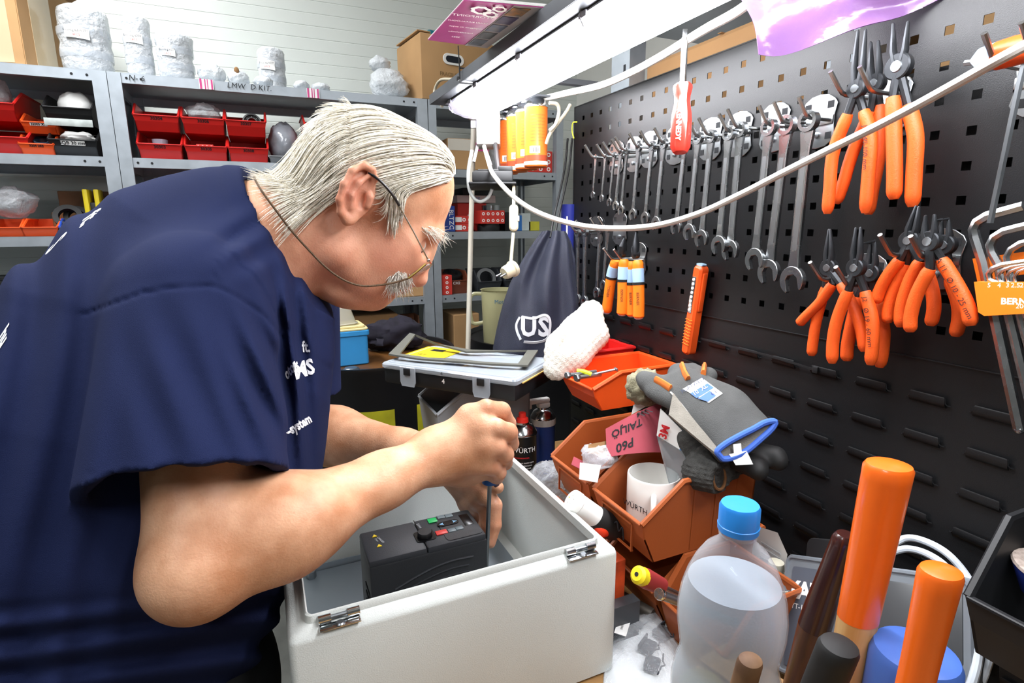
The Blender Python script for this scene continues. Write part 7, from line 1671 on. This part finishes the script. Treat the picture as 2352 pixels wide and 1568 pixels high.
# torso core under the shirt
TOR = [(at(590, 572, .800), .100), (at(497, 660, .775), .140), (at(410, 830, .735), .165), (at(330, 1040, .700), .180), (at(262, 1240, .675), .180), (at(225, 1400, .662), .160)]
latv = (SRt-SLt).normalized()
for i in range(3): skin.rc(TOR[i][0], TOR[i+1][0], TOR[i][1]*.72, TOR[i+1][1]*.72, k=.05)
skin.rc(SRt, SLt, .045, .045, k=.04)
parts = []
lo, hi = boxof([HC, TOR[0][0]], .17); hi[2] = HC.z+.14; parts.append(skin.mesh(lo, hi, .0020))
lo, hi = boxof([lerp(SRt, ERt, .45), ERt, WRt]+[c for f_ in fR for c in f_[0]]+thR[0], .045)
lo2, hi2 = boxof([lerp(SLt, ELt, .4), ELt, WLt]+[c for f_ in fL for c in f_[0]], .045)
lo = np.minimum(lo, lo2); hi = np.maximum(hi, hi2); lo = lo-np.array([.04, .03, .05])
parts.append(skin.mesh(lo, hi, .0019))
# keep the two pieces from overlapping: the head block owns everything above its floor
m_skin = bpy.data.materials.new('skin'); m_skin.use_nodes = True
def skin_nodes(m):
    nt = m.node_tree; b = nt.nodes['Principled BSDF']; L = nt.links.new
    tc = nt.nodes.new('ShaderNodeTexCoord')
    n1 = nt.nodes.new('ShaderNodeTexNoise'); n1.inputs['Scale'].default_value = 28; n1.inputs['Detail'].default_value = 5
    n2 = nt.nodes.new('ShaderNodeTexNoise'); n2.inputs['Scale'].default_value = 420; n2.inputs['Detail'].default_value = 3
    n3 = nt.nodes.new('ShaderNodeTexVoronoi'); n3.inputs['Scale'].default_value = 95
    for n in (n1, n2, n3): L(tc.outputs['Object'], n.inputs['Vector'])
    r = nt.nodes.new('ShaderNodeValToRGB'); L(n1.outputs['Fac'], r.inputs[0])
    r.color_ramp.elements[0].position = .32; r.color_ramp.elements[0].color = (*lin('#be8560'), 1)
    r.color_ramp.elements[1].position = .68; r.color_ramp.elements[1].color = (*lin('#deab88'), 1)
    at_ = nt.nodes.new('ShaderNodeAttribute'); at_.attribute_name = 'flush'
    mx = nt.nodes.new('ShaderNodeMix'); mx.data_type = 'RGBA'; L(at_.outputs['Fac'], mx.inputs['Factor']); L(r.outputs[0], mx.inputs['A']); mx.inputs['B'].default_value = (*lin('#dc8f7e'), 1)
    sp = nt.nodes.new('ShaderNodeMapRange'); sp.inputs[1].default_value = .02; sp.inputs[2].default_value = .10; sp.inputs[3].default_value = .22; sp.inputs[4].default_value = 0.; L(n3.outputs['Distance'], sp.inputs[0])
    mf = nt.nodes.new('ShaderNodeMix'); mf.data_type = 'RGBA'; L(sp.outputs[0], mf.inputs['Factor']); L(mx.outputs['Result'], mf.inputs['A']); mf.inputs['B'].default_value = (*lin('#a4603f'), 1)
    L(mf.outputs['Result'], b.inputs['Base Color'])
    b.inputs['Roughness'].default_value = .46; b.inputs['Specular IOR Level'].default_value = .45
    b.inputs['Subsurface Weight'].default_value = .18; b.inputs['Subsurface Radius'].default_value = (.9, .35, .2); b.inputs['Subsurface Scale'].default_value = .006
    bp = nt.nodes.new('ShaderNodeBump'); bp.inputs['Strength'].default_value = .32; bp.inputs['Distance'].default_value = .0012
    L(n2.outputs['Fac'], bp.inputs['Height']); L(bp.outputs[0], b.inputs['Normal'])
skin_nodes(m_skin)
person = thing('person', 'man in navy t-shirt with glasses on a cord, bending over the enclosure with a screwdriver', 'person', TM((-.30, .72, 0)))
PI_ = person.matrix_basis.inverted()
me = np_mesh('body', parts)
co = np.empty(len(me.vertices)*3, np.float32); me.vertices.foreach_get('co', co); co = co.reshape(-1, 3).astype(np.float64)
hq = head_xf(co.copy())
fl = np.zeros(len(co))
for c, rr, a in ((HP(895, 585, .05), .055, .50), (HP(957, 636), .022, .6), (HP(815, 440, .095), .045, .55), (HP(850, 640, .04), .06, .40), (HP(760, 590, .06), .08, .38)):
    fl = np.maximum(fl, a*np.exp(-((hq-nv(c))**2).sum(1)/(rr*rr)))
for c in [x for f_ in fR+fL for x in f_[0][1:]]+mR: fl = np.maximum(fl, .30*np.exp(-((co-w3(c))**2).sum(1)/(.014**2)))
am = me.attributes.new('flush', 'FLOAT', 'POINT'); am.data.foreach_set('value', fl.astype(np.float32))
body = link('body', me, m_skin, person, PI_)

# ---- t-shirt
sh = Field()
RS = [.104, .154, .188, .206, .206, .186]
for i in range(5): sh.rc(TOR[i][0], TOR[i+1][0], RS[i], RS[i+1], k=.05, sq=(latv, 1.22))
sh.rc(SRt, SLt, .072, .070, k=.05)
hemR = at(424, 1114, .540); hemL = lerp(SLt, ELt, .74)
axR = (ERt-SRt).normalized(); axL = (ELt-SLt).normalized()
def sleeve(f, A, B, hem, axis, ra, rb, ia, ib, k):
    """tapered tube cut square at the hem, hollow near its end"""
    A, B, hem, axis = w3(A), w3(B), w3(hem), w3(axis)
    def cone(P, a, b, r0, r1):
        ab = b-a; q = P-a; t = np.clip(q@ab/(ab@ab), 0, 1); return np.sqrt(((q-t[:, None]*ab)**2).sum(1))-(r0+(r1-r0)*t)
    def fn(P):
        d = np.maximum(cone(P, A, B, ra, rb), (P-hem)@axis)
        return np.maximum(d, -cone(P, hem-axis*.07, hem+axis*.1, ia, ib))
    f.custom(fn, k)
sleeve(sh, SRt+axR*.02, hemR+axR*.05, hemR, axR, .086, .0955, .070, .0895, .014)
sleeve(sh, SLt, hemL+axL*.05, hemL, axL, .078, .080, .060, .076, .02)
nkA, nkB = head_world(HP(800, 533)), head_world(HP(590, 566))
ncp = head_world(HP(651, 543)); ndir = head_world(HP(733, 676))-head_world(HP(569, 410))
nnorm = he3.cross(ndir).normalized()
if nnorm.dot(he1) < 0: nnorm = -nnorm
RN, UN, FN, EN = w3(_r), w3(_u), w3(_f), w3(EYE)
def seg_dist(x, y, pts):
    d = np.full(len(x), 1e4)
    for (x0, y0), (x1, y1) in zip(pts, pts[1:]):
        dx, dy = x1-x0, y1-y0; t = np.clip(((x-x0)*dx+(y-y0)*dy)/(dx*dx+dy*dy), 0, 1)
        d = np.minimum(d, np.hypot(x-x0-t*dx, y-y0-t*dy))
    return d
SEAM = [(188, 724), (240, 705), (330, 672), (420, 657), (492, 656), (545, 682), (605, 722), (650, 775)]
YOKE = [(492, 656), (500, 610), (520, 565), (560, 525), (600, 505)]
HEMT = [(190, 1085), (305, 1110), (480, 1105), (660, 1088)]
def shirt_disp(P):
    q = P-EN; dep = q@FN; x = 1176+FPX*(q@RN)/dep; y = 784-FPX*(q@UN)/dep
    n1 = sin_noise(P, 13, 5)
    d = .0030*sin_noise(P, 24, 1)+.0009*sin_noise(P, 70, 2)
    nearm = np.clip((.70-dep)/.06, 0, 1)
    u = (x-560)*.90-(y-860)*.40
    d += nearm*.0066*np.sin(u*6.283/62+2.2*n1)*np.exp(-((x-600)/75)**2-((y-870)/150)**2)
    d += nearm*.0040*np.sin(u*6.283/120+2*n1+1)*np.exp(-((x-420)/110)**2-((y-900)/190)**2)
    d += .0090*np.sin((x-(y-880)*.10)*6.283/46+1.6*n1)*np.exp(-((x-672)/46)**2-((y-850)/210)**2)*np.clip((dep-.60)/.05, 0, 1)
    d += .0062*np.sin((x+(y-900)*.16)*6.283/135+1.8*n1)*np.clip((300-x)/150, 0, 1)
    d += .0060*np.sin((y+(x-300)*.14)*6.283/75+2.0*n1)*np.clip((y-1360)/70, 0, 1)
    d += .0030*np.sin((x*.5+(y-520)*.9)*6.283/70+2*n1)*np.exp(-((x-560)/70)**2-((y-560)/70)**2)
    nr = (dep < .74)
    d += nr*.0026*np.exp(-(seg_dist(x, y, SEAM)/3.6)**2)
    sd = seg_dist(x, y, YOKE); d += nr*(.0014*np.exp(-((sd-6)/2.4)**2))
    d += (dep < .66)*.0010*np.exp(-(seg_dist(x, y, HEMT)/2.4)**2)
    s_ = (P-w3(ncp))@w3(nnorm); rr = np.sqrt(((P-w3(ncp))**2).sum(1))
    d -= .0022*(1/(1+np.exp(-(s_+.021)/.0012)))*(rr < .20)                    # ribbed collar band
    return d
sh.disp = shirt_disp
sh.plane(ncp, nnorm, lim=(ncp+nnorm*.10, .165))
sh.rc(nkA, lerp(nkA, nkB, .90), .074, .090, k=.004, op='s')
hemz = .83
sh.plane((0, 0, hemz), (0, 0, -1))
lo, hi = boxof([t_[0] for t_ in TOR]+[SRt, SLt, hemR, hemL], .215); lo[2] = hemz-.02; hi[2] = min(hi[2], HC.z+.06)
m_navy = mat('navy_jersey', '#1a2243', .9, spec=.15, var=.10, vscale=7, bump=.35, bscale=1400)
sme = np_mesh('t_shirt', [sh.mesh(lo, hi, .0032)])
shirt = link('t_shirt', sme, m_navy, person, PI_)
sbv = BVHTree.FromPolygons([v.co for v in sme.vertices], [p.vertices for p in sme.polygons])
m_print = mat('white_shirt_print', '#eceff4', .75)
def shirt_text(t, x, y, d, px_h, xd, yd, sx=1., **k):
    """lettering printed on the shirt at pixel x,y; xd / yd are reading and upright directions in the picture"""
    s = px_h*d/FPX/.7
    X = (_r*xd[0]-_u*xd[1]); Y = (_r*yd[0]-_u*yd[1])
    M = axes(at(x, y, .40), X*sx, Y, -_f)
    return text_on(t, s, M, m_print, shirt, sbv, ray(x, y), name='shirt_lettering', **k)
def udir(a): return (math.cos(math.radians(a)), -math.sin(math.radians(a)))
shirt_text('ft.', 703, 797, .78, 22, udir(0), udir(95), .62, bold=.0006)
shirt_text('otor-', 669, 846, .76, 21, udir(52), udir(112), .58, bold=.0006)
shirt_text('MS', 699, 848, .78, 30, udir(17), udir(103), .78, bold=.001)
shirt_text('-system', 688, 975, .74, 19, udir(31), udir(118), .66, bold=.0006)
shirt_text('ft.', 206, 500, .74, 44, (-.42, .90), (.82, -.57), .42, bold=.0012)
shirt_text('S', 126, 561, .72, 58, (-.35, .93), (.70, -.71), .28, bold=.0015)
shirt_text('hu', 9, 772, .70, 30, (.05, 1), (.55, -.83), .5, bold=.001)
for ch in shirt.children: ch.matrix_basis = Matrix()
# ---- trousers and shoes (mostly below the picture)
tr = Field(); PX, PY = -.185, .735
tr.ell((PX-.02, PY, .88), (.18, .19, .17), None)
for s_ in (-1, 1):
    tr.rc((PX-.02, PY+s_*.10, .84), (PX+.01, PY+s_*.12, .47), .098, .072, k=.05); tr.rc((PX+.01, PY+s_*.12, .47), (PX-.05, PY+s_*.13, .09), .072, .066, k=.02)
tr.plane((0, 0, .055), (0, 0, -1))
m_trs = mat('black_trousers', '#131416', .85, var=.15, vscale=14)
link('trousers', np_mesh('trousers', [tr.mesh((PX-.25, PY-.26, .03), (PX+.22, PY+.26, 1.02), .009)]), m_trs, person, PI_)
for s_ in (-1, 1):
    so = Field(); so.rc((PX-.08, PY+s_*.13, .05), (PX+.13, PY+s_*.15, .038), .047, .040, k=.02); so.plane((0, 0, .0005), (0, 0, -1))
    link('shoe', np_mesh('shoe', [so.mesh((PX-.16, PY+s_*.13-.08, -.02), (PX+.22, PY+s_*.15+.08, .12), .006)]), mat('black_leather', '#17130f', .5), person, PI_)
# ---------------------------------------------------------------- hair, brows, moustache
sk = Field(); sk.xf = head_xf
sk.ell(HP(866, 414), (.101, .082, .077), AX); sk.ell(HP(938, 436), (.060, .070, .064), AX, k=.03); sk.ell(HP(900, 572), (.056, .075, .060), AX, k=.03)
sk.ell(HP(850, 606, .030), (.046, .050, .030), None, k=.025); sk.rc(HP(768, 533), HP(590, 566), .067, .086, k=.03)
def sgrad(P, e=.0015):
    d0 = sk.eval(P); g = np.stack([sk.eval(P+np.eye(3)[i]*e)-d0 for i in range(3)], 1); g /= np.linalg.norm(g, axis=1)[:, None]+1e-9
    return d0, g
def to_px(q):
    W = HCn+np.stack([q[:, 0], q[:, 1], np.abs(q[:, 2])], 1)@HB; v = W-EN; d = v@FN
    return 1176+FPX*(v@RN)/d, 784-FPX*(v@UN)/d
def in_poly(x, y, poly):
    ins = np.zeros(len(x), bool); n = len(poly)
    for i in range(n):
        x0, y0 = poly[i]; x1, y1 = poly[(i+1) % n]
        c = ((y0 > y) != (y1 > y)) & (x < (x1-x0)*(y-y0)/((y1-y0) if y1 != y0 else 1e-9)+x0); ins ^= c
    return ins
HAIR = [(1052, 385), (1030, 418), (985, 420), (945, 440), (918, 470), (912, 505), (893, 502), (880, 440), (868, 404), (850, 382), (815, 382), (786, 412), (776, 462), (748, 440), (722, 395), (690, 340), (690, 290), (760, 225), (900, 225), (1000, 280), (1060, 350)]
# scalp samples from the head block of the body
hv = parts[0][0]; hl = (hv-HCn)@HB.T
xs_, ys_ = to_px(hl); msk = in_poly(xs_, ys_, HAIR) & (np.abs(hl[:, 2]) < .085)
rs = np.random.RandomState(11)
cand = hl[msk]; NS = 6000
root = cand[rs.choice(len(cand), NS)]
def flow(q, t):
    """combing direction in the head frame: back over the crown, then down the nape"""
    x, y = to_px(q)
    back = np.clip((860-x)/150, 0, 1)[:, None]; side = np.clip(np.abs(q[:, 2])/.06, 0, 1)[:, None]
    v = (1-back)*(np.array([-.97, -.02, 0])+side*np.array([.02, -.24, 0]))+back*(np.array([-.80, -.60, 0])+side*np.array([.14, -.12, 0]))
    front = np.clip((x-960)/80, 0, 1)[:, None]*(1-side)
    sb = (np.clip((x-872)/20, 0, 1)*np.clip((y-418)/40, 0, 1)*np.clip((965-x)/40, 0, 1))[:, None]
    v = v+front*np.array([.1, .28, 0]); v = v*(1-sb)+sb*np.array([-.12, -1., 0]); return v/np.linalg.norm(v, axis=1)[:, None]
ROOTW = root@HB+HCn
NP_ = 19
lift = .003+.0065*rs.rand(NS)**1.4; ln = (.0042+.0016*rs.rand(NS))
x0_, y0_ = to_px(root); fr = x0_ > 985
lift[fr] *= 1.1; ln[(x0_ > 872) & (y0_ > 415)] *= .24                              # short hair in front of the ear
clump = np.floor((np.abs(root[:, 2])*70+root[:, 1]*55)*1.6).astype(int); lat = rs.normal(size=NS)*.05+.10*np.sin(clump*2.3); lift = lift*(.8+.25*np.sin(clump*1.7)); ln = ln*(1+.12*np.sin(clump*3.1))
pos = root.copy(); P_w = lambda q: q@HB+HCn
path = []
wsg = np.where(root[:, 2] >= 0, 1., -1.)
for i in range(NP_):
    W = P_w(pos); d0, g = sgrad(W); gl = g@HB.T
    tgt = lift*min(1., .35+i*.22)
    xb_, _y = to_px(pos)
    tgt = np.where((i > NP_*.6) & (xb_ < 800), tgt*(1+.22*(i-NP_*.6)), tgt); pull = np.where(xb_ < 770, .0004, .0035)
    pos = pos-(np.clip(d0-tgt, -.02, pull))[:, None]*gl
    path.append(pos.copy())
    v = flow(pos, i); v[:, 2] += lat*.5+wsg*.02
    v = v-(v*gl).sum(1)[:, None]*gl*np.where(xb_ < 740, .25, .9)[:, None]; v /= np.linalg.norm(v, axis=1)[:, None]
    pos = pos+v*ln[:, None]+rs.normal(size=pos.shape)*.00012
path = np.stack(path, 1)                                                          # NS, NP, 3
def strands(path, r0, n=3, seed=0):
    S_, N_, _ = path.shape
    t = np.gradient(path, axis=1); t /= np.linalg.norm(t, axis=2)[..., None]+1e-9
    a = np.array([.3, .2, .93]); x = np.cross(t, a); x /= np.linalg.norm(x, axis=2)[..., None]+1e-9; y = np.cross(t, x)
    u = np.linspace(0, 1, N_); rad = r0[:, None]*np.clip(1.15-u**2.2, .12, 1)[None, :]
    V = np.stack([path+rad[..., None]*(math.cos(k*2*math.pi/n)*x+math.sin(k*2*math.pi/n)*y) for k in range(n)], 2)   # S,N,n,3
    idx = np.arange(S_*N_*n).reshape(S_, N_, n)
    F = [np.stack([idx[:, :-1, k], idx[:, :-1, (k+1) % n], idx[:, 1:, (k+1) % n], idx[:, 1:, k]], -1).reshape(-1, 4) for k in range(n)]
    return V.reshape(-1, 3)@HB+HCn, np.concatenate(F)
hair_geo = [strands(path, .00055+.0007*rs.rand(NS))]
# under-layer that closes the gaps between the locks
sel = msk[parts[0][1]].all(1); fq = parts[0][1][sel]; used = np.unique(fq); remap = -np.ones(len(hv), int); remap[used] = np.arange(len(used))
dd, gg = sgrad(hv[used]); hair_geo.append((hv[used]+gg*.0028, remap[fq]))
def hair_mat(name, c1, c2, sc=220):
    return mat(name, c1, .42, spec=.4, col2=c2, vscale=sc, detail=2)
m_hair = hair_mat('white_blond_hair', '#d2c8b2', '#faf6ea')
hair = link('hair', np_mesh('hair', hair_geo), m_hair, person, PI_)
def tuft(name, roots, dirs, length, m, r=.00035, n=8, curl=.25, seed=1, par=None):
    r_ = np.random.RandomState(seed); roots = np.array(roots); dirs = np.array(dirs, float)
    S_ = len(roots); L_ = length*(.55+.7*r_.rand(S_)); bend = r_.normal(size=(S_, 3))*curl+np.array([0, -.35, 0])
    u = np.linspace(0, 1, n)
    pth = roots[:, None]+dirs[:, None]*(L_[:, None]*u)[..., None]+bend[:, None]*(L_[:, None]*u**2)[..., None]
    return link(name, np_mesh(name, [strands(pth, np.full(S_, r))]), m, par or person, PI_)
ru = np.random.RandomState(5)
bbv_ = BVHTree.FromPolygons([Vector(v) for v in hv], [tuple(int(i) for i in f) for f in parts[0][1]])
def face_roots(n, poly, dirf, seed):
    """roots on the near side of the face inside a pixel outline, mirrored to the far side"""
    r_ = np.random.RandomState(seed); R_, D_ = [], []; xs0 = [p[0] for p in poly]; ys0 = [p[1] for p in poly]
    while len(R_) < n:
        x = r_.uniform(min(xs0), max(xs0)); y = r_.uniform(min(ys0), max(ys0))
        if not in_poly(np.array([x]), np.array([y]), poly)[0]: continue
        h = bbv_.ray_cast(EYE, ray(x, y))
        if not h[0]: continue
        q = h[0]-HC; c = (q.dot(he1), q.dot(he2), q.dot(he3)); d = dirf(r_, x, y)
        for s_ in (1, -1): R_.append((c[0], c[1], s_*c[2])); D_.append((d[0], d[1], s_*d[2]))
    return R_, D_
R_, D_ = face_roots(520, [(893, 634), (915, 622), (938, 626), (948, 640), (938, 652), (912, 660), (893, 652)], lambda r, x, y: (-.25+r.normal()*.3, -.75+r.normal()*.2, .45), 2)
for _ in range(140):
    c = HP(930+ru.normal()*3, 646+ru.normal()*6, 0.); R_.append((c[0], c[1], ru.uniform(-.016, .016))); D_.append((.05+ru.normal()*.2, -.9, ru.normal()*.3))
m_mous = hair_mat('grey_moustache_hair', '#a89f90', '#f2ede2')
tuft('moustache', R_, D_, .0135, m_mous, .00045, seed=2)
R_, D_ = face_roots(170, [(968, 518), (1000, 520), (1016, 530), (1012, 545), (985, 538), (966, 530)], lambda r, x, y: (.75+r.normal()*.25, -.45+r.normal()*.3, .35), 3)
m_brow = hair_mat('white_brow_hair', '#cfc8b8', '#f1ede2')
for k_ in (0, 1): tuft('eyebrow', R_[k_::2], D_[k_::2], .017, m_brow, .00034, seed=3)
R_, D_ = face_roots(200, [(888, 462), (925, 455), (930, 490), (912, 508), (895, 500)], lambda r, x, y: (-.05+r.normal()*.2, -1., .12), 4)
for k_ in (0, 1): tuft('sideburn', R_[k_::2], D_[k_::2], .012, hair_mat('grey_side_hair', '#9a9286', '#e4dfd2'), .0004, seed=4)
# eyes: eyeballs under nearly closed lids, lashes
for s_ in (-1, 1):
    c = HP(960, 560, .033); c = Vector(head_world((c[0], c[1], s_*c[2])))
    e = MB().ball(tuple(PI_ @ c), .0118, 16, 12).build('eyeball', mat('eye_white', '#ded8d0', .2), person)
    dv = (he1*cF-he2*sF).normalized(); q = c+(dv*.55-he2*.8).normalized()*.0112
    MB().ball(tuple(PI_ @ q), .0028, 10, 8).build('iris', mat('iris_dark', '#2d2620', .2), e)
    pts = []
    for k in range(7):
        a = -1+2*k/6; l = HP(961-3*abs(a), 578-3*(1-a*a), .033); pts.append(PI_ @ Vector(head_world((l[0]+.002*(1-a*a), l[1], s_*(l[2]+.0115*a)))))
    mb = MB(); mb.tube(pts, .0006, 5); mb.build('lashes', mat('lash_dark', '#4a352a', .6), person)
# dark thumb nail of the far hand, pale nails on the near fingers
mb = MB(); c = at(1141, 1112, .7895); mb.ball(tuple(PI_ @ c), (.0045, .002, .006), 12, 8); mb.build('thumb_nail', mat('bruised_nail', '#4b3b42', .35), person)

# ---------------------------------------------------------------- glasses on a cord
gl = thing('glasses', 'thin wire glasses low on the nose, tied to a brown cord', 'glasses', Matrix.Translation(HC))
GI = gl.matrix_basis.inverted()
def gp(x, y, w_, s_=1):
    c = HP(x, y, w_); return GI @ head_world((c[0], c[1], s_*w_))
m_wire = mat('silver_wire', '#c9c6bf', .25, metal=1.); m_tip = mat('black_temple_tip', '#1a1a1c', .35)
m_lens = film_mat('lens_glass', tint='#f3efe9', body='#d8cfc6', base=.22, edge=.4, rough=.05, bump=0.)
for s_ in (1, -1):
    MB().tube(smooth_path([gp(846, 396, .094, s_), gp(864, 408, .094, s_), gp(882, 424, .092, s_), gp(902, 448, .088, s_), gp(917, 472, .083, s_)], 5), .0018, 7).build('temple_tip', m_tip, gl)
    MB().tube([gp(915, 469, .083, s_), gp(950, 533, .075, s_), gp(985, 600, .069, s_)], .0011, 6).build('temple', m_wire, gl)
    hq_ = MB(); hq_.ball(tuple(gp(984, 598, .069, s_)), .0026, 8, 6); hq_.tube([gp(984, 598, .069, s_), gp(989, 605, .062, s_)], .0016, 6); hq_.build('hinge', m_wire, gl)
    c = HP(967, 623, .036); ex = Vector((62, 35, 0)).normalized()
    def lens_pt(a, rr, off=0.):
        u, v = math.cos(a)*rr, math.sin(a)*rr
        p_ = Vector((c[0], c[1], .036))+ex*(.0195*u)+Vector((0, 0, 1))*(.0245*v)+Vector((-.12, .22, 0))*(.0245*v)+Vector((.49, -.87, 0))*(.0025*(1-rr*rr)+off)
        return GI @ head_world((p_.x, p_.y, s_*p_.z))
    mb = MB(); n = 28
    vs = [lens_pt(0, 0, o) for o in (0, -.0018)]; fs = []
    for o in (0, -.0018): vs += [lens_pt(2*math.pi*k/n, .5, o) for k in range(n)]+[lens_pt(2*math.pi*k/n, 1, o) for k in range(n)]
    for side, b0 in ((0, 2), (1, 2+2*n)):
        for k in range(n):
            k2 = (k+1) % n; fs.append((side, b0+k, b0+k2)); fs.append((b0+k, b0+n+k, b0+n+k2, b0+k2))
    for k in range(n): fs.append((2+n+k, 2+n+(k+1) % n, 2+3*n+(k+1) % n, 2+3*n+k))
    mb.add(vs, fs); mb.build('lens', m_lens, gl, ang=50)
    MB().tube([lens_pt(2*math.pi*k/n, 1.02, -.0008) for k in range(n)], .0009, 5, closed=True).build('rim', m_wire, gl)
    MB().tube([gp(978, 606, .070, s_), gp(960, 622, .071, s_), gp(938, 639, .070, s_)], .0017, 6).build('cord_clip', mat('brass', '#86713f', .35, metal=1.), gl)
MB().tube(smooth_path([gp(985, 612, .0125), gp(990, 606, .006), gp(991, 604, 0), gp(990, 606, .006, -1), gp(985, 612, .0125, -1)], 4), .0010, 6).build('bridge', m_wire, gl)
cp = [gp(938, 639, .070), gp(905, 649, .0715), gp(868, 655, .074), gp(830, 656, .078), gp(792, 644, .083), gp(752, 617, .087), gp(710, 575, .0885), gp(668, 528, .0895), gp(630, 478, .088), gp(603, 441, .078), gp(590, 420, .055), gp(584, 408, .025), gp(584, 408, 0)]
cp2 = [gp(938, 639, .070, -1), gp(868, 655, .074, -1), gp(792, 644, .083, -1), gp(710, 575, .0885, -1), gp(630, 478, .088, -1), gp(590, 420, .055, -1), gp(584, 408, 0)]
m_cord = mat('brown_braided_cord', '#3a2a1d', .7, col2='#6b5236', vscale=700)
full_p = smooth_path(cp, 9)+smooth_path(cp2, 9)[::-1][1:]
MB().tube(full_p, .0015, 6).build('cord', m_cord, gl)
